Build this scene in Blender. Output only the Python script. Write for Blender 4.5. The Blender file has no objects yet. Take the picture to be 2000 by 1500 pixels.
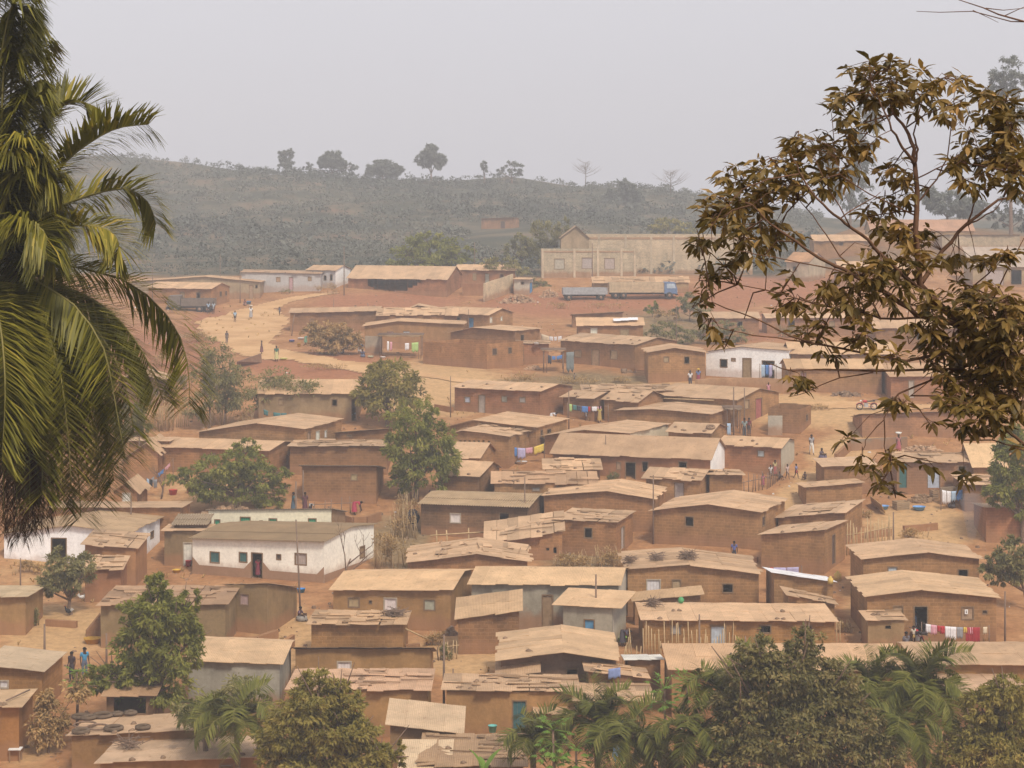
import bpy, math, random
import numpy as np
from mathutils import Vector
random.seed(7); RNG = np.random.default_rng(11)
sc = bpy.context.scene
# ------------------------------------------------------------------ camera, sky, sun, exposure
F, YH, CX = 4000.0, 380.0, 1000.0          # focal length and horizon row in pixels of the 2000 px wide photograph
cam = bpy.data.cameras.new('camera'); camo = bpy.data.objects.new('camera', cam)
sc.collection.objects.link(camo); sc.camera = camo
camo.location = (0, 0, 0); camo.rotation_euler = (math.radians(90), 0, 0)
cam.sensor_width = 36.0; cam.lens = 36.0 * F / 2000.0
cam.shift_y = (YH - 750.0) / 2000.0
cam.clip_start = 0.5; cam.clip_end = 9000
SUN_EL, SUN_AZ = 51.0, 26.0                # azimuth in degrees: the sun stands behind and to the right of the camera
w = bpy.data.worlds.new('World'); sc.world = w; w.use_nodes = True
nt = w.node_tree; nt.nodes.clear()
sky = nt.nodes.new('ShaderNodeTexSky'); sky.sky_type = 'NISHITA'; sky.sun_disc = False
sky.sun_elevation = math.radians(SUN_EL); sky.sun_rotation = math.radians(180 - SUN_AZ)
sky.dust_density = 6.0; sky.air_density = 1.0; sky.ozone_density = 1.0; sky.altitude = 600
hs = nt.nodes.new('ShaderNodeHueSaturation'); hs.inputs['Saturation'].default_value = 0.12
mx = nt.nodes.new('ShaderNodeMix'); mx.data_type = 'RGBA'; mx.inputs['Factor'].default_value = 0.72
mx.inputs[7].default_value = (7.15, 7.0, 7.5, 1)            # the even veil of harmattan dust over the sky
bg = nt.nodes.new('ShaderNodeBackground'); bg.inputs['Strength'].default_value = 0.10
wo = nt.nodes.new('ShaderNodeOutputWorld')
nt.links.new(sky.outputs[0], hs.inputs['Color']); nt.links.new(hs.outputs[0], mx.inputs[6])
nt.links.new(mx.outputs[2], bg.inputs['Color']); nt.links.new(bg.outputs[0], wo.inputs['Surface'])
sl = bpy.data.lights.new('sun', 'SUN'); sl.energy = 2.35; sl.angle = math.radians(11); sl.color = (1.0, 0.915, 0.77)
slo = bpy.data.objects.new('sun', sl); sc.collection.objects.link(slo); slo.location = (60, -60, 120)
_a, _e = math.radians(SUN_AZ), math.radians(SUN_EL)
slo.rotation_euler = Vector((-math.sin(_a) * math.cos(_e), math.cos(_a) * math.cos(_e), -math.sin(_e))).to_track_quat('-Z', 'Y').to_euler()
sc.view_settings.view_transform = 'Standard'; sc.view_settings.look = 'None'
sc.view_settings.exposure = 0.2; sc.view_settings.gamma = 1.0; sc.view_settings.use_curve_mapping = False
sc.render.engine = 'CYCLES'
sc.cycles.use_denoising = True
sc.cycles.max_bounces = 5; sc.cycles.diffuse_bounces = 3; sc.cycles.glossy_bounces = 1; sc.cycles.transmission_bounces = 2
sc.cycles.volume_bounces = 0; sc.cycles.transparent_max_bounces = 4
sc.cycles.caustics_reflective = False; sc.cycles.caustics_refractive = False

# ------------------------------------------------------------------ terrain height and pixel rays
KY = np.array([-60, -6, 0, 3, 8, 30, 60, 80, 95, 105, 115, 125, 138, 151, 170, 205, 250, 280, 290, 303, 312, 330], float)
KZ = np.array([-1.5, -1.7, -1.8, -2.4, -5.2, -17, -26.2, -27.6, -27.3, -27.0, -26.7, -26.4, -26.0, -25.0, -22.2, -18.5, -16.9, -15.6, -14.6, -12.9, -12.5, -12.4], float)
_d = np.diff(KZ) / np.diff(KY)
_m = np.concatenate([[_d[0]], np.where(_d[:-1] * _d[1:] > 0, 2 * _d[:-1] * _d[1:] / (_d[:-1] + _d[1:] + 1e-9), 0.0), [_d[-1]]])
RX = np.array([-600, -200, 230, 320, 420, 500, 560, 700, 900, 1000, 1100, 1200, 1300, 1400, 1500, 1700, 2000, 2600], float)
RR = np.array([300, 302, 312, 324, 330, 331, 334, 345, 351, 348, 360, 368, 382, 395, 408, 425, 428, 428], float)
def smooth(a, b, t):
    t = np.clip((t - a) / (b - a), 0, 1); return t * t * (3 - 2 * t)
def gz(X, Y):
    X = np.asarray(X, float); Y = np.asarray(Y, float)
    yc = np.clip(Y, KY[0], 330.0)
    i = np.clip(np.searchsorted(KY, yc) - 1, 0, len(KY) - 2)
    h = KY[i + 1] - KY[i]; t = (yc - KY[i]) / h
    z = (2*t**3 - 3*t**2 + 1)*KZ[i] + (t**3 - 2*t**2 + t)*h*_m[i] + (-2*t**3 + 3*t**2)*KZ[i+1] + (t**3 - t**2)*h*_m[i+1]
    px = CX + F * X / np.maximum(Y, 30)
    zr = -(np.interp(px, RX, RR) - YH) / F * 620.0
    tt = np.clip((Y - 318) / 302.0, 0, 1)
    s = tt ** 1.5
    z = z * (1 - s) + zr * s
    beyond = np.maximum(Y - 620, 0); z = z - beyond * 0.06 - np.minimum(beyond, 200)**2 * 0.0002
    z = np.maximum(z, -60)
    z = z + 5.0 * smooth(300, 345, Y) * (1 - smooth(380, 560, Y)) * smooth(1480, 1720, px)
    near = smooth(70, 110, Y)
    n = 0.16*np.sin(.21*X + .11*Y) + .12*np.sin(-.13*X + .27*Y + 1.3) + .07*np.sin(.47*X + .33*Y + 2.) 
    hill = smooth(325, 400, Y)
    n2 = 1.1*np.sin(.045*X + .03*Y + .5) + .8*np.sin(-.07*X + .05*Y) + .5*np.sin(.13*X - .09*Y + 1.)
    return z + n * near * (1 - hill) + n2 * hill * 0.9
def ray(px, py): return (px - CX) / F, -(py - YH) / F
def at(px, py, Y):
    a, b = ray(px, py); return Vector((a * Y, Y, b * Y))
def lift(px, py, h=0.0, y0=72.0, y1=760.0):
    """first point along the line of sight of a pixel that stands h above the ground"""
    a, b = ray(px, py)
    Y = np.arange(y0, y1, 0.5)
    d = b * Y - gz(a * Y, Y) - h
    k = np.where(d <= 0)[0]
    if len(k) == 0: Yh = y1
    else:
        j = k[0]
        if j == 0: Yh = y0
        else: Yh = Y[j-1] + 0.5 * d[j-1] / (d[j-1] - d[j])
    return Vector((a * Yh, Yh, b * Yh))
def hit(px, py, y0=72.0): return lift(px, py, 0.0, y0)
def pxm(p): return F / p.y          # pixels per metre at a point

# ------------------------------------------------------------------ meshes
def link(o, parent=None):
    sc.collection.objects.link(o)
    if parent is not None: o.parent = parent
    return o
class MB:
    def __init__(s):
        s.v = []; s.n = 0; s.fl = []; s.ft = []; s.uv = []; s.t = []; s.m = []; s.sm = []
    def verts(s, pts):
        a = np.asarray(pts, np.float32).reshape(-1, 3); s.v.append(a); i = s.n; s.n += len(a); return i
    def faces(s, idx, k, uv=None, t=1.0, m=0, sm=False):
        idx = np.asarray(idx, np.int32).reshape(-1, k); n = len(idx)
        s.fl.append(idx.ravel()); s.ft.append(np.full(n, k, np.int32))
        s.uv.append(np.zeros((n * k, 2), np.float32) if uv is None else np.asarray(uv, np.float32).reshape(-1, 2))
        s.t.append(np.broadcast_to(np.asarray(t, np.float32), (n,))); s.m.append(np.broadcast_to(np.asarray(m, np.int32), (n,)))
        s.sm.append(np.full(n, sm))
    def poly(s, pts, uv=None, t=1.0, m=0):
        i = s.verts([tuple(p) for p in pts]); k = len(pts); s.faces([list(range(i, i + k))], k, uv, t, m)
    def quads(s, q, t=1.0, m=0, uv=None, sm=False):
        q = np.asarray(q, np.float32).reshape(-1, 4, 3); i = s.verts(q)
        s.faces(np.arange(i, i + 4 * len(q)), 4, uv, t, m, sm)
    def hexa(s, p, t=1.0, m=0, uvs=1.0):
        """8 points: bottom 4 (ccw from above), top 4"""
        p = [Vector(x) for x in p]
        for f in ((3,2,1,0), (4,5,6,7), (0,1,5,4), (1,2,6,5), (2,3,7,6), (3,0,4,7)):
            q = [p[k] for k in f]; e = (q[1]-q[0]).length; g = (q[3]-q[0]).length
            s.poly(q, [(0,0), (e*uvs,0), (e*uvs,g*uvs), (0,g*uvs)], t, m)
    def box(s, x0, y0, z0, x1, y1, z1, t=1.0, m=0):
        s.hexa([(x0,y0,z0),(x1,y0,z0),(x1,y1,z0),(x0,y1,z0),(x0,y0,z1),(x1,y0,z1),(x1,y1,z1),(x0,y1,z1)], t, m)
    def obox(s, c, ax, hx, hy, hz, t=1.0, m=0):
        """box about c, its x axis along ax in plan"""
        c = Vector(c); u = Vector(ax).normalized(); v = Vector((-u.y, u.x, 0)); 
        if v.length < 1e-6: v = Vector((0, 1, 0))
        v.normalize(); n = u.cross(v)
        P = lambda a, b, d: c + u*(a*hx) + v*(b*hy) + n*(d*hz)
        s.hexa([P(-1,-1,-1),P(1,-1,-1),P(1,1,-1),P(-1,1,-1),P(-1,-1,1),P(1,-1,1),P(1,1,1),P(-1,1,1)], t, m)
    def tube(s, pts, rad, n=6, t=1.0, m=0, cap=True):
        pts = [Vector(p) for p in pts]; k = len(pts)
        if not hasattr(rad, '__len__'): rad = [rad] * k
        ring = []; up = None
        for i in range(k):
            d = (pts[min(i+1, k-1)] - pts[max(i-1, 0)])
            if d.length < 1e-9: d = Vector((0, 0, 1))
            d.normalize()
            if up is None: up = Vector((1, 0, 0)) if abs(d.x) < .8 else Vector((0, 1, 0))
            a = d.cross(up); 
            if a.length < 1e-6: a = d.cross(Vector((0, 1, .3)))
            a.normalize(); b = d.cross(a); up = a.cross(d) * 1.0
            ring.append([pts[i] + (a*math.cos(6.28319*j/n) + b*math.sin(6.28319*j/n)) * rad[i] for j in range(n)])
        i0 = s.verts([tuple(p) for r in ring for p in r])
        idx = []
        for i in range(k-1):
            for j in range(n):
                idx.append((i0+i*n+j, i0+i*n+(j+1)%n, i0+(i+1)*n+(j+1)%n, i0+(i+1)*n+j))
        s.faces(idx, 4, None, t, m, True)
        if cap:
            s.faces([[i0+(k-1)*n+j for j in range(n)]], n, None, t, m); s.faces([[i0+n-1-j for j in range(n)]], n, None, t, m)
    def lathe(s, c, prof, n=12, t=1.0, m=0, sq=(1, 1)):
        c = Vector(c); k = len(prof)
        i0 = s.verts([(c.x + r*math.cos(6.28319*j/n)*sq[0], c.y + r*math.sin(6.28319*j/n)*sq[1], c.z + z) for r, z in prof for j in range(n)])
        idx = [(i0+i*n+j, i0+i*n+(j+1)%n, i0+(i+1)*n+(j+1)%n, i0+(i+1)*n+j) for i in range(k-1) for j in range(n)]
        s.faces(idx, 4, None, t, m, True)
    def grid(s, P, uv=None, t=1.0, m=0, sm=True):
        """P: array rows x cols x 3"""
        P = np.asarray(P, np.float32); R, C = P.shape[:2]; i0 = s.verts(P.reshape(-1, 3))
        r, c = np.meshgrid(np.arange(R-1), np.arange(C-1), indexing='ij')
        a = (i0 + r*C + c).ravel(); idx = np.stack([a, a+1, a+C+1, a+C], 1)
        u = None
        if uv is not None:
            uvf = np.asarray(uv, np.float32).reshape(-1, 2); u = uvf[(idx - i0).ravel()]
        s.faces(idx, 4, u, t, m, sm)
    def build(s, name, mats, parent=None, color=None, loc=None):
        me = bpy.data.meshes.new(name)
        V = np.concatenate(s.v); L = np.concatenate(s.fl); T = np.concatenate(s.ft)
        if loc is not None: V = V - np.asarray(loc, np.float32)
        me.vertices.add(len(V)); me.vertices.foreach_set('co', V.ravel())
        me.loops.add(len(L)); me.loops.foreach_set('vertex_index', L)
        me.polygons.add(len(T)); me.polygons.foreach_set('loop_start', np.concatenate([[0], np.cumsum(T)[:-1]]).astype(np.int32))
        me.polygons.foreach_set('material_index', np.concatenate(s.m))
        me.polygons.foreach_set('use_smooth', np.concatenate(s.sm))
        uvl = me.uv_layers.new(name='UVMap'); uvl.data.foreach_set('uv', np.concatenate(s.uv).ravel())
        at_ = me.attributes.new('tint', 'FLOAT', 'FACE'); at_.data.foreach_set('value', np.concatenate(s.t))
        me.update(calc_edges=True)
        for mt in (mats if isinstance(mats, (list, tuple)) else [mats]): me.materials.append(mt)
        o = bpy.data.objects.new(name, me); link(o, parent)
        if color is not None: o.color = (*color, 1)
        if loc is not None: o.location = loc
        return o
def tag(o, label, cat, group=None):
    o['label'] = label; o['category'] = cat
    if group: o['group'] = group
    return o
def thing(name, label, cat, loc, rz=0.0, group=None):
    o = bpy.data.objects.new(name, None); o.empty_display_size = 0.2; link(o); o.location = loc; o.rotation_euler = (0, 0, rz)
    return tag(o, label, cat, group)
def copy_tree(o, parent=None):
    c = o.copy(); sc.collection.objects.link(c); c.parent = parent
    for ch in list(o.children): copy_tree(ch, c)
    return c

# ------------------------------------------------------------------ materials
def mat(name):
    m = bpy.data.materials.new(name); m.use_nodes = True; n = m.node_tree.nodes; n.clear()
    o = n.new('ShaderNodeOutputMaterial'); return m, m.node_tree, o
def N(t, kind, **kw):
    n = t.nodes.new('ShaderNode' + kind)
    for k, v in kw.items(): setattr(n, k, v)
    return n
def noise(t, co, scale, detail=3.0, rough=.55):
    n = N(t, 'TexNoise'); n.inputs['Scale'].default_value = scale; n.inputs['Detail'].default_value = detail; n.inputs['Roughness'].default_value = rough
    t.links.new(co, n.inputs['Vector']); return n.outputs['Fac']
def ramp(t, fac, stops):
    r = N(t, 'ValToRGB'); e = r.color_ramp.elements
    while len(e) < len(stops): e.new(0.5)
    for el, (p, c) in zip(e, stops):
        el.position = p; el.color = (*c, 1) if hasattr(c, '__len__') else (c, c, c, 1)
    t.links.new(fac, r.inputs['Fac']); return r.outputs['Color']
def mul(t, a, b, fac=1.0, kind='MULTIPLY'):
    m = N(t, 'Mix', data_type='RGBA', blend_type=kind)
    if hasattr(fac, 'default_value') or hasattr(fac, 'is_linked'): t.links.new(fac, m.inputs['Factor'])
    else: m.inputs['Factor'].default_value = fac
    for s_, k in ((a, 6), (b, 7)):
        if hasattr(s_, 'is_linked'): t.links.new(s_, m.inputs[k])
        else: m.inputs[k].default_value = (*s_, 1)
    return m.outputs[2]
def bsdf(t, o, col, rough=.9, bump=None, bstr=.4, bdist=.02, spec=.15):
    b = N(t, 'BsdfPrincipled'); b.inputs['Roughness'].default_value = rough; b.inputs['Specular IOR Level'].default_value = spec
    if hasattr(col, 'is_linked'): t.links.new(col, b.inputs['Base Color'])
    else: b.inputs['Base Color'].default_value = (*col, 1)
    if bump is not None:
        bn = N(t, 'Bump'); bn.inputs['Strength'].default_value = bstr; bn.inputs['Distance'].default_value = bdist
        t.links.new(bump, bn.inputs['Height']); t.links.new(bn.outputs['Normal'], b.inputs['Normal'])
    t.links.new(b.outputs[0], o.inputs['Surface']); return b
def flat(name, col, rough=.85, var=.18, scale=3.0, spec=.15):
    m, t, o = mat(name); co = N(t, 'TexCoord').outputs['Object']
    bsdf(t, o, mul(t, col, ramp(t, noise(t, co, scale), [(.3, 1 - var), (.7, 1 + var)])), rough, spec=spec); return m
def tinted(name, rough=.85, var=.15, scale=4.0, spec=.15):
    """takes the object's own colour"""
    m, t, o = mat(name); co = N(t, 'TexCoord').outputs['Object']; ob = N(t, 'ObjectInfo').outputs['Color']
    bsdf(t, o, mul(t, ob, ramp(t, noise(t, co, scale), [(.3, 1 - var), (.7, 1 + var)])), rough, spec=spec); return m
def wallmat(name, brick=True, stain=.22, splash=True, streak=.12, spl=.75):
    m, t, o = mat(name); tc = N(t, 'TexCoord'); co = tc.outputs['Object']; ob = N(t, 'ObjectInfo')
    ad = N(t, 'VectorMath', operation='ADD'); t.links.new(co, ad.inputs[0])
    rn = N(t, 'VectorMath', operation='SCALE'); rn.inputs[0].default_value = (37, 53, 19); t.links.new(ob.outputs['Random'], rn.inputs['Scale'])
    t.links.new(rn.outputs[0], ad.inputs[1]); co2 = ad.outputs[0]
    col = mul(t, ob.outputs['Color'], ramp(t, noise(t, co2, .55, 4), [(.32, 1 - stain), (.68, 1 + stain)]))
    col = mul(t, col, ramp(t, noise(t, co2, 5.0, 5, .7), [(.3, .86), (.72, 1.12)]))
    bump = noise(t, co2, 9.0, 4)
    if brick:
        b = N(t, 'TexBrick'); b.inputs['Scale'].default_value = 1.0; b.inputs['Brick Width'].default_value = .44; b.inputs['Row Height'].default_value = .21
        b.inputs['Mortar Size'].default_value = .022; b.inputs['Mortar Smooth'].default_value = .4; b.inputs['Bias'].default_value = 0
        b.inputs['Color1'].default_value = (.80, .80, .80, 1); b.inputs['Color2'].default_value = (1.14, 1.10, 1.08, 1); b.inputs['Mortar'].default_value = (1.28, 1.26, 1.22, 1)
        t.links.new(tc.outputs['UV'], b.inputs['Vector']); col = mul(t, col, b.outputs['Color'], .65)
        iv = N(t, 'Math', operation='MULTIPLY_ADD'); iv.inputs[1].default_value = -.8; t.links.new(b.outputs['Fac'], iv.inputs[0]); t.links.new(bump, iv.inputs[2]); bump = iv.outputs[0]
    if splash:     # red earth splashed on the foot of the wall, and rain streaks under the eaves
        sx = N(t, 'SeparateXYZ'); t.links.new(tc.outputs['UV'], sx.inputs[0])
        ns = N(t, 'Math', operation='MULTIPLY_ADD'); ns.inputs[1].default_value = -1.1; t.links.new(noise(t, co2, 1.3, 4), ns.inputs[0]); t.links.new(sx.outputs['Y'], ns.inputs[2])
        f = ramp(t, ns.outputs[0], [(0.0, spl), (.45, 0.0)])
        col = mul(t, col, (.36, .19, .10), f, 'MIX')
        mp = N(t, 'Mapping'); mp.inputs['Scale'].default_value = (1.6, .35, 1); t.links.new(tc.outputs['UV'], mp.inputs['Vector'])
        col = mul(t, col, ramp(t, noise(t, mp.outputs[0], 1.0, 3), [(.35, 1-streak), (.6, 1.03)]))
    bsdf(t, o, col, .95, bump, .5, .03, .05); return m
def roofmat(name, corr=.085, dust=(.60, .39, .22), rust=(.26, .13, .065), bstr=.5):
    m, t, o = mat(name); tc = N(t, 'TexCoord'); co = tc.outputs['Object']; ob = N(t, 'ObjectInfo')
    ti = N(t, 'Attribute', attribute_name='tint', attribute_type='GEOMETRY').outputs['Fac']
    ad = N(t, 'VectorMath', operation='ADD'); t.links.new(co, ad.inputs[0])
    rn = N(t, 'VectorMath', operation='SCALE'); rn.inputs[0].default_value = (31, 17, 43); t.links.new(ob.outputs['Random'], rn.inputs['Scale']); t.links.new(rn.outputs[0], ad.inputs[1]); co2 = ad.outputs[0]
    tr = ramp(t, ti, [(0, 0.0), (1, 1.0)])
    col = mul(t, ob.outputs['Color'], ramp(t, ti, [(.3, .72), (.5, 1.0), (.7, 1.16)]))
    col = mul(t, col, ramp(t, noise(t, co2, .8, 4), [(.32, .84), (.66, 1.1)]))
    col = mul(t, col, ramp(t, noise(t, co2, 7., 4, .7), [(.3, .88), (.7, 1.08)]))
    sp = ramp(t, noise(t, co2, 2.3, 5, .75), [(.58, 0.0), (.70, .6)])
    col = mul(t, col, rust, sp, 'MIX')
    wv = N(t, 'TexWave', wave_type='BANDS', bands_direction='X', wave_profile='SIN'); wv.inputs['Scale'].default_value = .31416 / corr / 1.0 * 1.0
    wv.inputs['Distortion'].default_value = 0; t.links.new(tc.outputs['UV'], wv.inputs['Vector'])
    col = mul(t, col, ramp(t, wv.outputs['Fac'], [(0, .93), (1, 1.05)]))
    bsdf(t, o, col, .8, wv.outputs['Fac'], bstr, corr * .25, .2); return m
def leafmat(name, cols, trans=.42, rough=.6, spec=.25):
    """leaf colour from the leaf's own tint value; lets some light through"""
    m, t, o = mat(name)
    ti = N(t, 'Attribute', attribute_name='tint', attribute_type='GEOMETRY').outputs['Fac']
    k = len(cols); c = ramp(t, ti, [(i / (k - 1), cc) for i, cc in enumerate(cols)])
    b = N(t, 'BsdfPrincipled'); b.inputs['Roughness'].default_value = rough; b.inputs['Specular IOR Level'].default_value = spec; t.links.new(c, b.inputs['Base Color'])
    tr = N(t, 'BsdfTranslucent'); t.links.new(mul(t, c, (1.0, 1.05, .6)), tr.inputs['Color'])
    ms = N(t, 'MixShader'); ms.inputs[0].default_value = trans; t.links.new(b.outputs[0], ms.inputs[1]); t.links.new(tr.outputs[0], ms.inputs[2]); t.links.new(ms.outputs[0], o.inputs['Surface']); return m
M = {}
M['brick'] = wallmat('mud_brick'); M['plaster'] = wallmat('mud_plaster', False, .2); M['paint'] = wallmat('lime_wash', False, .06, True, .05, .4)
M['block'] = wallmat('cement_block', True, .14)
M['tin'] = roofmat('dusty_corrugated_tin'); M['asb'] = roofmat('weathered_fibre_cement', .18, bstr=0.0)
M['wood'] = flat('bare_wood', (.30, .19, .11)); M['pole'] = flat('pole_wood', (.22, .15, .11)); M['stake'] = flat('bamboo_stake', (.50, .35, .19))
M['col'] = tinted('painted'); M['cloth'] = tinted('cloth', .9, .12, 6.0, .05); M['metal'] = tinted('painted_metal', .5, .2, 2.5, .4)
M['stone'] = flat('field_stone', (.26, .17, .11), .9, .35); M['rubber'] = flat('worn_rubber', (.05, .045, .04), .8); M['dark'] = flat('dark_iron', (.06, .05, .05), .6)
M['skin'] = flat('brown_skin', (.085, .045, .028), .6, .1); M['hair'] = flat('black_hair', (.012, .01, .01), .8)
M['bark'] = flat('grey_brown_bark', (.20, .13, .09), .95, .3, 6.); M['bark2'] = flat('red_brown_bark', (.17, .09, .055), .9, .3, 14.)
M['mango'] = leafmat('mango_leaf', [(0.104, 0.117, 0.020), (0.227, 0.229, 0.042), (0.344, 0.329, 0.066), (0.496, 0.400, 0.099)])
M['mangod'] = leafmat('dusty_mango_leaf', [(0.133, 0.116, 0.026), (0.301, 0.254, 0.060), (0.448, 0.347, 0.094), (0.620, 0.462, 0.138)])
M['grey'] = leafmat('dusty_grey_leaf', [(0.130, 0.124, 0.050), (0.260, 0.234, 0.096), (0.390, 0.325, 0.138), (0.494, 0.377, 0.168)])
M['dry'] = leafmat('dry_scrub_leaf', [(0.212, 0.135, 0.053), (0.390, 0.247, 0.100), (0.552, 0.345, 0.145), (0.650, 0.450, 0.198)], .15)
M['bright'] = leafmat('fresh_green_leaf', [(0.062, 0.133, 0.020), (0.140, 0.250, 0.040), (0.234, 0.374, 0.066), (0.374, 0.468, 0.106)], .4)
M['palm'] = leafmat('palm_leaflet', [(0.068, 0.067, 0.009), (0.172, 0.155, 0.018), (0.283, 0.240, 0.031), (0.585, 0.416, 0.075)], .28, .5, .35)
M['palmd'] = leafmat('dead_palm_leaflet', [(0.050, 0.019, 0.006), (0.094, 0.036, 0.011), (0.144, 0.061, 0.019), (0.194, 0.092, 0.032)], .15)
M['rach'] = flat('palm_rachis', (.24, .20, .07), .6); M['fan'] = leafmat('young_palm_leaf', [(0.066, 0.077, 0.014), (0.156, 0.160, 0.026), (0.239, 0.226, 0.046), (0.431, 0.342, 0.095)], .3)
M['coppice'] = leafmat('dust_coated_leaf', [(0.084, 0.060, 0.015), (0.176, 0.113, 0.026), (0.304, 0.183, 0.049), (0.539, 0.304, 0.107)], .25, .5, .35)
M['ridge'] = leafmat('haze_paled_tree_leaf', [(0.134, 0.153, 0.144), (0.196, 0.207, 0.186), (0.248, 0.257, 0.228), (0.310, 0.294, 0.252)], .4)  # leaf tones lightened and greyed: part of the haze is in the colour
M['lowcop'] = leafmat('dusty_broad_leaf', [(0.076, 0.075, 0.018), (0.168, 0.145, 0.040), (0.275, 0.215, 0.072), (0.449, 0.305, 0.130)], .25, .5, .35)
M['far'] = leafmat('haze_paled_scrub', [(0.084, 0.092, 0.071), (0.117, 0.124, 0.097), (0.148, 0.151, 0.118), (0.199, 0.183, 0.137)], .1)  # scrub greens paled toward grey, colour making up for thin haze
# ------------------------------------------------------------------ the ground, the dirt road, the haze
def px_of(X, Y, Z): return CX + F * X / Y, YH - F * Z / Y
def ground():
    Y = np.concatenate([np.linspace(-40, 60, 40), np.linspace(61.2, 340, 230), np.linspace(343, 700, 110), np.linspace(715, 3000, 24)])
    s = np.linspace(-1, 1, 221)
    YY, SS = np.meshgrid(Y, s, indexing='ij'); XX = SS * (45 + .36 * np.maximum(YY, 0)); ZZ = gz(XX, YY)
    b = MB(); b.grid(np.stack([XX, YY, ZZ], 2)); o = b.build('ground', mat_ground()); o['kind'] = 'structure'
    me = o.data; yy = np.maximum(YY, 40); PX = CX + F * XX / yy; PY = YH - F * ZZ / yy
    def paint(name, blobs):
        v = np.zeros_like(PX)
        for x, y, rx, ry, a in blobs: v = np.maximum(v, a * np.clip(1.3 - np.sqrt(((PX - x) / rx)**2 + ((PY - y) / ry)**2), 0, .8) / .8)
        at_ = me.attributes.new(name, 'FLOAT', 'POINT'); at_.data.foreach_set('value', v.ravel().astype(np.float32))
    paint('dust', [(1690, 820, 60, 40, 1), (1610, 950, 70, 40, 1), (1560, 990, 60, 40, 1), (1640, 890, 60, 40, 1), (1800, 1030, 120, 50, .8), (1700, 1180, 60, 110, .5), (560, 1250, 70, 70, .9),
                   (880, 1285, 120, 40, .9), (120, 1230, 160, 60, .7), (100, 1110, 120, 60, .5), (400, 960, 120, 50, .4), (860, 760, 140, 60, .9), (1560, 800, 120, 40, .9), (1300, 760, 120, 40, .5), (60, 1460, 60, 60, .5)])
    paint('red', [(1150, 595, 220, 26, 1), (760, 590, 160, 22, .8), (620, 715, 150, 30, .9), (420, 640, 60, 40, .8), (1450, 640, 160, 40, .6), (1330, 590, 160, 25, .9), (300, 700, 120, 70, .8), (950, 440, 110, 26, .5), (1500, 560, 160, 40, .7)])
    paint('grassy', [(775, 1060, 80, 60, .8), (1140, 1090, 100, 40, .7), (1300, 640, 180, 40, .6), (1150, 745, 130, 22, .7), (1010, 750, 60, 15, .6)])
    wv = smooth(308, 322, YY) * (1 - .75 * smooth(300, 345, YY) * (1 - smooth(350, 420, YY)) * smooth(1480, 1700, PX)) + (1 - smooth(40, 74, YY))
    at_ = me.attributes.new('wild', 'FLOAT', 'POINT'); at_.data.foreach_set('value', wv.ravel().astype(np.float32))
    return o
def mat_ground():
    m, t, o = mat('laterite_earth'); co = N(t, 'TexCoord').outputs['Object']
    A = lambda n: N(t, 'Attribute', attribute_name=n, attribute_type='GEOMETRY').outputs['Fac']
    n1 = noise(t, co, .30, 7, .68); n2 = noise(t, co, 1.8, 7, .75)
    col = ramp(t, n1, [(.3, (.27, .127, .056)), (.45, (.37, .182, .082)), (.6, (.44, .228, .106)), (.75, (.50, .285, .145))])
    def soft(name, k=.9):
        a = N(t, 'Math', operation='MULTIPLY_ADD'); a.inputs[1].default_value = 1.4; t.links.new(A(name), a.inputs[0])
        s = N(t, 'Math', operation='MULTIPLY_ADD'); s.inputs[1].default_value = 1.2; s.inputs[2].default_value = -.6; t.links.new(noise(t, co, .5, 5), s.inputs[0])
        t.links.new(s.outputs[0], a.inputs[2]); return ramp(t, a.outputs[0], [(.25, 0.0), (.85, k)])
    col = mul(t, col, (.35, .145, .075), soft('red', .85), 'MIX')
    col = mul(t, col, (.55, .345, .17), soft('dust'), 'MIX')
    col = mul(t, col, ramp(t, noise(t, co, 2.0, 4), [(.35, (.17, .12, .06)), (.7, (.31, .22, .12))]), soft('grassy'), 'MIX')
    wild = ramp(t, noise(t, co, .06, 6, .65), [(.30, (.06, .066, .048)), (.46, (.09, .088, .062)), (.58, (.17, .135, .09)), (.72, (.22, .13, .085))])
    col = mul(t, col, wild, A('wild'), 'MIX')
    col = mul(t, col, ramp(t, n2, [(.3, .70), (.7, 1.2)])); bsdf(t, o, col, .95, n2, .6, .12, .05); return m
def sheet(name, outline, mt, step=.5, lift_=.06):
    """a sheet laid on the ground inside an outline given by the points it passes"""
    P = np.array([hit(x, y)[:2] for x, y in outline]); x0, y0 = P.min(0); x1, y1 = P.max(0)
    xs = np.arange(x0 - step, x1 + 2*step, step); ys = np.arange(y0 - step, y1 + 2*step, step)
    XX, YY = np.meshgrid(xs, ys, indexing='xy')
    def inside(px, py):
        c = np.zeros_like(px, bool); j = len(P) - 1
        for i in range(len(P)):
            xi, yi = P[i]; xj, yj = P[j]
            c ^= ((yi > py) != (yj > py)) & (px < (xj - xi) * (py - yi) / (yj - yi + 1e-12) + xi); j = i
        return c
    wob = .5*np.sin(XX*.9 + YY*.4) + .4*np.sin(XX*.5 - YY*1.1)
    I = inside(XX + wob*.5, YY + wob*.6)
    ZZ = gz(XX, YY) + lift_; idx = -np.ones(XX.shape, int); b = MB(); keep = I[:-1, :-1] & I[1:, :-1] & I[:-1, 1:] & I[1:, 1:]
    r, c = np.where(keep); q = np.stack([np.stack([XX[r+dr, c+dc], YY[r+dr, c+dc], ZZ[r+dr, c+dc]], 1) for dr, dc in ((0,0),(0,1),(1,1),(1,0))], 1)
    b.quads(q); o = b.build(name, mt); o['kind'] = 'structure'; return o
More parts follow.
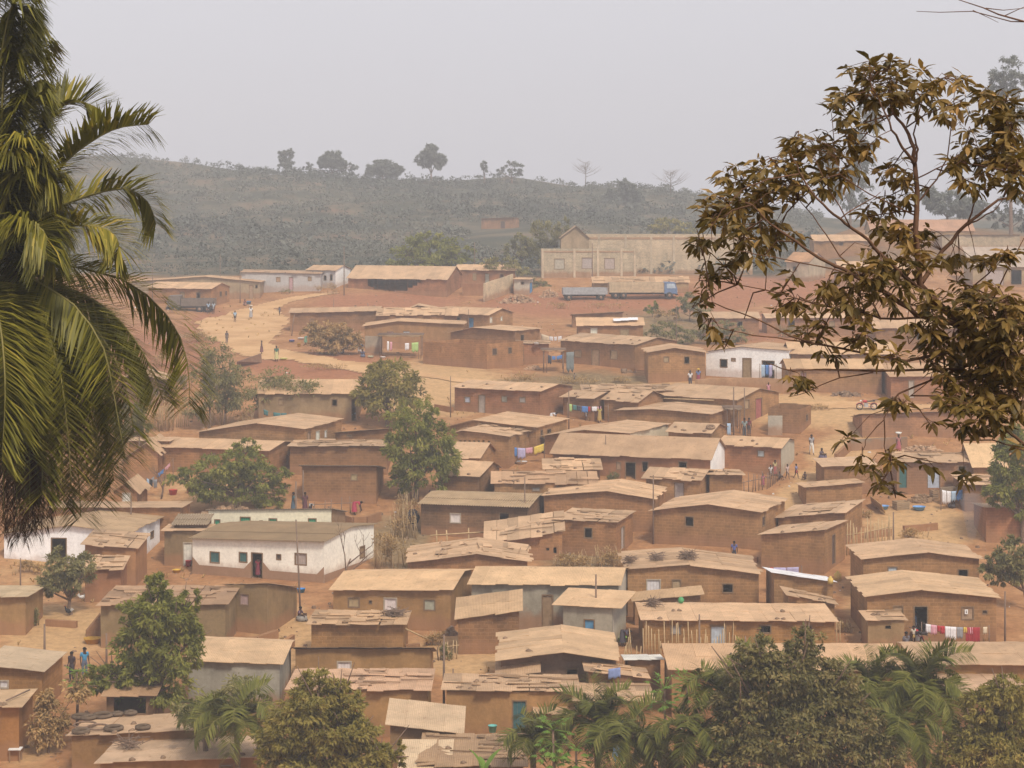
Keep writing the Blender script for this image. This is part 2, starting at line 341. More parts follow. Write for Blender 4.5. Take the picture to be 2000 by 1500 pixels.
def mat_road():
    m, t, o = mat('pale_road_dust'); co = N(t, 'TexCoord').outputs['Object']
    col = ramp(t, noise(t, co, .25, 5), [(.3, (.47, .27, .13)), (.5, (.57, .345, .17)), (.7, (.63, .40, .21))])
    n2 = noise(t, co, 1.8, 5, .7); bsdf(t, o, mul(t, col, ramp(t, n2, [(.3, .88), (.7, 1.08)])), .95, n2, .4, .06, .05); return m
GROUND = ground(); MR = mat_road()
def litter():
    """stones, clods, scraps and dead weeds lying about the village, too many to count"""
    n = 9000; px = RNG.uniform(-60, 2060, n); Y = 84 + 226*RNG.random(n); X = (px-CX)/F*Y; py_ = YH - F*gz(X, Y)/Y; keep = (np.sin(X*.21+Y*.13) + np.sin(X*.07-Y*.19) + RNG.normal(0, .8, n) > .1) & ~((px > 370) & (px < 680) & (py_ < 715)) & ~((px > 660) & (px < 985) & (py_ > 695) & (py_ < 752)); X, Y = X[keep], Y[keep]; n = len(X); Z = gz(X, Y)
    s = .05 + .17*RNG.random(n)**3; b = MB(); C = np.stack([X, Y, Z], 1); k = RNG.integers(0, 10, n)
    ang = RNG.uniform(0, 6.28, n); u = np.stack([np.cos(ang), np.sin(ang), 0*ang], 1)*s[:,None]; v = np.stack([-np.sin(ang), np.cos(ang), 0*ang], 1)*(s*RNG.uniform(.4,1,n))[:,None]; h = np.stack([0*s, 0*s, s*RNG.uniform(.4,.9,n)], 1)
    top = [C+h+u*.6, C+h*.9+v*.6, C+h-u*.6, C+h*.9-v*.6]; bot = [C+u-h*.3, C+v-h*.3, C-u-h*.3, C-v-h*.3]; mi = np.where(k < 7, 0, np.where(k < 9, 1, 2)); tt = RNG.random(n)
    b.quads(np.stack(top, 1), tt, 0); b.m[-1] = mi
    for i in range(4): j = (i+1) % 4; b.quads(np.stack([bot[i], bot[j], top[j], top[i]], 1), tt, 0); b.m[-1] = mi
    w_ = 2600; px = RNG.uniform(-60, 2060, w_); Y = 90 + 215*RNG.random(w_); X = (px-CX)/F*Y; keep = np.sin(X*.16+1)+np.sin(Y*.11+X*.05) + RNG.normal(0,.6,w_) > .5; X, Y = X[keep], Y[keep]; C = np.repeat(np.stack([X, Y, gz(X, Y)], 1), 6, 0); m_ = len(C); d = RNG.normal(size=(m_,3))*.5; d[:,2] = np.abs(d[:,2])+.7; L_ = .12+.28*RNG.random(m_); d /= np.linalg.norm(d, axis=1, keepdims=True); s_ = np.cross(d, RNG.normal(size=(m_,3))); s_ /= np.linalg.norm(s_, axis=1, keepdims=True)
    b.quads(np.stack([C-s_*.02, C+s_*.02, C+d*L_[:,None]+s_*.035, C+d*L_[:,None]-s_*.035], 1), RNG.random(m_), 3)
    o = b.build('ground_litter', [M['stone'], M['rubblelit'], M['scrap'], M['dry']]); o['kind'] = 'stuff'
M['rubblelit'] = flat('clod', (.30,.16,.08), .95, .3); M['scrap'] = flat('pale_scrap', (.62,.58,.54), .8, .2)
litter()
sheet('road', [(672,571),(640,577),(598,585),(560,594),(548,603),(556,612),(566,622),(562,640),(545,655),(538,668),(552,682),(600,690),(660,700),(720,711),(800,724),(880,736),(965,745),(968,750),(880,746),(780,737),(700,729),(620,716),(560,706),(500,700),(462,693),(440,676),(405,660),(385,645),(372,632),(400,622),(440,612),(482,600),(520,590),(575,579),(640,571)], MR)
sheet('road', [(1480,781),(1560,783),(1700,785),(1850,793),(1860,802),(1700,800),(1600,797),(1500,792)], MR)

# ------------------------------------------------------------------ houses
EX = {'tan': (.355,.198,.091), 'brown': (.288,.155,.074), 'red': (.335,.160,.081), 'orange': (.365,.187,.084), 'dark': (.215,.124,.067), 'ochre': (.43,.285,.145),
      'white': (.93,.92,.90), 'cream': (.80,.73,.55), 'cement': (.47,.42,.34), 'bluegrey': (.46,.44,.43), 'block': (.52,.41,.28), 'mauve': (.345,.185,.10)}
PANEL = {'w': (.33,.225,.13), 'g': (.42,.38,.33), 'W': (.72,.69,.66), 'b': (.10,.26,.46), 'G': (.05,.30,.17), 'r': (.36,.13,.11), 'p': (.50,.34,.33), 't': (.06,.15,.15), 'l': (.50,.54,.60), 'm': (.42,.29,.18), 'k': (.12,.08,.06), 'v': (.42,.24,.26)}
TIN = (.60,.395,.235); ASB = (.26,.185,.12); OLD = (.46,.285,.165)
HOUSES = {}
def house(key, label, xo, xn, yn, h=2.4, xs=None, D=5.5, roof=('F', -.12), wall='brick', color='tan', win=(), swin=(), yo=None, ov=.3, os_=.2, mess=.25, rcol=TIN, rmat='tin',
          corr=False, yaw=0.0, cat='house', name='mud_brick_house', found=1.3, stones=0, rooflen=2.3, side_color=None, band=None, rofs=(0, 0), noroof=False, Y=None):
    rnd = random.Random(key)
    P = lift(xn, yn, h) if Y is None else at(xn, yn, Y)
    if Y is not None: h = P.z - float(gz(P.x, P.y))
    sgn = 1 if xn > xo else -1
    def back(th, d): return P + Vector((sgn*math.sin(th), math.cos(th), 0)) * d
    if xs is None: th = math.radians(yaw)
    else:
        lo, hi = -.5, 1.45
        for _ in range(40):
            th = (lo + hi) / 2; q = back(th, D); f = CX + F*q.x/q.y
            if (f - xs) * sgn < 0: lo = th
            else: hi = th
    a = Vector((-sgn*math.cos(th), math.sin(th), 0)); k = (xo - CX)/F
    L = (P.x - k*P.y) / (sgn*math.cos(th) + k*math.sin(th))
    phi = -th if sgn > 0 else th
    O = (P + a*L if sgn > 0 else P.copy()); z0 = P.z - h; O.z = z0
    U = Vector((math.cos(phi), math.sin(phi), 0)); V = Vector((-math.sin(phi), math.cos(phi), 0))
    def front(px, py, v=0.0, face='f'):
        """u (or v on the side wall) and height where a pixel's line of sight meets the wall's plane"""
        kx, kz = ray(px, py)
        if face == 'f': B, dr = O, U
        else: B, dr = (O + U*L if sgn > 0 else O), V
        # (B + dr*s).x = kx*(B + dr*s).y
        s = (kx*B.y - B.x) / (dr.x - kx*dr.y); yy = B.y + dr.y*s
        return s, kz*yy - z0
    un = L if sgn > 0 else 0.0
    ho = h if yo is None else front(xo, yo)[1]
    lin = (lambda u: h + (ho - h) * (abs(u - un) / L))
    ub, vb = [0, L], [0, D]
    if roof[0] == 'A':
        ua, wa = front(roof[1], roof[2]); hl, hr = (ho, h) if sgn > 0 else (h, ho); ub = [0, ua, L]
        H = lambda u, v: (hl + (wa-hl)*u/ua) if u <= ua else (wa + (hr-wa)*(u-ua)/(L-ua))
    elif roof[0] == 'U':
        f = roof[2] if len(roof) > 2 else .5; q = back(th, D*f); hz = -(roof[1]-YH)/F*q.y - z0; hz = min(max(hz, h + .15), h + D*.55*f); vb = [0, D*f, D]
        hb = h if len(roof) < 4 else roof[3]
        H = lambda u, v: lin(u) + ((hz-h)*v/(D*f) if v <= D*f else (hz-h) + (hb-hz)*(v-D*f)/(D*(1-f)))
    else:
        if roof[0] == 'N': s_ = -((yn-YH)/F + .045)
        elif roof[0] == 'S': q = back(th, D); s_ = (-(roof[1]-YH)/F*q.y - z0 - h)/D
        else: s_ = roof[1]
        s_ = max(min(s_, .6), -.4); H = lambda u, v: lin(u) + s_*v
    loc = (O.x, O.y, z0)
    e = thing(name, label, cat, loc, phi)
    b = MB()
    def wall_face(n, W, Hs, brk, ops, flip):
        """n: wall length; W(s,w,depth) -> point; Hs(s): top; ops: (s0,s1,w0,w1)"""
        xsn = sorted(set([0.0, n] + [x for x in brk if 0 < x < n] + [x for o_ in ops for x in o_[:2]]))
        def q(pts, sw):
            b.poly(pts if not flip else pts[::-1], [(s*1.0, w_) for s, w_ in (sw if not flip else sw[::-1])])
        for s0, s1 in zip(xsn[:-1], xsn[1:]):
            if s1 - s0 < 1e-4: continue
            mid = (s0+s1)/2; cur = -found
            for o_ in sorted([o_ for o_ in ops if o_[0] <= mid <= o_[1]], key=lambda z: z[2]):
                if o_[2] > cur + 1e-3: q([W(s0,cur,0), W(s1,cur,0), W(s1,o_[2],0), W(s0,o_[2],0)], [(s0,cur),(s1,cur),(s1,o_[2]),(s0,o_[2])])
                cur = max(cur, o_[3])
            t0, t1 = Hs(s0), Hs(s1)
            if min(t0, t1) > cur + 1e-3: q([W(s0,cur,0), W(s1,cur,0), W(s1,t1,0), W(s0,t0,0)], [(s0,cur),(s1,cur),(s1,t1),(s0,t0)])
        for s0, s1, w0, w1 in ops:
            d = .2
            for pts in ([(s0,w0,0),(s0,w1,0),(s0,w1,d),(s0,w0,d)], [(s1,w1,0),(s1,w0,0),(s1,w0,d),(s1,w1,d)], [(s0,w0,0),(s0,w0,d),(s1,w0,d),(s1,w0,0)], [(s0,w1,d),(s0,w1,0),(s1,w1,0),(s1,w1,d)]):
                b.poly([W(*p) for p in (pts if not flip else pts[::-1])], [(p[0]+p[2], p[1]) for p in pts])
    parts = []
    def prep(lst, face):
        ops = []
        for wdw in lst:
            x0, y0, x1, y1, kd = wdw
            s0, wt = front((x0), (y0+y1)/2, face=face); s1, _ = front(x1, (y0+y1)/2, face=face); 
            if s0 > s1: s0, s1 = s1, s0
            if kd[0] not in 'xh': s0 -= .06; s1 += .06
            w1 = front((x0+x1)/2, y0, face=face)[1]; w0 = front((x0+x1)/2, y1, face=face)[1]
            if kd[0] == 'D': w0 = max(-.05, min(w0, .35)) if w1 < 3.2 else w0
            n = L if face == 'f' else D
            s0 = min(max(s0, .12), n-.3); s1 = min(max(s1, s0+.2), n-.1)
            top = min(H(*((s, 0) if face == 'f' else (un, s))) for s in (s0, (s0+s1)/2, s1)) - .06
            w1 = min(w1, top); w0 = min(w0, w1 - .2)
            if kd == 'x': w1 = top + .02
            ops.append((s0, s1, w0, w1)); parts.append((face, s0, s1, w0, w1, kd))
        return ops
    fo, so = prep(win, 'f'), prep(swin, 's')
    wall_face(L, lambda s, w_, d: (s, d, w_), lambda s: H(s, 0), ub, fo, False)
    wall_face(L, lambda s, w_, d: (s, D-d, w_), lambda s: H(s, D), ub, [], True)
    wall_face(D, lambda s, w_, d: (L-d, s, w_), lambda s: H(L, s), vb, so if sgn > 0 else [], False)
    wall_face(D, lambda s, w_, d: (d, s, w_), lambda s: H(0, s), vb, so if sgn < 0 else [], True)
    col = EX[color] if isinstance(color, str) else (color if wall == 'paint' else (color[0]*.86, color[1]*.87, color[2]*.84))
    j = lambda c, a=.06: tuple(min(max(x*(1+rnd.uniform(-a, a)*.6), 0), 1) for x in c)
    f_ = 1 + rnd.uniform(-.07, .07); col = tuple(x*f_ for x in col)
    wl = b.build('wall', M[wall], e, col)
    if side_color:       # the side wall takes another plaster, or its grey paled by painted light: a skin 2 cm proud
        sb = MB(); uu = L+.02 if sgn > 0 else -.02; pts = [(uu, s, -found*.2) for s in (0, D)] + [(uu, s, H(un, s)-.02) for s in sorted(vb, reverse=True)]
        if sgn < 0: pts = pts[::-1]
        sb.poly(pts, [(p[1], p[2]) for p in pts]); sb.build('side_plaster_or_light', M['paint'], e, EX[side_color] if isinstance(side_color, str) else side_color)
    if band:             # painted foot of the wall, 1.5 cm proud, with slanted corners; openings stay clear
        bb = MB(); hb_, bc = band; segs = sorted([o_ for o_ in fo if o_[2] < hb_]); cur = 0.0
        for s0, s1, _, _ in segs + [(L, L, 0, 0)]:
            if s0 - cur > .9: bb.poly([(cur,-.015,-1),(s0,-.015,-1),(s0,-.015,hb_*2),(s0-.55,-.015,hb_),(cur+.55,-.015,hb_),(cur,-.015,hb_*2)], [(0,-1),(1,-1),(1,hb_),(1,hb_),(0,hb_),(0,hb_)])
            cur = s1
        uu = L+.015 if sgn > 0 else -.015; pts = [(uu,0,-1),(uu,D,-1),(uu,D,hb_*.9),(uu,0,hb_)]; bb.poly(pts if sgn > 0 else pts[::-1], [(0,-1),(D,-1),(D,hb_),(0,hb_)])
        bb.build('wall_base', M['paint'], e, bc)
    for face, s0, s1, w0, w1, kd in parts:
        if kd in ('x', 'h'): continue
        def W(s, d, w_):
            return (s, d, w_) if face == 'f' else ((L-d, s, w_) if sgn > 0 else (d, s, w_))
        def bar(mb, a0, a1, d0, d1, c0, c1, t=.5):
            p = [W(a0,d0,c0),W(a1,d0,c0),W(a1,d1,c0),W(a0,d1,c0),W(a0,d0,c1),W(a1,d0,c1),W(a1,d1,c1),W(a0,d1,c1)]
            if face == 's' and sgn < 0: p = [p[i] for i in (1,0,3,2,5,4,7,6)]
            mb.hexa(p, t)
        fw = min(.07, (s1-s0)*.14); fb = MB(); d0, d1 = -.025, .09
        bar(fb, s0, s0+fw, d0, d1, w0, w1); bar(fb, s1-fw, s1, d0, d1, w0, w1); bar(fb, s0+fw, s1-fw, d0, d1, w1-fw, w1)
        door = kd[0] == 'D'; c = kd[-1]
        if not door: bar(fb, s0+fw, s1-fw, d0, d1, w0, w0+fw)
        fcol = (.24,.155,.09) if c not in 'W' else (.45,.38,.30)
        if door: fr = fb.build('door_frame', M['col'], e, fcol)
        else: fr = fb.build('window', M['col'], e, fcol)
        if c in PANEL:
            pb = MB(); n = max(2, int((s1-s0-2*fw)/.16))
            for i in range(n):
                a0 = s0+fw+(s1-s0-2*fw)*i/n; a1 = s0+fw+(s1-s0-2*fw)*(i+1)/n
                bar(pb, a0+.004, a1-.004, .05 + rnd.uniform(0, .012), .075, w0+(0 if door else fw), w1-fw)
            pc = j(PANEL[c], .1); pb.build('door' if door else 'shutter', M['col'], e if door else fr, pc)
    if noroof: 
        HOUSES[key] = (e, H, L, D, un); return e
    # roof sheets
    r = MB(); S = .028
    oL, oR = os_, os_
    def sheetq(fn, a0, a1, c0, c1, jit):
        """fn(a,c)->(u,v); a across, c down the slope"""
        A0, A1, C0, C1 = a0-.02, a1+.02, c0, c1
        pts = []
        dz = [rnd.uniform(0, .03+.05*jit) for _ in range(4)]
        for (aa, cc), dd in zip(((A0,C0),(A1,C0),(A1,C1),(A0,C1)), dz):
            u, v = fn(aa, cc); pts.append((u, v, H(min(max(u,-1),L+1), min(max(v,-1),D+1)) + .05 + dd))
        n = (Vector(pts[1])-Vector(pts[0])).cross(Vector(pts[3])-Vector(pts[0]))
        if n.z < 0: pts = [pts[1], pts[0], pts[3], pts[2]]; 
        bt = [(p[0], p[1], p[2]-S) for p in pts]
        t = min(max(rnd.gauss(.5, .03+.075*jit), .25), .75)
        for k4, f4 in enumerate(((4,5,6,7), (3,2,1,0), (0,1,5,4), (1,2,6,5), (2,3,7,6), (3,0,4,7))):
            q8 = bt + pts; q = [q8[i] for i in f4]
            r.poly(q, [(a0, 0), (a1, 0), (a1, c1-c0), (a0, c1-c0)] if k4 == 0 else [(0,0)]*4, t)
    def Hx(u, v): return H(u, v)
    slopes = []
    if roof[0] == 'A':
        ua = ub[1]
        slopes += [(lambda a, c: (ua - c, a), -ov, D+ov*.5, 0.0, ua+oL), (lambda a, c: (ua + c, a), -ov, D+ov*.5, 0.0, L-ua+oR)]
    elif roof[0] == 'U':
        vr = vb[1]; slopes += [(lambda a, c: (a, vr - c), -oL, L+oR, 0.0, vr+ov), (lambda a, c: (a, vr + c), -oL, L+oR, 0.0, D-vr+ov*.6)]
    else: slopes += [(lambda a, c: (a, D + ov*.6 - c), -oL, L+oR, 0.0, D+ov*1.6)]
    # extrapolate H beyond the walls along the slope
    H0 = H
    def H(u, v):
        uc, vc = min(max(u, 0), L), min(max(v, 0), D); g = H0(uc, vc)
        if u < 0: g += (H0(0, vc) - H0(.3, vc))/.3*(-u)
        if u > L: g += (H0(L, vc) - H0(L-.3, vc))/.3*(u-L)
        if v < 0: g += (H0(uc, 0) - H0(uc, .3))/.3*(-v)
        if v > D: g += (H0(uc, D) - H0(uc, D-.3))/.3*(v-D)
        return g
    if corr:
        for fn, a0, a1, c0, c1 in slopes:
            na = max(8, int((a1-a0)/.18*5)); aa = np.linspace(a0, a1, na); nr = max(1, round((c1-c0)/1.8)); cs = np.linspace(c0, c1, nr+1)
            for i in range(nr):
                up = []; c_a, c_b = cs[i], cs[i+1]+.12
                for cc in (c_a, c_b):
                    row = []
                    for a_ in aa:
                        u, v = fn(a_, cc); row.append((u, v, H(u, v) + .07 - .02*i + .035*math.sin(a_/.18*6.2832) + .02*(cc == c_b)))
                    up.append(row)
                G = np.array(up); n_ = np.cross(G[0,1]-G[0,0], G[1,0]-G[0,0])
                if n_[2] < 0: G = G[::-1]
                uvg = np.stack(np.meshgrid(aa, [0, 1]), 2)
                r.grid(G, uvg, .5 + rnd.uniform(-.05, .05), 0, False); G2 = G.copy(); G2[..., 2] -= .02; r.grid(G2[::-1], uvg, .45, 0, False)
                for row in (0, 1):
                    q = np.stack([G[row,:-1], G[row,1:], G2[row,1:], G2[row,:-1]], 1); r.quads(q, .42)
    else:
        for fn, a0, a1, c0, c1 in slopes:
            n = max(1, round((a1-a0)/.82)); nr = max(1, round((c1-c0)/rooflen)); wd = (a1-a0)/n
            for i in range(n):
                off = rnd.uniform(-.05, .05)*(1+3*mess)
                for jj in range(nr):
                    ca = c0 + (c1-c0)*jj/nr - (.1 if jj else 0); cb = c0 + (c1-c0)*(jj+1)/nr + (rnd.uniform(-.06, .10)*(1+2.2*mess) if jj == nr-1 else .03)
                    sheetq(fn, a0+i*wd + (off if mess > .5 else 0)*.6, a0+(i+1)*wd, ca, cb, mess)
            if mess > .55:       # odd scraps of tin laid on top
                for _ in range(int((a1-a0)*(c1-c0)*.42*mess)):
                    aw = rnd.uniform(a0, max(a0+.1, a1-1.2)); cw = rnd.uniform(c0, max(c0+.1, c1-1.0)); l_, w_ = rnd.uniform(.3, 1.6), rnd.uniform(.18, .7)
                    pts = []
                    for aa_, cc_ in ((aw,cw),(aw+l_,cw+rnd.uniform(-.2,.2)),(aw+l_+rnd.uniform(-.2,.2),cw+w_),(aw+rnd.uniform(-.2,.2),cw+w_)):
                        u, v = fn(aa_, min(cc_, c1)); pts.append((u, v, H(u, v) + .12 + rnd.uniform(0, .08)))
                    n_ = (Vector(pts[1])-Vector(pts[0])).cross(Vector(pts[3])-Vector(pts[0]))
                    if n_.z < 0: pts = pts[::-1]
                    bt = [(p[0], p[1], p[2]-.03) for p in pts]; q8 = bt+pts; t = rnd.choice([.28, .36, .5, .55, .62])
                    for f4 in ((4,5,6,7), (3,2,1,0), (0,1,5,4), (1,2,6,5), (2,3,7,6), (3,0,4,7)): r.poly([q8[x] for x in f4], [(0,0),(1,0),(1,1),(0,1)], t)
                for _ in range(int((a1-a0)*.8*mess)):   # poles and planks holding it down
                    aw = rnd.uniform(a0, a1-.5); cw = rnd.uniform(c0+.1, c1); l_ = rnd.uniform(1.0, 3.2)
                    p = [fn(aw, cw), fn(min(aw+l_, a1), min(max(cw+rnd.uniform(-.4,.4), c0), c1))]; r.tube([(u, v, H(u, v)+.17) for u, v in p], .035, 4, .3)
    fk = 1+rnd.uniform(-.13, .09); gm = rnd.random()*(.28 if rcol[2] < .5 and not corr else 0); rc = tuple(min(1, (x*(1-gm)+g_*gm)*fk*k_) for x, g_, k_ in zip(rcol, (.44,.33,.24), (.99, .95, .90) if rcol[2] < .5 and not corr else (1, 1, 1)))
    r.build('roof', M['asb' if corr else rmat], e, rc)
    HOUSES[key] = (e, H, L, D, un)
    if not stones and mess > .4 and not noroof: stones = 3
    for i in range(stones):     # loose stones weighing the sheets down: things of their own
        fn, a0, a1, c0, c1 = slopes[0]; a_ = rnd.uniform(a0+.3, a1-.3); cc = rnd.choice([c1-.35, c1-.5, (c0+c1)/2]) + rnd.uniform(-.15, .15); u, v = fn(a_, cc)
        wp = O + U*u + V*v; STONES.append((Vector((wp.x, wp.y, z0 + H(u, v) + .10)), key))
    return e
STONES = []
# ------------------------------------------------------------------ the houses, far to near (pixels of the photograph)
FARC = 'houses along the dirt road'; 
house('h_hill', 'small hut with a dark doorway alone on the scrubby hillside', 940, 1003, 425, 2.3, xs=1014, D=4, roof=('F', -.05), color='mauve', win=[(978,432,986,452,'Dk')], yo=427)
house('h1', 'long beige house with a low gable behind the tipper truck', 255, 508, 551, 2.3, D=6, roof=('A', 400, 541), wall='plaster', color=(.44,.33,.22), win=[(487,556,494,584,'Dm'), (499,556,503,563,'d'),(419,556,424,566,'w')], yo=551)
house('h2', 'brick house with a small tan gable, tipper truck parked before it', 290, 413, 564, 2.45, xs=448, D=5, roof=('U', 553), color='orange', win=[(384,571,391,583,'d'),(352,570,360,583,'w')], swin=[(429,569,433,580,'k'),(440,568,443,578,'k')])
house('h4', 'pale house with a white gable end behind the grey row at the bend', 600, 655, 528, 2.6, xs=684, D=6, roof=('U', 519), wall='paint', color=(.52,.50,.50), side_color='white', win=[(633,538,637,548,'d'),(645,536,649,548,'d')])
house('h3', 'long blue grey plastered house with a thin roof edge at the road bend', 472, 626, 535, 2.5, D=4, roof=('F', .05), wall='paint', color='bluegrey', win=[(540,541,547,551,'m'),(602,540,608,549,'w'),(565,541,572,566,'Dp')], yo=532, rcol=OLD, mess=.5)
house('h6', 'reddish house with a cloth door behind the cream block wall', 893, 1006, 528, 2.4, D=5, roof=('F', .12), wall='plaster', color='red', win=[(948,534,955,549,'Dg'),(977,534,983,547,'d'),(924,533,930,548,'w')], mess=.5)
house('h5', 'broad brick hall with a jagged dark hole knocked in its front wall', 680, 873, 545, 2.6, xs=905, D=7, roof=('U', 521), color='red', mess=.15,
      win=[(718,546,722,559,'x'),(722,546,730,561,'x'),(730,546,737,566,'x'),(737,546,753,572,'x'),(753,546,761,574,'x'),(761,546,771,571,'x'),(771,546,796,568,'x'),(796,546,806,562,'x'),(806,546,815,558,'x'),(815,546,822,552,'x')])
house('h7', 'small grey shack with a blue side door beside the rubble', 1004, 1034, 546, 2.2, xs=1041, D=2.6, roof=('F', .03), wall='plaster', color='cement', win=[(1018,550,1023,556,'d')], swin=[(1034,551,1040,572,'Db')])
house('h8b', 'tall unfinished hall of pale blocks with piers, roofless', 1096, 1470, 459, 6.2, D=9, roof=('F', 0), wall='block', color='block', cat='building', name='unfinished_building', noroof=True, win=[(1294,494,1304,512,'h')], yaw=0)
house('h8t', 'thatched gable top rising behind the unfinished hall', 1096, 1150, 464, 6.0, D=6, roof=('A', 1125, 442), wall='plaster', color=(.48,.34,.22), rcol=(.50,.35,.22), mess=.1)
house('h8', 'unfinished front block with three square window holes', 1057, 1243, 487, 4.2, D=5, roof=('F', 0), wall='block', color=(.52,.43,.31), cat='building', name='unfinished_building', noroof=True,
      win=[(1083,505,1102,526,'g'),(1137,503,1156,525,'g'),(1181,504,1200,526,'g')])
house('h9', 'long low shed with a sagging tan roof behind the parked lorries', 1160, 1345, 552, 1.5, D=5, roof=('U', 541), wall='plaster', color='ochre', win=[(1234,555,1242,563,'d')], mess=.6)
house('h24', 'house with a wide pinkish roof on the skyline behind the leafy branches', 1702, 1902, 450, 2.5, D=6, roof=('U', 417), wall='plaster', color='ochre', rcol=(.50,.29,.19), xs=None)
house('h24b', 'long tan block wall house on the right skyline', 1840, 1992, 459, 2.6, D=5, roof=('N',), wall='block', color='block')
house('h24c', 'brown roofed house half hidden at the left of the pink roof', 1590, 1698, 470, 2.3, D=5, roof=('U', 459), color='tan', win=[(1640,473,1646,480,'d')])
house('h23', 'beige plastered house with an orange roof behind the leaves', 1536, 1580, 511, 3.0, xs=1612, D=6, roof=('U', 494), wall='plaster', color=(.52,.42,.31), rcol=(.56,.31,.16), win=[(1549,520,1556,530,'d')])
house('h23b', 'low shop with white fascia and tan pillars on the right edge', 1900, 2030, 520, 3.0, D=6, roof=('S', 484), wall='plaster', color=(.45,.33,.2), win=[(1925,527,1960,556,'Dg'),(1975,527,1995,556,'d')], rcol=(.55,.45,.38))
house('h23c', 'mud house with a rust roof right of the beige house among leaves', 1640, 1770, 525, 2.4, D=5, roof=('U', 511), color='mauve', win=[(1668,531,1676,540,'d')])
house('h28', 'low mud shed under the red bank', 1118, 1216, 610, 2.0, D=3, roof=('N',), color='brown', yo=615)
house('h12', 'small brown gable behind the wavy joined roofs', 800, 850, 603, 2.1, D=4, roof=('A', 815, 597), color='brown')
house('h10', 'long mud house with a flat tan roof where the road bends', 567, 740, 607, 2.4, D=5, roof=('U', 599), color='brown', yo=611, win=[(606,622,613,640,'w')])
house('h11', 'mud house with a wavy tan roof joined to the bend house', 738, 892, 615, 2.3, D=5, roof=('U', 602), color='brown', mess=.7, win=[(778,620,785,630,'d')])
house('h14', 'mud house with a bright blue door in the upper village', 850, 955, 615, 2.3, xs=1001, D=5.5, roof=('U', 603), color='tan', win=[(916,620,925,641,'Db'),(888,620,899,628,'d')], swin=[(957,619,961,631,'W'),(978,618,981,627,'W')])
house('h13', 'grey brown mud house with a shallow gable above the bush and washing', 712, 905, 634, 2.5, D=6, roof=('A', 778, 628), wall='plaster', color='tan', yo=637, win=[(757,647,768,657,'p'),(788,646,800,656,'l')])
house('h27', 'mud house with loose white sheets on its tan roof', 1129, 1256, 635, 2.3, D=5, roof=('U', 621), color='brown', win=[(1154,640,1166,655,'W'),(1212,642,1228,656,'w')])
house('h25', 'low house with a bright tan roof under the hanging leaf sprays', 1378, 1482, 621, 2.2, D=4.5, roof=('U', 610), color='mauve', win=[(1440,627,1450,640,'d')])
house('h26', 'long low house with a thin tan roof behind the lower branches', 1498, 1705, 621, 2.3, D=5, roof=('U', 613), color='mauve', win=[(1540,626,1552,640,'d'),(1620,627,1630,640,'w')])
house('h26b', 'mud house far right with a tan roof behind thick leaves', 1710, 1880, 640, 2.5, D=5, roof=('U', 622), color='brown', win=[(1790,650,1800,664,'d')])
house('h15', 'mud house with an open dark doorway and tan roof above the roofless walls', 880, 1006, 647, 2.4, xs=1054, D=5, roof=('A', 926, 640), color='brown', yo=650, win=[], swin=[(1017,653,1023,683,'Dn')])
house('h16', 'roofless brick house beside the road with two window holes', 826, 951, 672, 2.6, xs=1022, D=6, roof=('F', 0), color='orange', noroof=True, yo=668, swin=[(962,680,970,694,'k'),(993,678,999,691,'k')], win=[(860,676,868,690,'h')])
house('h17', 'low brick lean-to with clutter on its flat top beside the roofless house', 1012, 1072, 672, 2.0, D=3, roof=('F', .02), color='red', mess=.9, win=[(1016,676,1022,706,'Dw')])
house('h18', 'long brick house with bricked up window and tan roof left of the mud gable', 1095, 1240, 674, 2.6, xs=1322, D=7, roof=('U', 660), color='brown', stones=5, mess=.5, win=[(1122,684,1135,698,'m'),(1156,682,1170,722,'Dm'),(1192,684,1205,702,'m')])
house('h21', 'long house with a bright roof line behind the white house', 1545, 1745, 690, 2.6, D=5, roof=('U', 669), color='brown', rcol=(.62,.40,.22))
house('h19', 'plain mud house joined to the white house on its left', 1266, 1377, 689, 2.8, D=6, roof=('A', 1319, 680), color='tan', yo=689, win=[(1297,696,1306,708,'m'),(1337,696,1346,711,'d')])
house('h20', 'white plastered house with a brown door on a raised terrace', 1379, 1537, 685, 2.85, xs=1577, D=7, roof=('A', 1450, 678), wall='paint', color='white', ov=.14, yo=687, win=[(1407,701,1420,718,'d'),(1429,699,1436,706,'m'),(1451,699,1467,741,'Dw'),(1489,704,1512,740,'Dn')], found=.3, mess=.1)
house('h22', 'low brick house with a bright tan roof in front of the terrace', 1540, 1722, 719, 2.5, D=5, roof=('U', 702), color='tan', rcol=(.66,.42,.22), win=[(1564,727,1574,739,'v')])
house('h22b', 'brick house behind the motorcycle under the leafy branch', 1740, 1900, 735, 2.4, D=5, roof=('F', .15), color='red', win=[(1775,742,1785,765,'Dg')], rcol=(.58,.36,.2))
# second band
house('h50', 'dark brick house beside the palm fronds with a shadowed window', 232, 316, 742, 2.4, D=5, roof=('A', 270, 730), color='dark', win=[(300,760,309,774,'d')], yo=741)
house('h51', 'smooth tan plastered house under the thin grey trees', 505, 698, 768, 2.6, D=6, roof=('U', 742), wall='plaster', color=(.36,.245,.14), win=[(649,779,658,794,'d'),(687,778,697,822,'Dn'),(545,778,553,792,'w')])
house('h30', 'long brick house with a red tint, door and three windows by the road', 888, 1055, 765, 2.5, xs=1118, D=6.5, roof=('U', 751), color='red', win=[(908,774,918,787,'l'),(935,771,947,813,'Dg'),(980,773,990,786,'g'),(1015,775,1026,787,'g')], stones=4, mess=.5)
house('h31a', 'long low roof of patched sheets behind the clothes line', 1140, 1312, 764, 2.0, D=5, roof=('S', 753), color='brown', mess=.9)
house('h31b', 'small hut with a thin tan roof beside the long brick house', 1100, 1160, 778, 2.1, xs=1202, D=4, roof=('U', 767), color='brown', mess=.5)
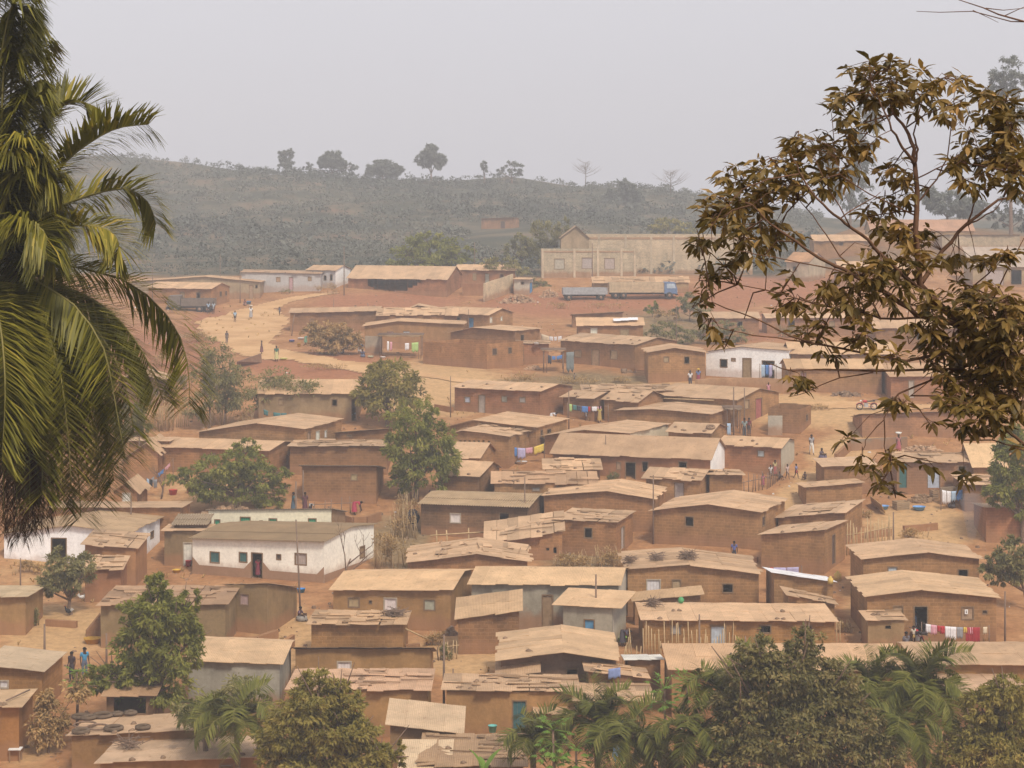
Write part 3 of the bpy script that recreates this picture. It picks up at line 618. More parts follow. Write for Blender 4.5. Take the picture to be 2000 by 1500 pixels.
house('h31c', 'small mud house with dark scraps and stones on a tilted roof', 1180, 1247, 784, 2.3, xs=1297, D=5, roof=('U', 764), color='brown', mess=.6, stones=4)
house('h32', 'wide house with a smooth tan roof and a red brown side door', 1280, 1440, 781, 2.4, xs=1521, D=8, roof=('U', 759), color='tan', win=[(1290,785,1302,800,'d')], swin=[(1455,780,1463,799,'m'),(1476,777,1488,826,'Dr')], mess=.15)
house('h33', 'low mud house with a shallow gable roof above the cream side house', 1205, 1387, 809, 2.3, xs=1430, D=6, roof=('A', 1276, 799), color='tan', yo=802)
house('h38', 'small roofless brick room beside the steep path', 1500, 1562, 799, 2.2, xs=1584, D=4, roof=('F', 0), color='brown', noroof=True, swin=[(1574,809,1578,823,'k')])
house('h39', 'long brick house with a hidden roof below the motorcycle', 1684, 1905, 803, 2.5, D=5, roof=('N',), color='mauve', yo=810)
house('h52', 'broad house with a pale edged low gable roof below the grey trees', 389, 595, 838, 2.4, xs=667, D=8, roof=('A', 505, 827), color='tan', yo=844, swin=[(601,843,606,862,'m'),(617,841,624,862,'W'),(634,840,638,855,'W')], mess=.1)
house('h34', 'wide house with a cream plastered right side', 1064, 1230, 847, 2.4, xs=1305, D=8, roof=('A', 1146, 840), color='orange', yo=851, side_color=(.66,.56,.40), mess=.1)
house('h57', 'mud house with a smooth tan roof right of the tall green tree', 866, 1047, 835, 2.4, xs=1107, D=7, roof=('A', 926, 821), color='tan', yo=836, swin=[(1056,839,1060,856,'k'),(1069,837,1076,847,'d')], mess=.1)
house('h56a', 'mud house with a bare wall top behind the tall green tree', 655, 760, 838, 2.1, D=4, roof=('N',), color='brown', yo=846, win=[(678,849,686,853,'k')])
house('h54b', 'far tan roof above the left gable beside the palm', 252, 330, 862, 2.2, D=4, roof=('S', 855), color='tan')
house('h35', 'mud hut with a row of stones and a tyre on its roof', 1306, 1387, 846, 2.1, xs=1417, D=4.5, roof=('U', 829), color='tan', stones=5, mess=.4)
house('h58', 'mud house with a row of small vent holes under its patched roof', 884, 994, 853, 2.6, xs=1046, D=6, roof=('A', 905, 841), color='tan', yo=846, win=[(897+9*i, 860, 900+9*i, 866, 'h') for i in range(6)]+[(953,861,957,868,'h')], swin=[(1035,852,1041,872,'n')], mess=.6)
house('h36', 'house with a tall steep tan roof and white plastered end wall', 1080, 1387, 895, 2.35, xs=1416, D=6, roof=('U', 857), wall='plaster', color='red', side_color='white', rcol=(.50,.315,.18), mess=.05, rooflen=4, win=[(1205,902,1212,918,'m'),(1222,902,1241,948,'Dn'),(1255,901,1265,922,'d'),(1326,901,1341,918,'d')])
house('h37', 'brick house with a grey plastered end beside the playing children', 1404, 1525, 874, 2.4, xs=1551, D=5, roof=('U', 857), color='red', side_color=(.50,.44,.34), win=[(1480,879,1492,893,'l')], mess=.5)
house('h53', 'long mud house with a smooth tan roof above the left mango', 310, 525, 880, 2.3, xs=578, D=6, roof=('U', 863), color='orange', win=[(412,885,421,900,'p')], mess=.15)
house('h54', 'mud gable with a steep roof beside the palm tips', 240, 308, 884, 2.4, D=6, roof=('A', 287, 865), color='orange', yo=898)
house('h56', 'brown brick house with a ragged tan roof left of the tall green tree', 566, 756, 872, 2.3, D=5, roof=('S', 861), color='brown', mess=.8)
house('h41', 'hut with a bright tan sloping roof at the right edge', 1902, 1962, 909, 2.3, D=4, roof=('U', 867, .7), color='tan', rcol=(.68,.46,.25))
house('h59', 'small tan roofed hut tucked right of the green tree', 878, 935, 894, 2.1, xs=965, D=4.5, roof=('U', 866, .6), color='tan', mess=.2)
house('h61b', 'low roof strewn with dark scraps in front of the tall roofed house', 1066, 1172, 917, 1.9, D=4, roof=('S', 898), color='brown', mess=.9, stones=4)
house('h40a', 'low mud house with a tan roof beside the footpath on the right', 1610, 1708, 908, 2.3, D=4.5, roof=('S', 893), color='brown', yo=912)
house('h40', 'long mud house with two dark doors and a yellow cloth', 1752, 1902, 902, 2.4, D=5, roof=('U', 886), color='mauve', win=[(1754,905,1771,950,'Dt'),(1812,920,1835,950,'Dl'),(1872,909,1886,922,'d')], mess=.6)
house('h62b', 'low ragged extension with propped poles beside the rumpled roof', 1386, 1450, 928, 2.0, D=3.5, roof=('S', 919), color='tan', mess=.8)
house('h60', 'mud hut with a tilted roof under the green tree', 856, 935, 930, 2.2, xs=975, D=5, roof=('U', 903, .6), color='brown', mess=.5)
house('h55', 'tall blank brick wall house with one small window and a dark side', 590, 735, 911, 2.9, xs=749, D=5, roof=('N',), color='brown', corr=True, rcol=(.32,.24,.17), win=[(686,925,697,939,'m')])
house('h42', 'mud hut with a clean tan roof under the leaf sprays', 1575, 1684, 944, 2.2, D=4.5, roof=('S', 936), color='tan', yo=953, mess=.4)
house('h61', 'mud house with a half corrugated patched roof', 966, 1163, 944, 2.2, D=5, roof=('U', 922), color='tan', mess=.85, rcol=OLD, win=[(1040,951,1054,960,'g')], stones=4)
house('h62', 'mud house with a crumpled torn roof and a grey door', 1262, 1367, 938, 2.1, xs=1392, D=4.5, roof=('U', 919), color='tan', mess=.95, win=[(1318,942,1335,975,'Dg')])
house('h117', 'mud hut with a broken brown roof beside the right hand tree', 1884, 1965, 946, 2.0, D=4, roof=('S', 928), color='brown', mess=.8)
house('h63', 'mud house with a low peaked roof behind the steep tan hall', 1063, 1276, 975, 2.4, xs=1300, D=6, roof=('A', 1188, 959), color='orange', yo=968, mess=.5)
house('h54c', 'narrow gabled hut with a white door below the palm tips', 222, 268, 960, 2.5, xs=288, D=4, roof=('A', 248, 942), color='orange', win=[(240,962,254,986,'DW')], swin=[(271,945,276,962,'W')], mess=.4)
house('h64', 'brick house with a grey corrugated roof and two white shutters', 822, 1030, 990, 2.5, xs=1062, D=6, roof=('U', 968, .6), color='dark', corr=True, rcol=(.38,.265,.155), win=[(880,1002,899,1022,'W'),(976,1001,994,1022,'d')])
house('h103', 'long brown house with plank like blocks behind the white left house', 96, 352, 992, 2.4, D=4.5, roof=('F', -.06), color='orange', win=[(135,1007,155,1015,'k'),(210,1006,230,1016,'k'),(284,1006,304,1018,'p')])
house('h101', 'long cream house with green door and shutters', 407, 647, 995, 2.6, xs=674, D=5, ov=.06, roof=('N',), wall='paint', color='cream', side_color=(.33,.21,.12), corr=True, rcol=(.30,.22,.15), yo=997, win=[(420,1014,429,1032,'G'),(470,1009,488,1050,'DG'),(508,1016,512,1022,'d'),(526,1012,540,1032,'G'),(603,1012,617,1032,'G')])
house('h67', 'broad plain brick house with a low peaked roof and one dark window', 1277, 1487, 1001, 2.7, xs=1533, D=7, roof=('A', 1384, 985), color='tan', yo=997, win=[(1339,1008,1354,1029,'n')], swin=[(1489,1008,1494,1028,'k')], mess=.35)
house('h115', 'reddish brick house at the right edge below the dark tree', 1926, 2040, 992, 2.4, D=4, roof=('S', 984), color='red', yaw=0)
house('h43', 'mud house with a ragged sloping tan roof, uphill of the two', 1520, 1650, 1001, 2.4, xs=1684, D=5, roof=('S', 978), color='tan', yo=1011, mess=.6)
house('h66', 'small hut with stacked roof planks and one framed window', 1088, 1203, 1021, 2.5, xs=1236, D=5, roof=('S', 1000), color='orange', mess=.95, win=[(1142,1030,1156,1052,'d')], swin=[(1213,1028,1219,1058,'Dg')])
house('h104', 'white house with peeling plaster and a dark garage mouth', 8, 250, 1041, 2.6, xs=312, D=7, roof=('A', 136, 1026), wall='paint', color=(.90,.89,.90), mess=.08, yo=1042, rcol=(.50,.345,.20), win=[(101,1050,129,1100,'Dn'),(231,1046,236,1056,'d')], swin=[(265,1047,270,1059,'d'),(294,1037,300,1052,'k')])
house('h102', 'little annex with a mossy fibre cement roof beside the cream house', 340, 402, 1024, 2.6, xs=413, D=3, roof=('S', 1006), color='dark', corr=True, rcol=(.34,.25,.16))
house('h102b', 'tan plastered annex with a white door at the corner of the white house', 321, 403, 1037, 2.4, D=3, roof=('F', -.02), wall='plaster', color=(.33,.22,.12), win=[(359,1059,375,1108,'DW')])
house('h44', 'tall mud house with a ragged sloping roof and slit door, downhill of the two', 1487, 1610, 1036, 3.0, xs=1650, D=5, roof=('S', 1018), color='tan', yo=1045, mess=.55, swin=[(1625,1043,1631,1100,'Dk')])
house('h65', 'low sloping roofed store in the dry scrub', 952, 1098, 1038, 2.0, D=3.5, roof=('F', .22), color='orange', yo=1059, mess=.8, win=[(1067,1070,1071,1075,'h'),(1081,1069,1087,1081,'h')])
house('h100', 'white house with brown painted base and grey corrugated roof', 376, 633, 1057, 2.8, xs=730, D=7.5, roof=('U', 1030), wall='paint', color=(.92,.88,.78), ov=.22, corr=True, rcol=(.27,.185,.105), yo=1051, band=(.55,(.36,.235,.155)), found=1.6,
      win=[(411,1077,428,1100,'t'),(468,1078,482,1099,'t'),(492,1079,512,1136,'Dn'),(541,1082,548,1094,'k'),(577,1080,598,1104,'g')], swin=[(703,1066,712,1090,'w')])
house('h105', 'square mud hut with a littered flat roof in front of the white left house', 166, 265, 1072, 2.5, xs=287, D=4, roof=('F', .06), wall='plaster', color='orange', mess=.95, yo=1063)
house('h72', 'mud house with a low peaked roof under the right hand branch', 1686, 1912, 1092, 2.5, D=5, roof=('A', 1810, 1079), color='tan', yo=1092, win=[(1735,1106,1752,1126,'l'),(1872,1111,1890,1128,'d')], mess=.35)
house('h91', 'low gabled house half buried behind the grey plastered house', 796, 1030, 1097, 2.1, D=6, roof=('A', 930, 1082), color='orange', yo=1099, mess=.6)
house('h106', 'deep orange mud store with junk on its roof beside the grey bush', 166, 236, 1112, 2.1, xs=248, D=3.5, roof=('F', .05), wall='plaster', color='red', mess=.95)
house('h68', 'large mud house with brush bundles on its low peaked roof', 1226, 1482, 1121, 2.6, D=6, roof=('A', 1347, 1104), color='tan', yo=1112, win=[(1264,1131,1289,1182,'DW'),(1314,1131,1329,1150,'m'),(1412,1139,1431,1159,'n')], mess=.55)
house('h71', 'brick room with a bright white tin roof edge', 1512, 1627, 1137, 2.4, D=4, roof=('F', -.11), color='tan', yo=1120, rcol=(.88,.86,.86), mess=.1)
house('h88', 'long grey cement house with a bright tan roof and plank door', 921, 1207, 1142, 2.7, xs=1224, D=5.5, roof=('U', 1111), wall='plaster', color=(.40,.35,.28), side_color=(.50,.45,.37), rcol=(.68,.46,.26), yo=1139, mess=.06, win=[(984,1156,1003,1177,'n'),(1060,1161,1079,1226,'Dw')])  # side_color is the front's grey made paler: light on that side painted in
house('h87', 'wide mud house with a clean tan roof and a white cloth window', 651, 880, 1151, 2.55, xs=921, D=6.5, roof=('U', 1117), wall='plaster', color=(.42,.235,.10), rcol=(.66,.44,.25), yo=1151, mess=.06, win=[(681,1166,701,1187,'m'),(722,1172,725,1180,'k'),(751,1167,774,1200,'W'),(829,1170,849,1193,'g')])
house('h107b', 'old mud house with a peeling ochre front and a rough side wall', 440, 522, 1141, 3.1, xs=580, D=4.5, ov=.08, roof=('N',), wall='plaster', color=(.36,.235,.12), yo=1143, win=[(469,1159,485,1183,'p')], side_color=None)
house('h69', 'narrow lean-to roof strip against the large mud house', 1240, 1368, 1160, 2.1, D=1.6, roof=('S', 1147), color='tan', yo=1173, mess=.1, rcol=(.66,.44,.25))
house('h108', 'mud hut with a pale roof at the left edge', -40, 50, 1166, 2.3, D=4.5, roof=('S', 1146), wall='plaster', color=(.40,.24,.11), rcol=(.60,.46,.28), mess=.1)
house('h73', 'big mud house with a poster on its shutter behind the red washing', 1694, 1946, 1167, 2.6, D=6, roof=('A', 1800, 1152), color='tan', yo=1165, rcol=(.62,.41,.23), mess=.2, win=[(1746,1182,1763,1210,'m'),(1786,1183,1811,1242,'Dn'),(1879,1184,1901,1211,'m'),(1920,1191,1927,1200,'k')])
house('h71b', 'lean-to of broken boards below the white tin roof', 1540, 1630, 1181, 1.9, D=2.4, roof=('F', -.02), color='tan', yo=1163, mess=.95)
house('h107', 'old mud house with rippled rusty sheets behind the left mango', 197, 440, 1182, 2.6, D=5.5, roof=('S', 1147), wall='plaster', color=(.34,.235,.125), mess=.9, rcol=OLD)
house('h89', 'small grey cement room with a blue window shutter', 1100, 1196, 1187, 2.4, xs=1222, D=3.5, roof=('S', 1157), wall='plaster', color=(.44,.38,.30), side_color=(.55,.49,.40), rcol=(.66,.44,.25), mess=.05, win=[(1142,1209,1160,1230,'b')], os_=.6)  # right side in a lighter grey, light falling on it put into the colour
house('h90', 'narrow brick hut with a tilted tan roof beside the grey cement house', 895, 1014, 1192, 2.5, D=3.5, roof=('F', .12), color='brown', yo=1208, rcol=(.62,.41,.23), mess=.3)
house('h74', 'little mud outhouse with a slot window and loose tin on top', 1695, 1766, 1212, 1.9, D=2.2, roof=('F', .02), wall='plaster', color=(.42,.27,.14), mess=.95, win=[(1729,1222,1740,1229,'h')], xs=None)
house('h70', 'very long mud house with a tan sheet roof and a white tin door', 1258, 1630, 1214, 2.4, D=5, roof=('S', 1182), color=(.42,.225,.09), yo=1211, rcol=(.66,.43,.25), mess=.3, stones=6, win=[(1311,1221,1329,1240,'g'),(1389,1221,1417,1262,'Dl'),(1485,1220,1505,1238,'n'),(1565,1221,1585,1240,'k')])
house('h86', 'mud house with a heap of torn tin and boards on its roof', 608, 788, 1221, 2.3, D=5, roof=('S', 1196), color=(.40,.215,.09), mess=1.0, yo=1219, rcol=(.58,.38,.22))
house('h85', 'long low mud house with a black roof edge and a white window', 577, 840, 1267, 2.4, D=4.5, roof=('N',), wall='plaster', color=(.43,.245,.105), rcol=(.24,.15,.09), win=[(660,1291,685,1312,'W')], mess=.3)
house('h79', 'purple brown plastered house with a two tone peaked roof', 978, 1203, 1284, 2.3, D=5.5, roof=('A', 1100, 1269), wall='plaster', color=(.30,.18,.12), yo=1284, rcol=(.66,.44,.25), mess=.45, win=[(1107,1305,1128,1320,'n')], ov=.9)
house('h78', 'small brown shed with a white tin roof beside the stake fence', 1226, 1290, 1290, 2.0, D=3, roof=('S', 1281), wall='plaster', color='brown', rcol=(.84,.80,.72), mess=.3)
house('h75', 'long mud house with a smooth tan roof at the right edge', 1795, 2060, 1297, 2.4, D=5, roof=('U', 1264, .8), wall='plaster', color=(.42,.225,.09), rcol=(.64,.42,.25), mess=.15, stones=0)
house('h77', 'long house with a broad tan roof behind the big dark mango', 1312, 1765, 1308, 2.4, D=5, roof=('U', 1259, .85), wall='plaster', color=(.41,.225,.10), rcol=(.56,.36,.21), mess=.35)
house('h111', 'grey plastered house with a tan roof right of the left mango', 368, 546, 1297, 2.5, D=5.5, roof=('U', 1262, .8), wall='plaster', color=(.40,.365,.31), yo=1290, rcol=(.62,.42,.24), mess=.2)
house('h109', 'hut with a broad pale roof behind the tall thin pole', -30, 82, 1310, 2.4, xs=122, D=4.5, roof=('S', 1276), color=(.41,.215,.085), rcol=(.60,.46,.31), mess=.05, yo=1298, win=[(0,1328,15,1345,'W')])
house('h80c', 'low tan shelter roof sheet in front of the purple brown house', 975, 1048, 1312, 2.0, D=3, roof=('F', .15), color='tan', yo=1322, mess=.3)
house('h80d', 'sagging patched roof below the purple brown house on its right', 1150, 1262, 1325, 2.0, D=3.5, roof=('S', 1307), color='brown', mess=1.0, yo=1312)
house('h84', 'mud house with a patchwork roof of rust and grey sheets', 568, 835, 1348, 2.4, D=4.5, roof=('S', 1310), wall='plaster', color=(.43,.24,.10), rcol=(.60,.38,.24), mess=.8, stones=6)
house('h116', 'low tan roof at the right edge below the long roof', 1862, 2010, 1352, 2.2, D=4.5, roof=('S', 1316), wall='plaster', color='brown', rcol=(.62,.40,.25), mess=.2)
house('h80e', 'rag covered low roof between the palms and the long patched house', 1125, 1272, 1371, 2.1, D=4.5, roof=('S', 1338), color='tan', mess=1.0)
house('h80', 'long mud house with poles lying on its roof and a teal door', 872, 1126, 1352, 2.5, D=5, roof=('S', 1322), wall='plaster', color=(.44,.245,.105), mess=1.0, yo=1350, win=[(1002,1367,1027,1410,'Dt'),(1100,1362,1112,1372,'k')], stones=6)
house('h118', 'small shelter roof half hidden under the left mango', 208, 300, 1357, 2.0, D=3, roof=('F', .12), wall='plaster', color='dark', rcol=OLD, mess=.4, win=[(222,1362,285,1395,'h')])
house('h110', 'mud hut with a tilted roof holding dark sticks at the left edge', -60, 37, 1381, 2.6, xs=64, D=4.5, roof=('S', 1349), wall='plaster', color=(.42,.20,.075), rcol=(.58,.40,.24), mess=.35, stones=3)
house('h80b', 'low tin lean-to in front of the teal door house', 1050, 1135, 1394, 1.8, D=2.6, roof=('S', 1374), color='tan', mess=.6)
house('h82', 'mud house with a smooth pale slanting roof behind the front mango', 762, 898, 1428, 2.2, D=4, roof=('U', 1381, .8), wall='plaster', color=(.37,.225,.115), yo=1413, rcol=(.64,.47,.31), mess=.1)
house('h112', 'mud house with tyres and stones scattered on its tan roof', 140, 425, 1424, 2.4, D=4.5, roof=('S', 1392), wall='plaster', color=(.34,.19,.085), yo=1438, rcol=(.54,.36,.22), mess=.35, stones=5)
house('h81', 'house with a dark roof of old boards and sticks at the bottom', 822, 1022, 1496, 2.3, D=5, roof=('S', 1438), color='dark', rcol=(.36,.23,.13), mess=1.0)
house('h83', 'pale flat roof sheet house right of the front mango', 786, 872, 1502, 2.2, D=4, roof=('S', 1449), color='tan', rcol=(.66,.50,.33), mess=.05)
house('h113', 'long low mud house with a tan corrugated roof at the bottom left', 196, 497, 1478, 2.4, D=4.5, roof=('S', 1439), wall='plaster', color=(.43,.225,.09), yo=1490, rcol=(.58,.40,.26), mess=.2, stones=4, win=[(430,1491,452,1500,'g')])

# piers and a ring beam on the unfinished building
def piers(key, xs, bands):
    e, H, L, D, un = HOUSES[key]; O = e.location; ph = e.rotation_euler.z; U = Vector((math.cos(ph), math.sin(ph), 0))
    for x in xs:
        k = (x-CX)/F; u = (k*O.y - O.x)/(U.x - k*U.y); b = MB(); b.box(u-.17, -.09, -1, u+.17, -.002, H(u, 0)+.12); b.build('pier', M['plaster'], e, (.55,.44,.31))
    for z0, z1 in bands:
        us = sorted((( (x-CX)/F*O.y - O.x)/(U.x - (x-CX)/F*U.y)) for x in xs); b = MB(); cur = .01
        for u in us + [L+.17]:
            if u-.172 > cur: b.box(cur, -.06, z0, u-.172, -.002, z1)
            cur = u+.172
        b.build('ring_beam', M['plaster'], e, (.56,.46,.33))
piers('h8b', (1125, 1170, 1222, 1272, 1316, 1400), ((5.55, 5.85),)); piers('h8', (1060, 1122, 1168, 1214, 1240), ((3.75, 3.95),))
# ------------------------------------------------------------------ trees and plants
def leaf_quads(C, D, Nn, ln, wd):
    """diamond leaves: centre, direction, normal arrays"""
    D = D / (np.linalg.norm(D, axis=1, keepdims=True) + 1e-9); S = np.cross(D, Nn); S /= (np.linalg.norm(S, axis=1, keepdims=True) + 1e-9)
    ln = ln[:, None]; wd = wd[:, None]
    a = C - D*ln*.5; c = C + D*ln*.5; m = C - D*ln*.08; up = np.cross(S, D) * wd * .18
    return np.stack([a, m + S*wd*.5 + up, c, m - S*wd*.5 + up], 1)
def crown_quads(lobes, n, size, aspect=.38, droop=.45, clumps=None, rng=RNG, shell=.55, spread=.20):
    """lobes: (x,y,z,rx,ry,rz); leaves gathered in clumps through each lobe"""
    L = np.array(lobes, float); wgt = (L[:,3]*L[:,5]); wgt /= wgt.sum(); Q = []; T = []
    for lb, wg in zip(L, wgt):
        nl = int(n*wg); nc = clumps or max(6, int(nl/38)); nc = max(5, int(nc))
        d = rng.normal(size=(nc,3)); d /= np.linalg.norm(d, axis=1, keepdims=True); rr = (shell*.7 + (1-shell*.7)*rng.random(nc)**.6)*(.86+.24*rng.random(nc))
        cc = lb[:3] + d*rr[:,None]*lb[3:6]
        k = rng.integers(0, nc, nl); off = rng.normal(size=(nl,3)); off /= np.linalg.norm(off, axis=1, keepdims=True); off *= rng.random(nl)[:,None]**.5
        cs = spread*(.7+.6*rng.random(nc))
        P = cc[k] + off*(cs[k][:,None])*lb[3:6]*1.15
        out = off*.9 + d[k]*.6 + rng.normal(size=(nl,3))*.45; out[:,2] -= droop
        nn = d[k]*.5 + off*.4 + rng.normal(size=(nl,3))*.5; nn[:,2] += .7
        sz = size*(.65+.7*rng.random(nl)); Q.append(leaf_quads(P, out, nn, sz, sz*aspect))
        ct = rng.normal(.0, .13, nc); T.append(np.clip(.40 + ct[k] + rng.normal(0, .12, nl), 0, 1))
    return np.concatenate(Q), np.concatenate(T)
def lobes_px(blobs, Y, depth=1.0):
    o = []
    for x, y, rx, ry in blobs:
        dy = RNG.uniform(-.25, .25) * rx*Y/F; p = at(x, y, Y + dy); o.append((p.x, p.y, p.z, rx*Y/F, rx*Y/F*depth, ry*Y/F))
    return o
def limbs(b, base, tips, r0, rng=random, n=6, m=0):
    """trunk forking into limbs that run up into the crown"""
    base = Vector(base); mid = Vector((sum(t[0] for t in tips)/len(tips), sum(t[1] for t in tips)/len(tips), sum(t[2] for t in tips)/len(tips)))
    fork = base.lerp(mid, .38); fork.x = base.x*.75 + fork.x*.25; fork.y = base.y*.75 + fork.y*.25
    b.tube([base - Vector((0,0,.4)), base + Vector((0,0,.1)), base.lerp(fork, .5) + Vector((rng.uniform(-.1,.1), 0, 0)), fork], [r0*1.35, r0*1.15, r0*.9, r0*.78], n, .5, m)
    for t in tips:
        t = Vector(t); q = fork.lerp(t, .5) + Vector((rng.uniform(-.3,.3), rng.uniform(-.3,.3), rng.uniform(0,.4)))*r0*3
        b.tube([fork, q, t], [r0*.62, r0*.4, r0*.14], 5, .5, m)
        for _ in range(3):
            e = t + Vector((rng.uniform(-1,1), rng.uniform(-1,1), rng.uniform(-.2,1)))*r0*5; b.tube([q.lerp(t, .6), e], [r0*.2, r0*.06], 4, .5, m)
def tree(label, blobs, base_px, Y=None, n=4000, size=.30, leaf='mango', name='mango_tree', cat='tree', r0=.18, group=None, aspect=.36, droop=.45, bark='bark', depth=1.0, shell=.55, spread=.2, h_base=0.0):
    bp = hit(*base_px) if Y is None else None
    if bp is None:
        a, _ = ray(*base_px); bp = Vector((a*Y, Y, float(gz(a*Y, Y))))
    Y = bp.y; lb = lobes_px(blobs, Y, depth); n = int(n*1.7); size *= 1.15
    e = thing(name, label, cat, bp, 0, group)
    Q, T = crown_quads(lb, n, size, aspect, droop, shell=shell, spread=spread); c = MB(); c.quads(Q, T); c.build('crown', M[leaf], e, loc=bp).location = (0,0,0)
    t = MB(); limbs(t, bp, [(l[0], l[1], l[2]) for l in lb], r0); t.build('trunk', M[bark], e, loc=bp).location = (0,0,0)
    return e
tree('round brownish mango tree above the tall green one', [(765,745,62,42),(730,765,42,38),(800,770,38,42),(760,785,55,35),(755,720,38,22),(710,768,25,25)], (757, 832), n=4800, size=.34, leaf='mangod', r0=.2)
tree('tall green mango tree in the middle of the village', [(810,820,50,42),(800,870,55,45),(850,870,50,45),(825,920,62,38),(790,935,40,30),(865,905,38,35),(845,815,20,22),(770,870,26,30)], (812, 978), n=6500, size=.30, leaf='mango', r0=.24)
tree('wide dark mango tree shading the swept yard on the left', [(470,900,48,36),(420,918,58,34),(500,935,58,38),(440,955,68,28),(370,935,45,26),(525,965,42,30),(478,872,24,20),(400,960,40,22),(545,925,25,25),(345,932,22,14)], (464, 992), n=6500, size=.30, leaf='mango', r0=.2)
tree('big leafy mango tree before the old rippled roof house', [(310,1150,38,34),(300,1200,62,48),(350,1210,42,48),(285,1255,60,50),(340,1280,58,55),(270,1310,48,48),(325,1345,62,42),(370,1170,22,24),(250,1200,24,24),(380,1240,18,40),(230,1330,40,40),(180,1335,38,28),(200,1310,28,22)], (300, 1420), n=9500, size=.26, leaf='mango', r0=.22)
tree('greyish bush tree by the chickens', [(130,1100,48,28),(105,1125,32,30),(160,1120,32,30),(120,1145,48,26),(90,1150,18,20)], (138, 1200), n=3600, size=.22, leaf='grey', r0=.12, name='bush_tree', aspect=.4)
tree('dark mango tree on the right edge above the red brick house', [(1985,870,45,40),(1960,905,40,40),(1975,950,48,38),(1945,965,26,22),(1995,985,30,30),(1955,940,20,20)], (2000, 1060), n=4800, size=.30, leaf='mango', r0=.2)
tree('grey green tree spreading in front of the right hand gable', [(1975,1085,38,34),(1945,1105,34,28),(1985,1115,34,28),(1925,1098,18,14),(1955,1130,20,18),(1975,1055,18,16)], (2005, 1190), n=3000, size=.26, leaf='grey', r0=.12, name='spreading_tree')
G3 = 'thin grey trees below the road bend'
tree('tallest of the thin grey green trees below the fallen sheet', [(412,690,36,28),(400,730,34,34),(430,740,30,30),(408,770,30,30),(385,800,26,26)], (410, 838), n=2600, size=.26, leaf='grey', name='thin_tree', group=G3, r0=.11, shell=.2, spread=.3)
tree('thin grey tree with two slim trunks beside the cane fence', [(455,735,34,28),(440,765,34,26),(470,780,30,28),(445,790,24,22)], (438, 832), n=2200, size=.26, leaf='grey', name='thin_tree', group=G3, r0=.10, shell=.2, spread=.3)
tree('wispy grey tree leaning before the smooth tan house', [(530,740,44,20),(580,755,40,22),(510,775,36,26),(610,765,18,24),(560,790,26,20)], (592, 820), n=2200, size=.26, leaf='grey', name='thin_tree', group=G3, r0=.09, shell=.2, spread=.34)
tree('olive brown roadside bush beside the washing women', [(640,652,44,24),(612,648,26,20),(675,658,32,24),(645,674,52,18),(690,672,20,18)], (645, 692), n=5200, size=.30, leaf='dry', name='roadside_bush', cat='bush', r0=.08, shell=.2)
tree('dark bush below the dark brick house', [(262,805,32,30),(250,830,30,26),(278,838,20,22)], (262, 862), n=2000, size=.28, leaf='grey', name='dark_bush', cat='bush', r0=.08)
tree('dense yellow brown flowering mango tree in the front', [(620,1345,52,34),(600,1390,70,44),(670,1385,48,40),(570,1430,66,46),(640,1430,74,46),(700,1430,50,40),(560,1480,62,40),(620,1490,90,40),(710,1480,62,36),(760,1480,34,26),(660,1345,30,22),(780,1460,12,14)], (640, 1600), Y=86, n=14000, size=.21, leaf='mangod', r0=.25)
tree('huge dust covered tree filling the lower right corner', [(1490,1275,55,34),(1570,1265,42,40),(1540,1310,90,44),(1460,1330,58,40),(1620,1330,60,44),(1500,1370,100,50),(1600,1380,90,50),(1450,1420,80,50),(1560,1440,120,55),(1680,1420,60,48),(1480,1480,100,48),(1620,1490,110,48),(1720,1480,60,40),(1405,1480,40,36),(1650,1370,44,40),(1420,1370,34,26)], (1560, 1640), Y=84, n=27000, size=.185, leaf='lowcop', name='broadleaf_tree', r0=.3, aspect=.42)
tree('dark dense tree in the bottom right corner', [(1965,1350,50,34),(1930,1380,50,36),(1980,1410,60,50),(1900,1430,50,44),(1940,1470,80,46),(1860,1480,50,36),(1990,1490,50,40)], (1960, 1640), Y=86, n=13000, size=.18, leaf='mangod', r0=.25)
tree('brown bush growing behind the banana at the bottom', [(1300,1470,40,40),(1260,1490,40,30),(1340,1490,40,30)], (1300, 1560), Y=88, n=1800, size=.22, leaf='grey', name='low_bush', cat='bush', r0=.07)
tree('bush sprouting between the huts at the lower left', [(95,1395,30,34),(80,1430,26,30),(115,1420,24,30),(88,1365,22,22),(150,1350,26,24)], (95, 1470), n=2000, size=.2, leaf='dry', name='straggly_bush', cat='bush', r0=.06, shell=.1, spread=.4)
tree('pale shrub beside the grey plastered house', [(400,1385,40,22),(370,1395,30,26),(430,1365,34,20),(470,1340,40,20)], (410, 1425), Y=94, n=1500, size=.22, leaf='grey', name='pale_shrub', cat='bush', r0=.06, shell=.1, spread=.4)
# the hill and the ridge
tree('broad green tree on the hill foot behind the broad brick hall', [(840,490,62,32),(790,500,40,28),(890,500,38,28),(835,470,40,20),(850,515,80,20)], (845, 533), n=3000, size=.6, leaf='mango', name='broad_tree', r0=.3)
tree('pale green tree below the hillside hut', [(1015,475,26,24),(1035,490,26,24),(1000,490,18,18)], (1020, 525), n=900, size=.6, leaf='grey', name='pale_tree', r0=.15)
tree('feathery yellow brown bamboo clump left of the thatched top', [(1070,460,34,30),(1060,490,30,26),(1100,445,18,22),(1045,450,14,20),(1085,490,20,26)], (1072, 535), n=1700, size=.7, leaf='grey', name='bamboo_clump', cat='bamboo', r0=.1, aspect=.16, droop=-.2)
tree('low dark brown thorn bush above the cream block wall', [(975,513,38,13),(1010,525,36,13),(950,518,18,9),(1040,560,26,20),(1060,570,22,20)], (1012, 556), n=1700, size=.4, leaf='grey', name='thorn_bush', cat='bush', r0=.1)
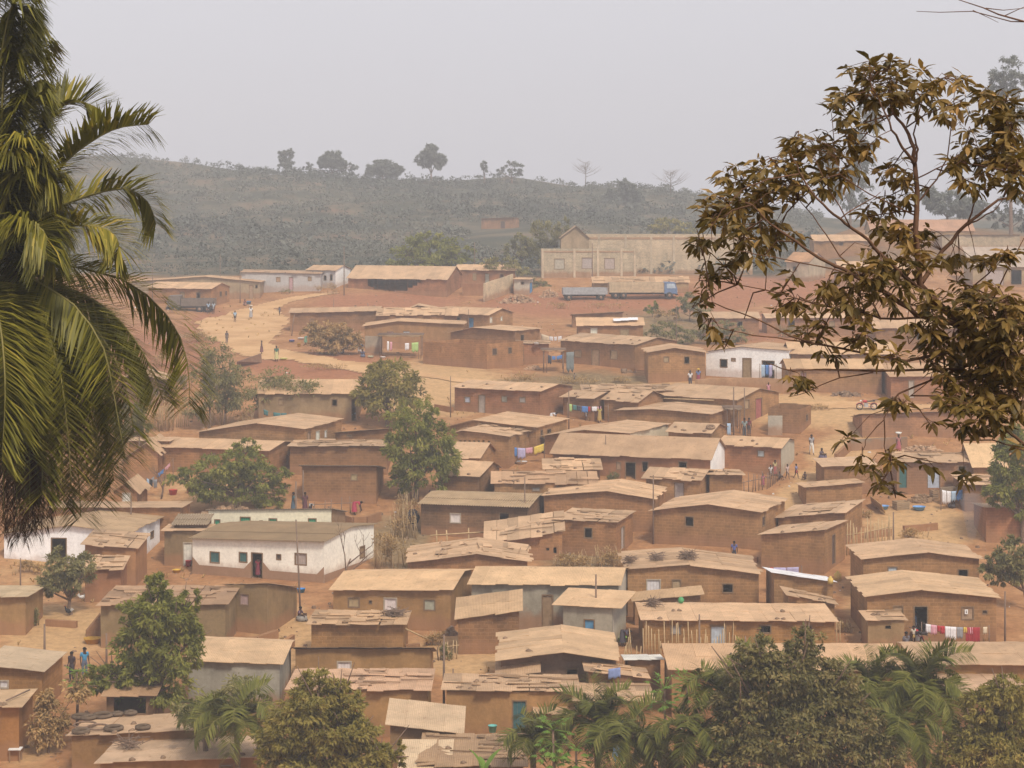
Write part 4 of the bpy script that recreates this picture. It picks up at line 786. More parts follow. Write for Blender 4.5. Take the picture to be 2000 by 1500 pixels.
tree('yellowish mango tree above the unfinished hall', [(1305,440,32,16),(1285,450,22,12),(1335,448,28,14)], (1308, 470), n=1500, size=.6, leaf='mangod', r0=.2)
tree('small bright shrub below the blue lorry', [(1276,600,13,14),(1270,606,12,9)], (1275, 620), n=500, size=.3, leaf='mango', name='small_shrub', cat='bush', r0=.05)
tree('yellow green shrub on the red bank', [(1300,612,24,9),(1315,617,16,8)], (1303, 628), n=500, size=.3, leaf='dry', name='bank_shrub', cat='bush', r0=.04)
tree('dusty bush on the right end of the red bank', [(1345,590,26,22),(1365,605,24,20),(1330,610,18,14)], (1348, 628), n=1100, size=.4, leaf='grey', name='dusty_bush', cat='bush', r0=.08)
tree('grey brown scrub bush below the white sheet roof', [(1300,645,34,18),(1275,652,22,14),(1330,655,30,16)], (1300, 672), n=1300, size=.34, leaf='grey', name='scrub_bush', cat='bush', r0=.06)
tree('scrub bush behind the leaf sprays left of the white house', [(1385,650,36,18),(1415,640,30,16),(1440,655,30,14)], (1400, 672), n=1300, size=.34, leaf='grey', name='scrub_bush', cat='bush', r0=.06)
def tipbare(label, px, py_base, py_top, spread, r0=.16, name='bare_tree', Y=612, seed=1, k=22):
    rnd = random.Random(seed); a, _ = ray(px, 0); bp = Vector((a*Y, Y, float(gz(a*Y, Y)))); top = at(px, py_top, Y); hgt = top.z - bp.z
    e = thing(name, label, 'tree', bp); b = MB(); b.tube([bp, bp + Vector((.2,0,hgt*.5)), top], [r0, r0*.7, r0*.15], 5)
    for i in range(k):
        f = rnd.uniform(.4, .97); s = bp.lerp(top, f); an = rnd.uniform(0, 6.28); ln = spread*(1.25-f)*rnd.uniform(.6, 1.2)
        q = s + Vector((math.cos(an)*ln*.5, math.sin(an)*ln*.5, ln*.18)); t = s + Vector((math.cos(an)*ln, math.sin(an)*ln, ln*.55)); b.tube([s, q, t], [r0*.4, r0*.28, r0*.12], 4)
        for _ in range(2): b.tube([q, q + Vector((rnd.uniform(-1,1), rnd.uniform(-1,1), rnd.uniform(.2,1)))*ln*.4], [r0*.22, r0*.09], 3)
    b.build('trunk', M['bark'], e, loc=bp).location = (0,0,0); return e
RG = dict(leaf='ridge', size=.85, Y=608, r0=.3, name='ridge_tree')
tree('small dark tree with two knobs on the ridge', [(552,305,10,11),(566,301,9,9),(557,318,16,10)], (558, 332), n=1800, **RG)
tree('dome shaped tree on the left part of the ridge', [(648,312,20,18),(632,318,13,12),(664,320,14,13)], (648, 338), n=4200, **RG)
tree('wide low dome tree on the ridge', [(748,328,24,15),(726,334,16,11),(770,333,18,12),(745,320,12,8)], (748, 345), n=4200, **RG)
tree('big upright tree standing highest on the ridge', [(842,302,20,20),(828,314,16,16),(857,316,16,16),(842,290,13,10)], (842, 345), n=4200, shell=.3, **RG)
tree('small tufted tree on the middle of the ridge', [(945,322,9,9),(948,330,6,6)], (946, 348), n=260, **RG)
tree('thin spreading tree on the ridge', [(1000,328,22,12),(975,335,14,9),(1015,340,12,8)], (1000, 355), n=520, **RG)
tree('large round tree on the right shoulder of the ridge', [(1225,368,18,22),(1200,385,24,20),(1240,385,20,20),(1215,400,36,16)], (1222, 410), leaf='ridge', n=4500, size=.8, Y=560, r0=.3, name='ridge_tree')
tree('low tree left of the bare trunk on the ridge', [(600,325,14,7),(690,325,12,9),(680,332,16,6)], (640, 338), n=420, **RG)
tipbare('tall bare tree with whorled twigs on the ridge', 1143, 365, 316, 7, seed=3)
tipbare('bare rounded tree on the right slope of the ridge', 1309, 395, 336, 8, seed=5, Y=590)
BG = 'hazy trees behind the leafy branches'
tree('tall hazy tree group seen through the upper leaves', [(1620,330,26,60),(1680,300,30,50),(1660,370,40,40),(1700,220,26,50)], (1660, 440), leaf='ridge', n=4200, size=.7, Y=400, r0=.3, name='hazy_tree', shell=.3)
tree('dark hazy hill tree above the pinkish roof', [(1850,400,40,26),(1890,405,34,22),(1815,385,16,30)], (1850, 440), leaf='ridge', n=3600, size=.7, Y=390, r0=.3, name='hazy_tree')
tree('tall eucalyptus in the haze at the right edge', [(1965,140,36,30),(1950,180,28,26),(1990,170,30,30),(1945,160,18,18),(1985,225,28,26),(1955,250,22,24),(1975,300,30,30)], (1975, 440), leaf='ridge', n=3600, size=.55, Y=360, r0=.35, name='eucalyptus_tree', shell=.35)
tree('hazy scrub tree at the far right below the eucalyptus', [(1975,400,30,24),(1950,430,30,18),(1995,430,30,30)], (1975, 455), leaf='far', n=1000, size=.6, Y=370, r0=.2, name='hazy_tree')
def hill_scrub():
    """the bush that covers the hill as one mass"""
    n = 12500; Y = 313 + 300*RNG.random(n)**.8; px = RNG.uniform(-260, 1600, n); Y[:1500] = RNG.uniform(588, 626, 1500); X = (px-CX)/F*Y
    keep = ~((np.abs(px-975) < 60) & (np.abs(Y-425) < 34)); X, Y = X[keep], Y[keep]; n = len(X); Z = gz(X, Y)
    dens = .5 + .5*np.sin(X*.05+1)*np.sin(Y*.04) + .35*np.sin(X*.13)*np.cos(Y*.11); r = (.5 + 1.5*RNG.random(n)**3)*(.75+.5*np.clip(dens,0,1))
    k = 24; C = np.repeat(np.stack([X, Y, Z + r*.35], 1), k, 0); R = np.repeat(r, k)[:,None]
    d = RNG.normal(size=(n*k,3)); d /= np.linalg.norm(d, axis=1, keepdims=True); d[:,2] = np.abs(d[:,2])*.9
    P = C + d*R*(.5+.5*RNG.random((n*k,1))); nn = d*.6 + RNG.normal(size=(n*k,3))*.5; nn[:,2] += 1.6
    sz = (R[:,0]*.42*(.6+.6*RNG.random(n*k))); bt = np.repeat(np.clip(RNG.normal(.42,.16,n) - .4*(np.clip(dens,0,1)-.5) + .22*np.sin(X*.035+Y*.02) + .16*np.sin(X*.011-Y*.045+1), 0, 1), k)
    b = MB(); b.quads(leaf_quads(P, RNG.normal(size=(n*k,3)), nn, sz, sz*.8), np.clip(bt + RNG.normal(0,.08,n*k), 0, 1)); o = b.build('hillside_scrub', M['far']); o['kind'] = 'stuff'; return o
hill_scrub()
# dry scrub, canes and weeds between the houses
def shrub(label, px, py, wpx, hpx, leaf='dry', n=500, size=.2, stems=14, name='dry_shrub', cat='shrub', group=None, asp=.3):
    p = hit(px, py); s = p.y/F; wd, hg = wpx*s, hpx*s
    e = thing(name, label, cat, p, 0, group); b = MB(); rnd = random.Random(int(px*7+py))
    for _ in range(stems):
        x, y = rnd.uniform(-.5,.5)*wd, rnd.uniform(-.3,.3)*wd; z = float(gz(p.x+x, p.y+y)) - p.z; hh = hg*rnd.uniform(.5, 1.05)
        b.tube([(x, y, z-.1), (x+rnd.uniform(-.15,.15), y, z+hh*.5), (x+rnd.uniform(-.4,.4)*.6, y+rnd.uniform(-.2,.2), z+hh)], [.025, .018, .008], 4)
    b.build('stems', M['stake' if leaf == 'dry' else 'bark'], e)
    Q, T = crown_quads([(RNG.uniform(-.35,.35)*wd, RNG.uniform(-.2,.2)*wd, hg*RNG.uniform(.3,.7), wd*.24, wd*.2, hg*.32) for _ in range(6)], n, size, asp, -.1, shell=.1, spread=.5)
    c = MB(); c.quads(Q, T); c.build('foliage', M[leaf], e); return e
DG = 'dry scrub between the houses'
shrub('dry bush with dead canes right of the white house with grey roof', 765, 1108, 70, 70, n=1500, stems=34)
shrub('pale weeds beside the white shutter house, above the dry canes', 792, 1050, 60, 66, n=1000, stems=26)
shrub('leafless yellowish shrub under the tall green tree with a black bundle', 795, 1010, 50, 54, n=500, stems=24)
shrub('dry scrub patch left of the framed window hut', 1120, 1112, 80, 36, n=900, stems=26)
shrub('dry brown scrub right below the framed window hut', 1190, 1108, 60, 44, n=900, stems=22)
shrub('dark weed clump at the corner of the white shutter house', 1062, 990, 16, 34, 'grey', n=260, stems=8)
shrub('dry thicket on the verge below the long brick house', 1020, 750, 70, 22, n=800, stems=16)
shrub('dry thicket at the foot of the hanging tarp', 1130, 750, 70, 18, n=700, stems=16)
shrub('dry scrub strip right of the hanging tarp', 1200, 748, 50, 14, n=400, stems=10)
shrub('green shrub beside the dark doorway of the steep roofed house', 1195, 945, 34, 30, 'grey', n=600, stems=8, name='green_shrub')
shrub('tall dry cane stand below the dark brick house', 320, 842, 40, 80, n=260, stems=46, name='cane_stand')
shrub('dry cane stand between the thin grey trees', 425, 830, 36, 56, n=160, stems=30, name='cane_stand')
shrub('dry canes under the wispy leaning tree', 470, 828, 50, 30, n=300, stems=20, name='cane_stand')
shrub('weeds at the road edge before the grey row of houses', 560, 574, 30, 10, 'grey', n=260, stems=6, name='road_weeds')
shrub('scrub heap beside the pale house at the bend', 640, 574, 44, 22, n=700, stems=10, name='scrub_heap')
shrub('small weed on the verge before the roofless house', 941, 718, 12, 16, n=160, stems=5, name='verge_weed')
shrub('dry bushes above the lower terrace road on the right', 1430, 665, 80, 22, n=800, stems=14)
shrub('scrubby bush between the hidden roofs under the branches', 1550, 660, 70, 30, 'grey', n=900, stems=10)
shrub('shrub right of the narrow brick hut with piled bricks', 868, 1290, 26, 40, 'grey', n=400, stems=8)
shrub('scrub behind the bamboo rack by the narrow brick hut', 850, 1260, 40, 30, n=500, stems=12)
shrub('dead twigs heap beside the very long house on its right', 1650, 1235, 26, 26, n=220, stems=22)
# palms, papayas, bananas
def frond(b, pts, ll, n, w=.035, sag=.6, m=0, mr=1, ra=.022, rng=random, tb=.4, tilt=0.0, face=None, curl=1.0):
    """pts: rachis curve; ll: leaflet length; leaflets leave on both sides and hang"""
    pts = [Vector(p) for p in pts]
    def cr(t):
        t *= len(pts)-1; i = min(int(t), len(pts)-2); f = t-i; p0, p1, p2, p3 = pts[max(i-1,0)], pts[i], pts[i+1], pts[min(i+2,len(pts)-1)]
        return ((p1*2) + (p2-p0)*f + (p0*2-p1*5+p2*4-p3)*f*f + (p1*3-p0-p2*3+p3)*f**3)*.5
    S = [cr(i/12) for i in range(13)]; b.tube(S, [ra*(1.15-.95*i/12) for i in range(13)], 5, .5, mr)
    q1 = []; q2 = []; tt = []; Z = Vector((0,0,1))
    for i in range(n):
        t = .10 + .90*(i + rng.random()*.6)/n; p = cr(t); d = (cr(min(t+.02,1)) - cr(t-.02)).normalized()
        s = d.cross(Z); s = s.normalized() if s.length > .05 else Vector((1,0,0))
        if face is not None:
            k_ = face[0] + (face[1]-face[0])*t; s2 = d.cross(Vector((0,1,0))); s2 = s2.normalized() if s2.length > .05 else s
            if s2.dot(s) < 0: s2 = -s2
            s = (s*(1-k_) + s2*k_ + Vector((0, .15, 0))); s = (s - d*s.dot(d)).normalized()
        up = s.cross(d)
        ln = ll*(.42+.58*math.sin(math.pi*(.18+.66*t)))*rng.uniform(.85, 1.1)
        for sd in (-1, 1):
            v = (s*sd*rng.uniform(.7,1) + d*rng.uniform(.45,.8) + up*(rng.uniform(-.15,.45)+tilt)).normalized(); sg = sag*rng.uniform(.6,1.35)
            a = p; c1 = p + v*ln*.5 - Z*ln*.10*sg; c2 = c1 + (v*(.62 if face is None else 1.0) - Z*sg*curl).normalized()*ln*.5
            ww = w*rng.uniform(.75,1.2); e1 = (v.cross(Z)+Vector((.01,.01,0))).normalized()*ww*.5; e1 = (e1 + up*ww*.15*sd)
            q1.append((a-e1*.5, a+e1*.5, c1+e1, c1-e1)); q2.append((c1-e1, c1+e1, c2+e1*.12, c2-e1*.12)); tt.append(min(max(rng.gauss(tb,.17),0),1))
    b.quads([[tuple(x) for x in q] for q in q1], tt, m); b.quads([[tuple(x) for x in q] for q in q2], tt, m)
def palm(label, px, py, Y, R, nf, leaf='fan', ll=.55, nl=30, trunk=True, name='oil_palm', seed=3, h0=None, w=.05, el=(.1, 1.3), tb=.45):
    rnd = random.Random(seed); c = at(px, py, Y); g = float(gz(c.x, c.y)); bp = Vector((c.x, c.y, g)); e = thing(name, label, 'palm', bp)
    o = c - bp; t = MB(); t.tube([(0,0,-.3), (0.05,0,o.z*.5), (0,0,o.z+.1)], [.16, .13, .12], 8); t.build('trunk', M['bark'], e)
    nf = int(nf*1.35)
    for i in range(nf):
        az = 6.2832*(i*.381966*1.0) + rnd.uniform(-.2,.2); ev = el[0] + (el[1]-el[0])*(i/nf) + rnd.uniform(-.12,.12); L = R*rnd.uniform(.8,1.1)
        h = Vector((math.cos(az), math.sin(az), 0)); P = [o]; p = o.copy(); a = ev
        for k in range(4):
            p = p + (h*math.cos(a) + Vector((0,0,math.sin(a))))*L/4; P.append(p.copy()); a -= .34 + .12*k - .14*(ev > 1)
        b = MB(); frond(b, P, ll*1.15, int(nl*1.5), w*1.2, .5, 0, 1, .02, rnd, tb, 0.0, (.15, .5), .8); b.build('frond', [M[leaf], M['rach']], e)
    return e
palm('bright palm clump right of the left mango tree', 462, 1405, 90, 2.2, 17, seed=4, ll=.7, nl=34, name='young_palm', el=(-.1, 1.25))
palm('small palm left of the front mango, darker', 400, 1405, 92, 1.6, 11, seed=5, ll=.5, nl=26, name='young_palm', tb=.3)
palm('grassy palm below the teal door', 1040, 1440, 88, 1.7, 13, seed=6, ll=.6, nl=30, name='young_palm', el=(-.3, 1.2), tb=.35)
palm('feathery palm in front of the rag covered roof', 1165, 1410, 88, 2.3, 15, seed=7, ll=.7, nl=36, name='young_palm', el=(-.2, 1.3), tb=.3)
palm('drooping palm beside the blue cloth at the bottom', 1225, 1440, 86, 2.2, 13, seed=8, ll=.7, nl=34, name='young_palm', el=(-.5, 1.1), tb=.3)
palm('palm peeping from the left side of the huge dusty tree', 1405, 1345, 86, 1.9, 13, seed=9, ll=.65, nl=30, el=(-.2, 1.2), tb=.4)
palm('palm at the foot of the huge dusty tree', 1350, 1430, 85, 2.2, 13, seed=10, ll=.7, nl=32, el=(-.4, 1.1), tb=.3)
palm('upright palm right of the huge dusty tree', 1700, 1340, 89, 2.1, 17, seed=11, ll=.65, nl=34, el=(-.4, 1.4), tb=.42)
palm('full crowned palm below the long right edge roof', 1800, 1345, 88, 2.7, 20, seed=12, ll=.75, nl=40, el=(-.5, 1.4), tb=.42)
palm('shaggy palm low between the two bottom right trees', 1760, 1420, 86, 2.4, 14, seed=13, ll=.75, nl=36, el=(-.7, 1.0), tb=.3)
palm('small palm crown poking out of the huge dusty tree', 1470, 1300, 90, 1.3, 8, seed=14, ll=.5, nl=24, el=(.3, 1.4), tb=.5)
palm('pale palm far away on the hillside left', 402, 452, 470, 4.5, 11, leaf='grey', ll=1.6, nl=12, seed=15, w=.3, name='hill_palm', tb=.9)
palm('dim palm far up in the middle of the hillside', 690, 425, 500, 4.5, 9, leaf='far', ll=1.6, nl=12, seed=16, w=.3, name='hill_palm')
def papaya(label, px, py, Y, R, seed, stem=None, leaf='bright', k=12, name='papaya_tree', tiers=1):
    rnd = random.Random(seed); c = at(px, py, Y); bp = Vector((c.x, c.y, float(gz(c.x, c.y)))); o = c - bp; e = thing(name, label, 'plant', bp)
    t = MB(); t.tube([(0,0,-.2), (.04,0,o.z*.6), o], [.09,.07,.05], 6); t.build('stem', M['bark'], e); b = MB()
    for tier in range(tiers):
        oz = o - Vector((0,0,tier*R*.75))
        for i in range(k):
            az = 2.4*i + tier; el = rnd.uniform(-.3, 1.0) if tier == 0 else rnd.uniform(-.5,.3); d = Vector((math.cos(az)*math.cos(el), math.sin(az)*math.cos(el), math.sin(el))); tip = oz + d*R*rnd.uniform(.6, 1.0); b.tube([oz, tip], [.015,.01], 3, .8)
            for j in range(7):
                a2 = (j-3)*.5; s = Vector((-math.sin(az), math.cos(az), 0)); v = (d*math.cos(a2) + s*math.sin(a2) - Vector((0,0,.45))).normalized(); ln = R*.42*(1-.1*abs(j-3)); nrm = Vector((0,0,1)); sd = v.cross(nrm).normalized()*ln*.17
                b.poly([tip, tip+v*ln*.5+sd, tip+v*ln, tip+v*ln*.5-sd], None, min(max(rnd.gauss(.5,.15),0),1))
    b.build('foliage', M[leaf], e); return e
papaya('tall bright green cassava plant at the bottom centre', 1080, 1425, 86, .75, 1, tiers=3, name='cassava_plant', k=14)
papaya('bright green cassava plant right of the taller one', 1125, 1462, 86, .8, 2, tiers=2, name='cassava_plant', k=14)
papaya('light green leafy shrub left of the papaya beside the huge tree', 1298, 1345, 90, .75, 3, tiers=2, name='cassava_plant', k=14)
papaya('light green leafy plant next to the huge dusty tree', 1342, 1335, 90, .7, 4, tiers=2, name='cassava_plant', k=14)
papaya('little papaya tree by the ragged brown brick house', 587, 872, 172, .75, 5)
papaya('papaya crown in front of the very long house', 1490, 1224, 118, .55, 6, leaf='mangod')
papaya('bright sprout on the left of the left mango', 150, 1312, 101, .6, 7, tiers=2, name='cassava_plant')
def banana(label, px, py, Y):
    c = at(px, py, Y); bp = Vector((c.x, c.y, float(gz(c.x, c.y)))); o = c - bp; e = thing('banana_plant', label, 'plant', bp)
    t = MB(); t.tube([(0,0,-.2), (0,0,o.z)], [.12,.07], 7, .6); t.build('stem', M['bright'], e)
    for az, ln, el, wd in ((2.9,1.2,1.35,.30), (0.5,1.3,1.2,.34), (1.8,1.0,.9,.3), (4.4,1.1,.6,.3)):
        b = MB(); h = Vector((math.cos(az), math.sin(az), 0)); s = Vector((-h.y, h.x, 0)); rows = []; p = o.copy(); a = el
        for k in range(8):
            w_ = wd*.5*math.sin(min(1,(k+.6)/7.2)*math.pi)**.6; rows.append([p - s*w_, p - Vector((0,0,.03)), p + s*w_]); p = p + (h*math.cos(a) + Vector((0,0,math.sin(a))))*ln/7; a -= .12
        b.grid([[tuple(x) for x in r] for r in rows], None, .55); b.build('leaf', M['bright'], e)
banana('young banana plant with one upright pale leaf at the bottom edge', 945, 1510, 86)
def bare_shrub(label, px, py, h, seed, lean=.2):
    rnd = random.Random(seed); p = hit(px, py); e = thing('bare_tree', label, 'tree', p); b = MB()
    def br(s, d, ln, r, k):
        q = s + d*ln*.5 + Vector((rnd.uniform(-.1,.1), rnd.uniform(-.1,.1), 0))*ln; t = q + (d + Vector((rnd.uniform(-.3,.3), rnd.uniform(-.2,.2), .1))).normalized()*ln*.5; b.tube([s, q, t], [r, r*.8, r*.55], 5)
        if k:
            for _ in range(3): br(q.lerp(t, rnd.random()), (d + Vector((rnd.uniform(-1,1), rnd.uniform(-.6,.6), rnd.uniform(-.1,.6)))).normalized(), ln*.62, r*.5, k-1)
    br(Vector((0,0,-.2)), Vector((lean,0,1)).normalized(), h, .09, 3); b.build('trunk', M['bark'], e); return e
bare_shrub('leafless tree before the gable end of the white house with grey roof', 652, 1172, 3.0, 5, .28)
bare_shrub('little bare forked tree in the swept yard', 314, 975, 1.7, 6, .05)

shrub('dry bush on the slope left of the wide road, upper one', 372, 668, 60, 26, n=900, stems=12)
shrub('dry bush on the slope left of the wide road, lower one', 335, 716, 70, 30, n=900, stems=12)
shrub('grey bush between the palm tip and the dark brick house', 350, 760, 44, 34, 'grey', n=900, stems=8)
shrub('brown weeds on the bank below the curving road', 640, 722, 90, 14, n=600, stems=14)
shrub('brown weeds along the red bank below the lorries', 1190, 600, 90, 10, n=400, stems=12)
shrub('dry bush on the red bank right of the rubble pile', 1090, 602, 50, 14, n=500, stems=10)
shrub('weeds behind the small roofless brick room', 1600, 800, 44, 14, n=300, stems=8)
shrub('dry bush in the bare yard below the wooden crate', 1790, 1052, 60, 22, n=600, stems=14)
shrub('weeds on the slope beside the two sloping roof houses', 1690, 1010, 30, 18, n=300, stems=8)
shrub('dry weeds at the foot of the white left house', 60, 1120, 60, 24, n=600, stems=14)
shrub('dry weeds at the lane beside the ochre house', 560, 1262, 34, 16, n=300, stems=8)
shrub('grey bush beside the left edge hut', 62, 1222, 26, 36, 'grey', n=600, stems=8)
# ------------------------------------------------------------------ the oil palm and the leafy tree near the camera
def front_palm():
    Y = 36.0; rnd = random.Random(21); c = at(-62, 540, Y); bp = Vector((c.x - .1, Y, float(gz(c.x, Y))))
    e = thing('oil_palm', 'large oil palm with long drooping fronds close on the left edge', 'palm', bp)
    t = MB(); t.tube([bp - Vector((0,0,.5)), bp.lerp(c, .5), c - Vector((0,0,.2)), c + Vector((0,0,.35))], [.42,.34,.36,.22], 12)
    for k in range(46):     # cut frond bases
        a = k*2.4; z = -.2 - k*.07; d = Vector((math.cos(a), math.sin(a), .6)); p = c + Vector((math.cos(a)*.3, math.sin(a)*.3, z)); t.tube([p, p + d*.28], [.09,.05], 5)
    t.build('trunk', M['bark2'], e, loc=bp).location = (0,0,0)
    def fr(pts, ll=.62, n=70, sag=.8, leaf='palm', w=.049, tb=.42, tilt=0., ra=.03, face=(.1,.55), curl=.8):
        P = [at(-58, 536, Y)] + [at(x, y, Y + dy) for x, y, dy in pts[1 if pts[0][0] < 12 else 0:]]; b = MB(); frond(b, P, ll*1.08, int(n*2.5), w, sag*.7, 0, 1, ra, rnd, tb, tilt, face, curl)
        b.build('frond', [M[leaf], M['rach']], e, loc=bp).location = (0,0,0)
    # fronds to the right, one after another from the top
    fr([(-5,520,0),(40,330,.3),(93,222,.7),(150,198,.9),(196,214,.9)], .62, 60, .35, tilt=.25)
    fr([(-5,515,0),(60,410,-.2),(123,321,-.4),(179,276,-.5),(231,250,-.6),(290,243,-.7)], .66, 66, .9, tb=.55)
    fr([(-5,515,0),(40,450,.2),(93,414,.4),(168,384,.5),(243,368,.5),(288,394,.5),(304,436,.5)], .70, 74, 1.0, tb=.5)
    fr([(0,520,0),(7,489,-.1),(75,455,-.4),(149,440,-.6),(209,448,-.7),(232,476,-.75),(224,508,-.75)], .68, 74, 1.0, tb=.62)
    fr([(5,535,0),(26,523,.2),(51,512,.4),(128,518,.8),(235,544,1.),(307,595,1.1),(352,659,1.15),(369,730,1.15),(369,790,1.15)], .80, 104, 1.0, face=(.0,.75))
    fr([(10,540,0),(34,531,-.3),(85,557,-.7),(149,600,-1.),(200,675,-1.2),(218,747,-1.3),(230,815,-1.3),(244,890,-1.3)], .78, 104, .6, tb=.36, face=(.5,1))
    fr([(0,545,0),(10,561,-.6),(28,621,-1.2),(38,736,-1.6),(34,840,-1.7)], .80, 96, .45, tb=.45, face=(.8,1))
    fr([(10,560,0),(30,600,-.5),(77,705,-.9),(85,815,-1.1),(82,965,-1.2)], .70, 90, .6, tb=.32, face=(.5,1))
    fr([(10,550,0),(64,608,-.2),(141,726,-.5),(184,836,-.6),(192,975,-.6)], .70, 96, .6, tb=.34, face=(.5,1))
    fr([(10,550,0),(43,608,.2),(107,757,.1),(124,980,0)], .66, 96, .6, tb=.28, face=(.5,1))
    fr([(10,550,0),(60,580,.5),(150,690,.7),(205,800,.8),(222,940,.8)], .6, 70, .8, tb=.22)
    fr([(5,550,0),(90,560,.9),(190,610,1.3),(265,690,1.5),(300,760,1.5)], .62, 64, 1.0, tb=.25)
    fr([(5,550,0),(25,620,.8),(60,760,1.),(70,900,1.)], .62, 60, .8, tb=.2)
    fr([(-10,545,0),(-20,640,-.8),(-14,780,-1.2),(-8,900,-1.2)], .7, 66, .8, tb=.4)
    # upright fronds whose leaflets hang in a dense curtain
    for pts in ([(-10,520,0),(10,330,-.6),(22,160,-.9),(40,60,-1.),(62,40,-1.)], [(-10,520,0),(-4,330,-.9),(6,150,-1.3),(26,10,-1.5),(50,-30,-1.5)], [(-10,520,0),(24,380,.3),(48,230,.5),(64,120,.5),(80,80,.5)],
                [(-10,520,0),(14,400,-.5),(36,300,-.8),(58,210,-.9),(80,180,-.9)], [(-14,520,0),(-18,300,-.6),(-8,100,-.9),(6,-60,-1.)], [(-10,520,0),(20,420,-.8),(50,360,-1.1),(86,330,-1.2),(110,350,-1.2)],
                [(-10,520,0),(4,420,-1.),(20,340,-1.4),(40,290,-1.6),(66,290,-1.6)], [(-14,520,0),(-10,420,.5),(0,260,.9),(14,120,1.),(34,40,1.)], [(-10,520,0),(30,450,.6),(66,400,.9),(100,390,1.),(130,420,1.)], [(-10,530,0),(20,470,-.9),(50,440,-1.3),(84,450,-1.5),(104,500,-1.5)]):
        fr(pts, .80, 70, 1.5, w=.042, tb=rnd.uniform(.3,.6), face=(.2,.4), curl=1.3)
        fr([(x-rnd.uniform(4,26), y+rnd.uniform(-10,50), dy+rnd.uniform(-.6,.6)) for x, y, dy in pts], .78, 60, 1.6, w=.042, tb=rnd.uniform(.2,.5), face=(.2,.4), curl=1.3)
    for pts, tb_ in (([(0,545,0),(80,590,-.6),(150,680,-1.),(178,780,-1.1),(196,900,-1.1)],.38), ([(0,545,0),(60,600,-.8),(110,700,-1.2),(130,820,-1.3),(140,960,-1.3)],.42), ([(0,545,0),(110,580,.1),(200,660,.1),(246,760,.1),(262,850,.1)],.3), ([(0,545,0),(120,560,.5),(215,610,.7),(280,690,.8),(318,780,.8)],.36), ([(0,545,0),(30,640,-1.2),(46,760,-1.6),(52,890,-1.6)],.4), ([(0,545,0),(60,620,.9),(120,760,1.2),(150,900,1.2),(158,1010,1.2)],.2), ([(0,545,0),(90,600,.7),(165,720,1.),(205,860,1.),(215,960,1.)],.25), ([(0,545,0),(0,640,.9),(20,800,1.3),(30,960,1.3)],.18), ([(0,545,0),(50,640,.2),(58,800,.3),(50,960,.3)],.25), ([(0,545,0),(70,570,-.5),(130,640,-.8),(165,740,-1.),(178,850,-1.)],.4), ([(0,545,0),(-8,600,-1.3),(10,740,-1.9),(4,900,-2.)],.45), ([(0,545,0),(100,640,.4),(140,780,.5),(150,920,.5)],.2)):
        fr(pts, .70, 84, .65, tb=tb_, face=(.35,.95))
    # dead brown fronds hanging down the trunk
    for x, y1, dy, y0 in ((12,1080,.3,720),(36,1092,.4,740),(60,1080,.2,740),(82,1050,.3,760),(-6,1070,.2,700),(24,1060,-.1,760),(48,1070,0,770),(72,1060,.1,780),(5,1060,-.6,700),(30,1075,-.4,690),(55,1050,-.5,700),(78,1010,-.2,690),(92,985,.3,700),(-10,1040,-.3,690),(18,1000,.5,680),(64,1040,.6,690),(42,1085,0.,700)):
        fr([(-4,600,dy*.4),(x*.5,y0,dy),(x,y0+130,dy*1.1),(x+3,y1-40,dy*1.1)], .46, 64, 2.6, 'palmd', .036, .40, ra=.024, face=(.3,.6), curl=1.4)
    # spiky dark fruit heads among the frond bases
    for x, y in ((24,548),(-6,575)):
        p = at(x, y, Y-.3); b = MB()
        for _ in range(140):
            d = Vector((rnd.gauss(0,1), rnd.gauss(0,1), rnd.gauss(0,1))).normalized(); b.tube([p + d*.08, p + d*rnd.uniform(.2,.3)], [.035,.004], 4, .5)
        b.build('fruit_head', M['bark2'], e, loc=bp).location = (0,0,0)
front_palm()
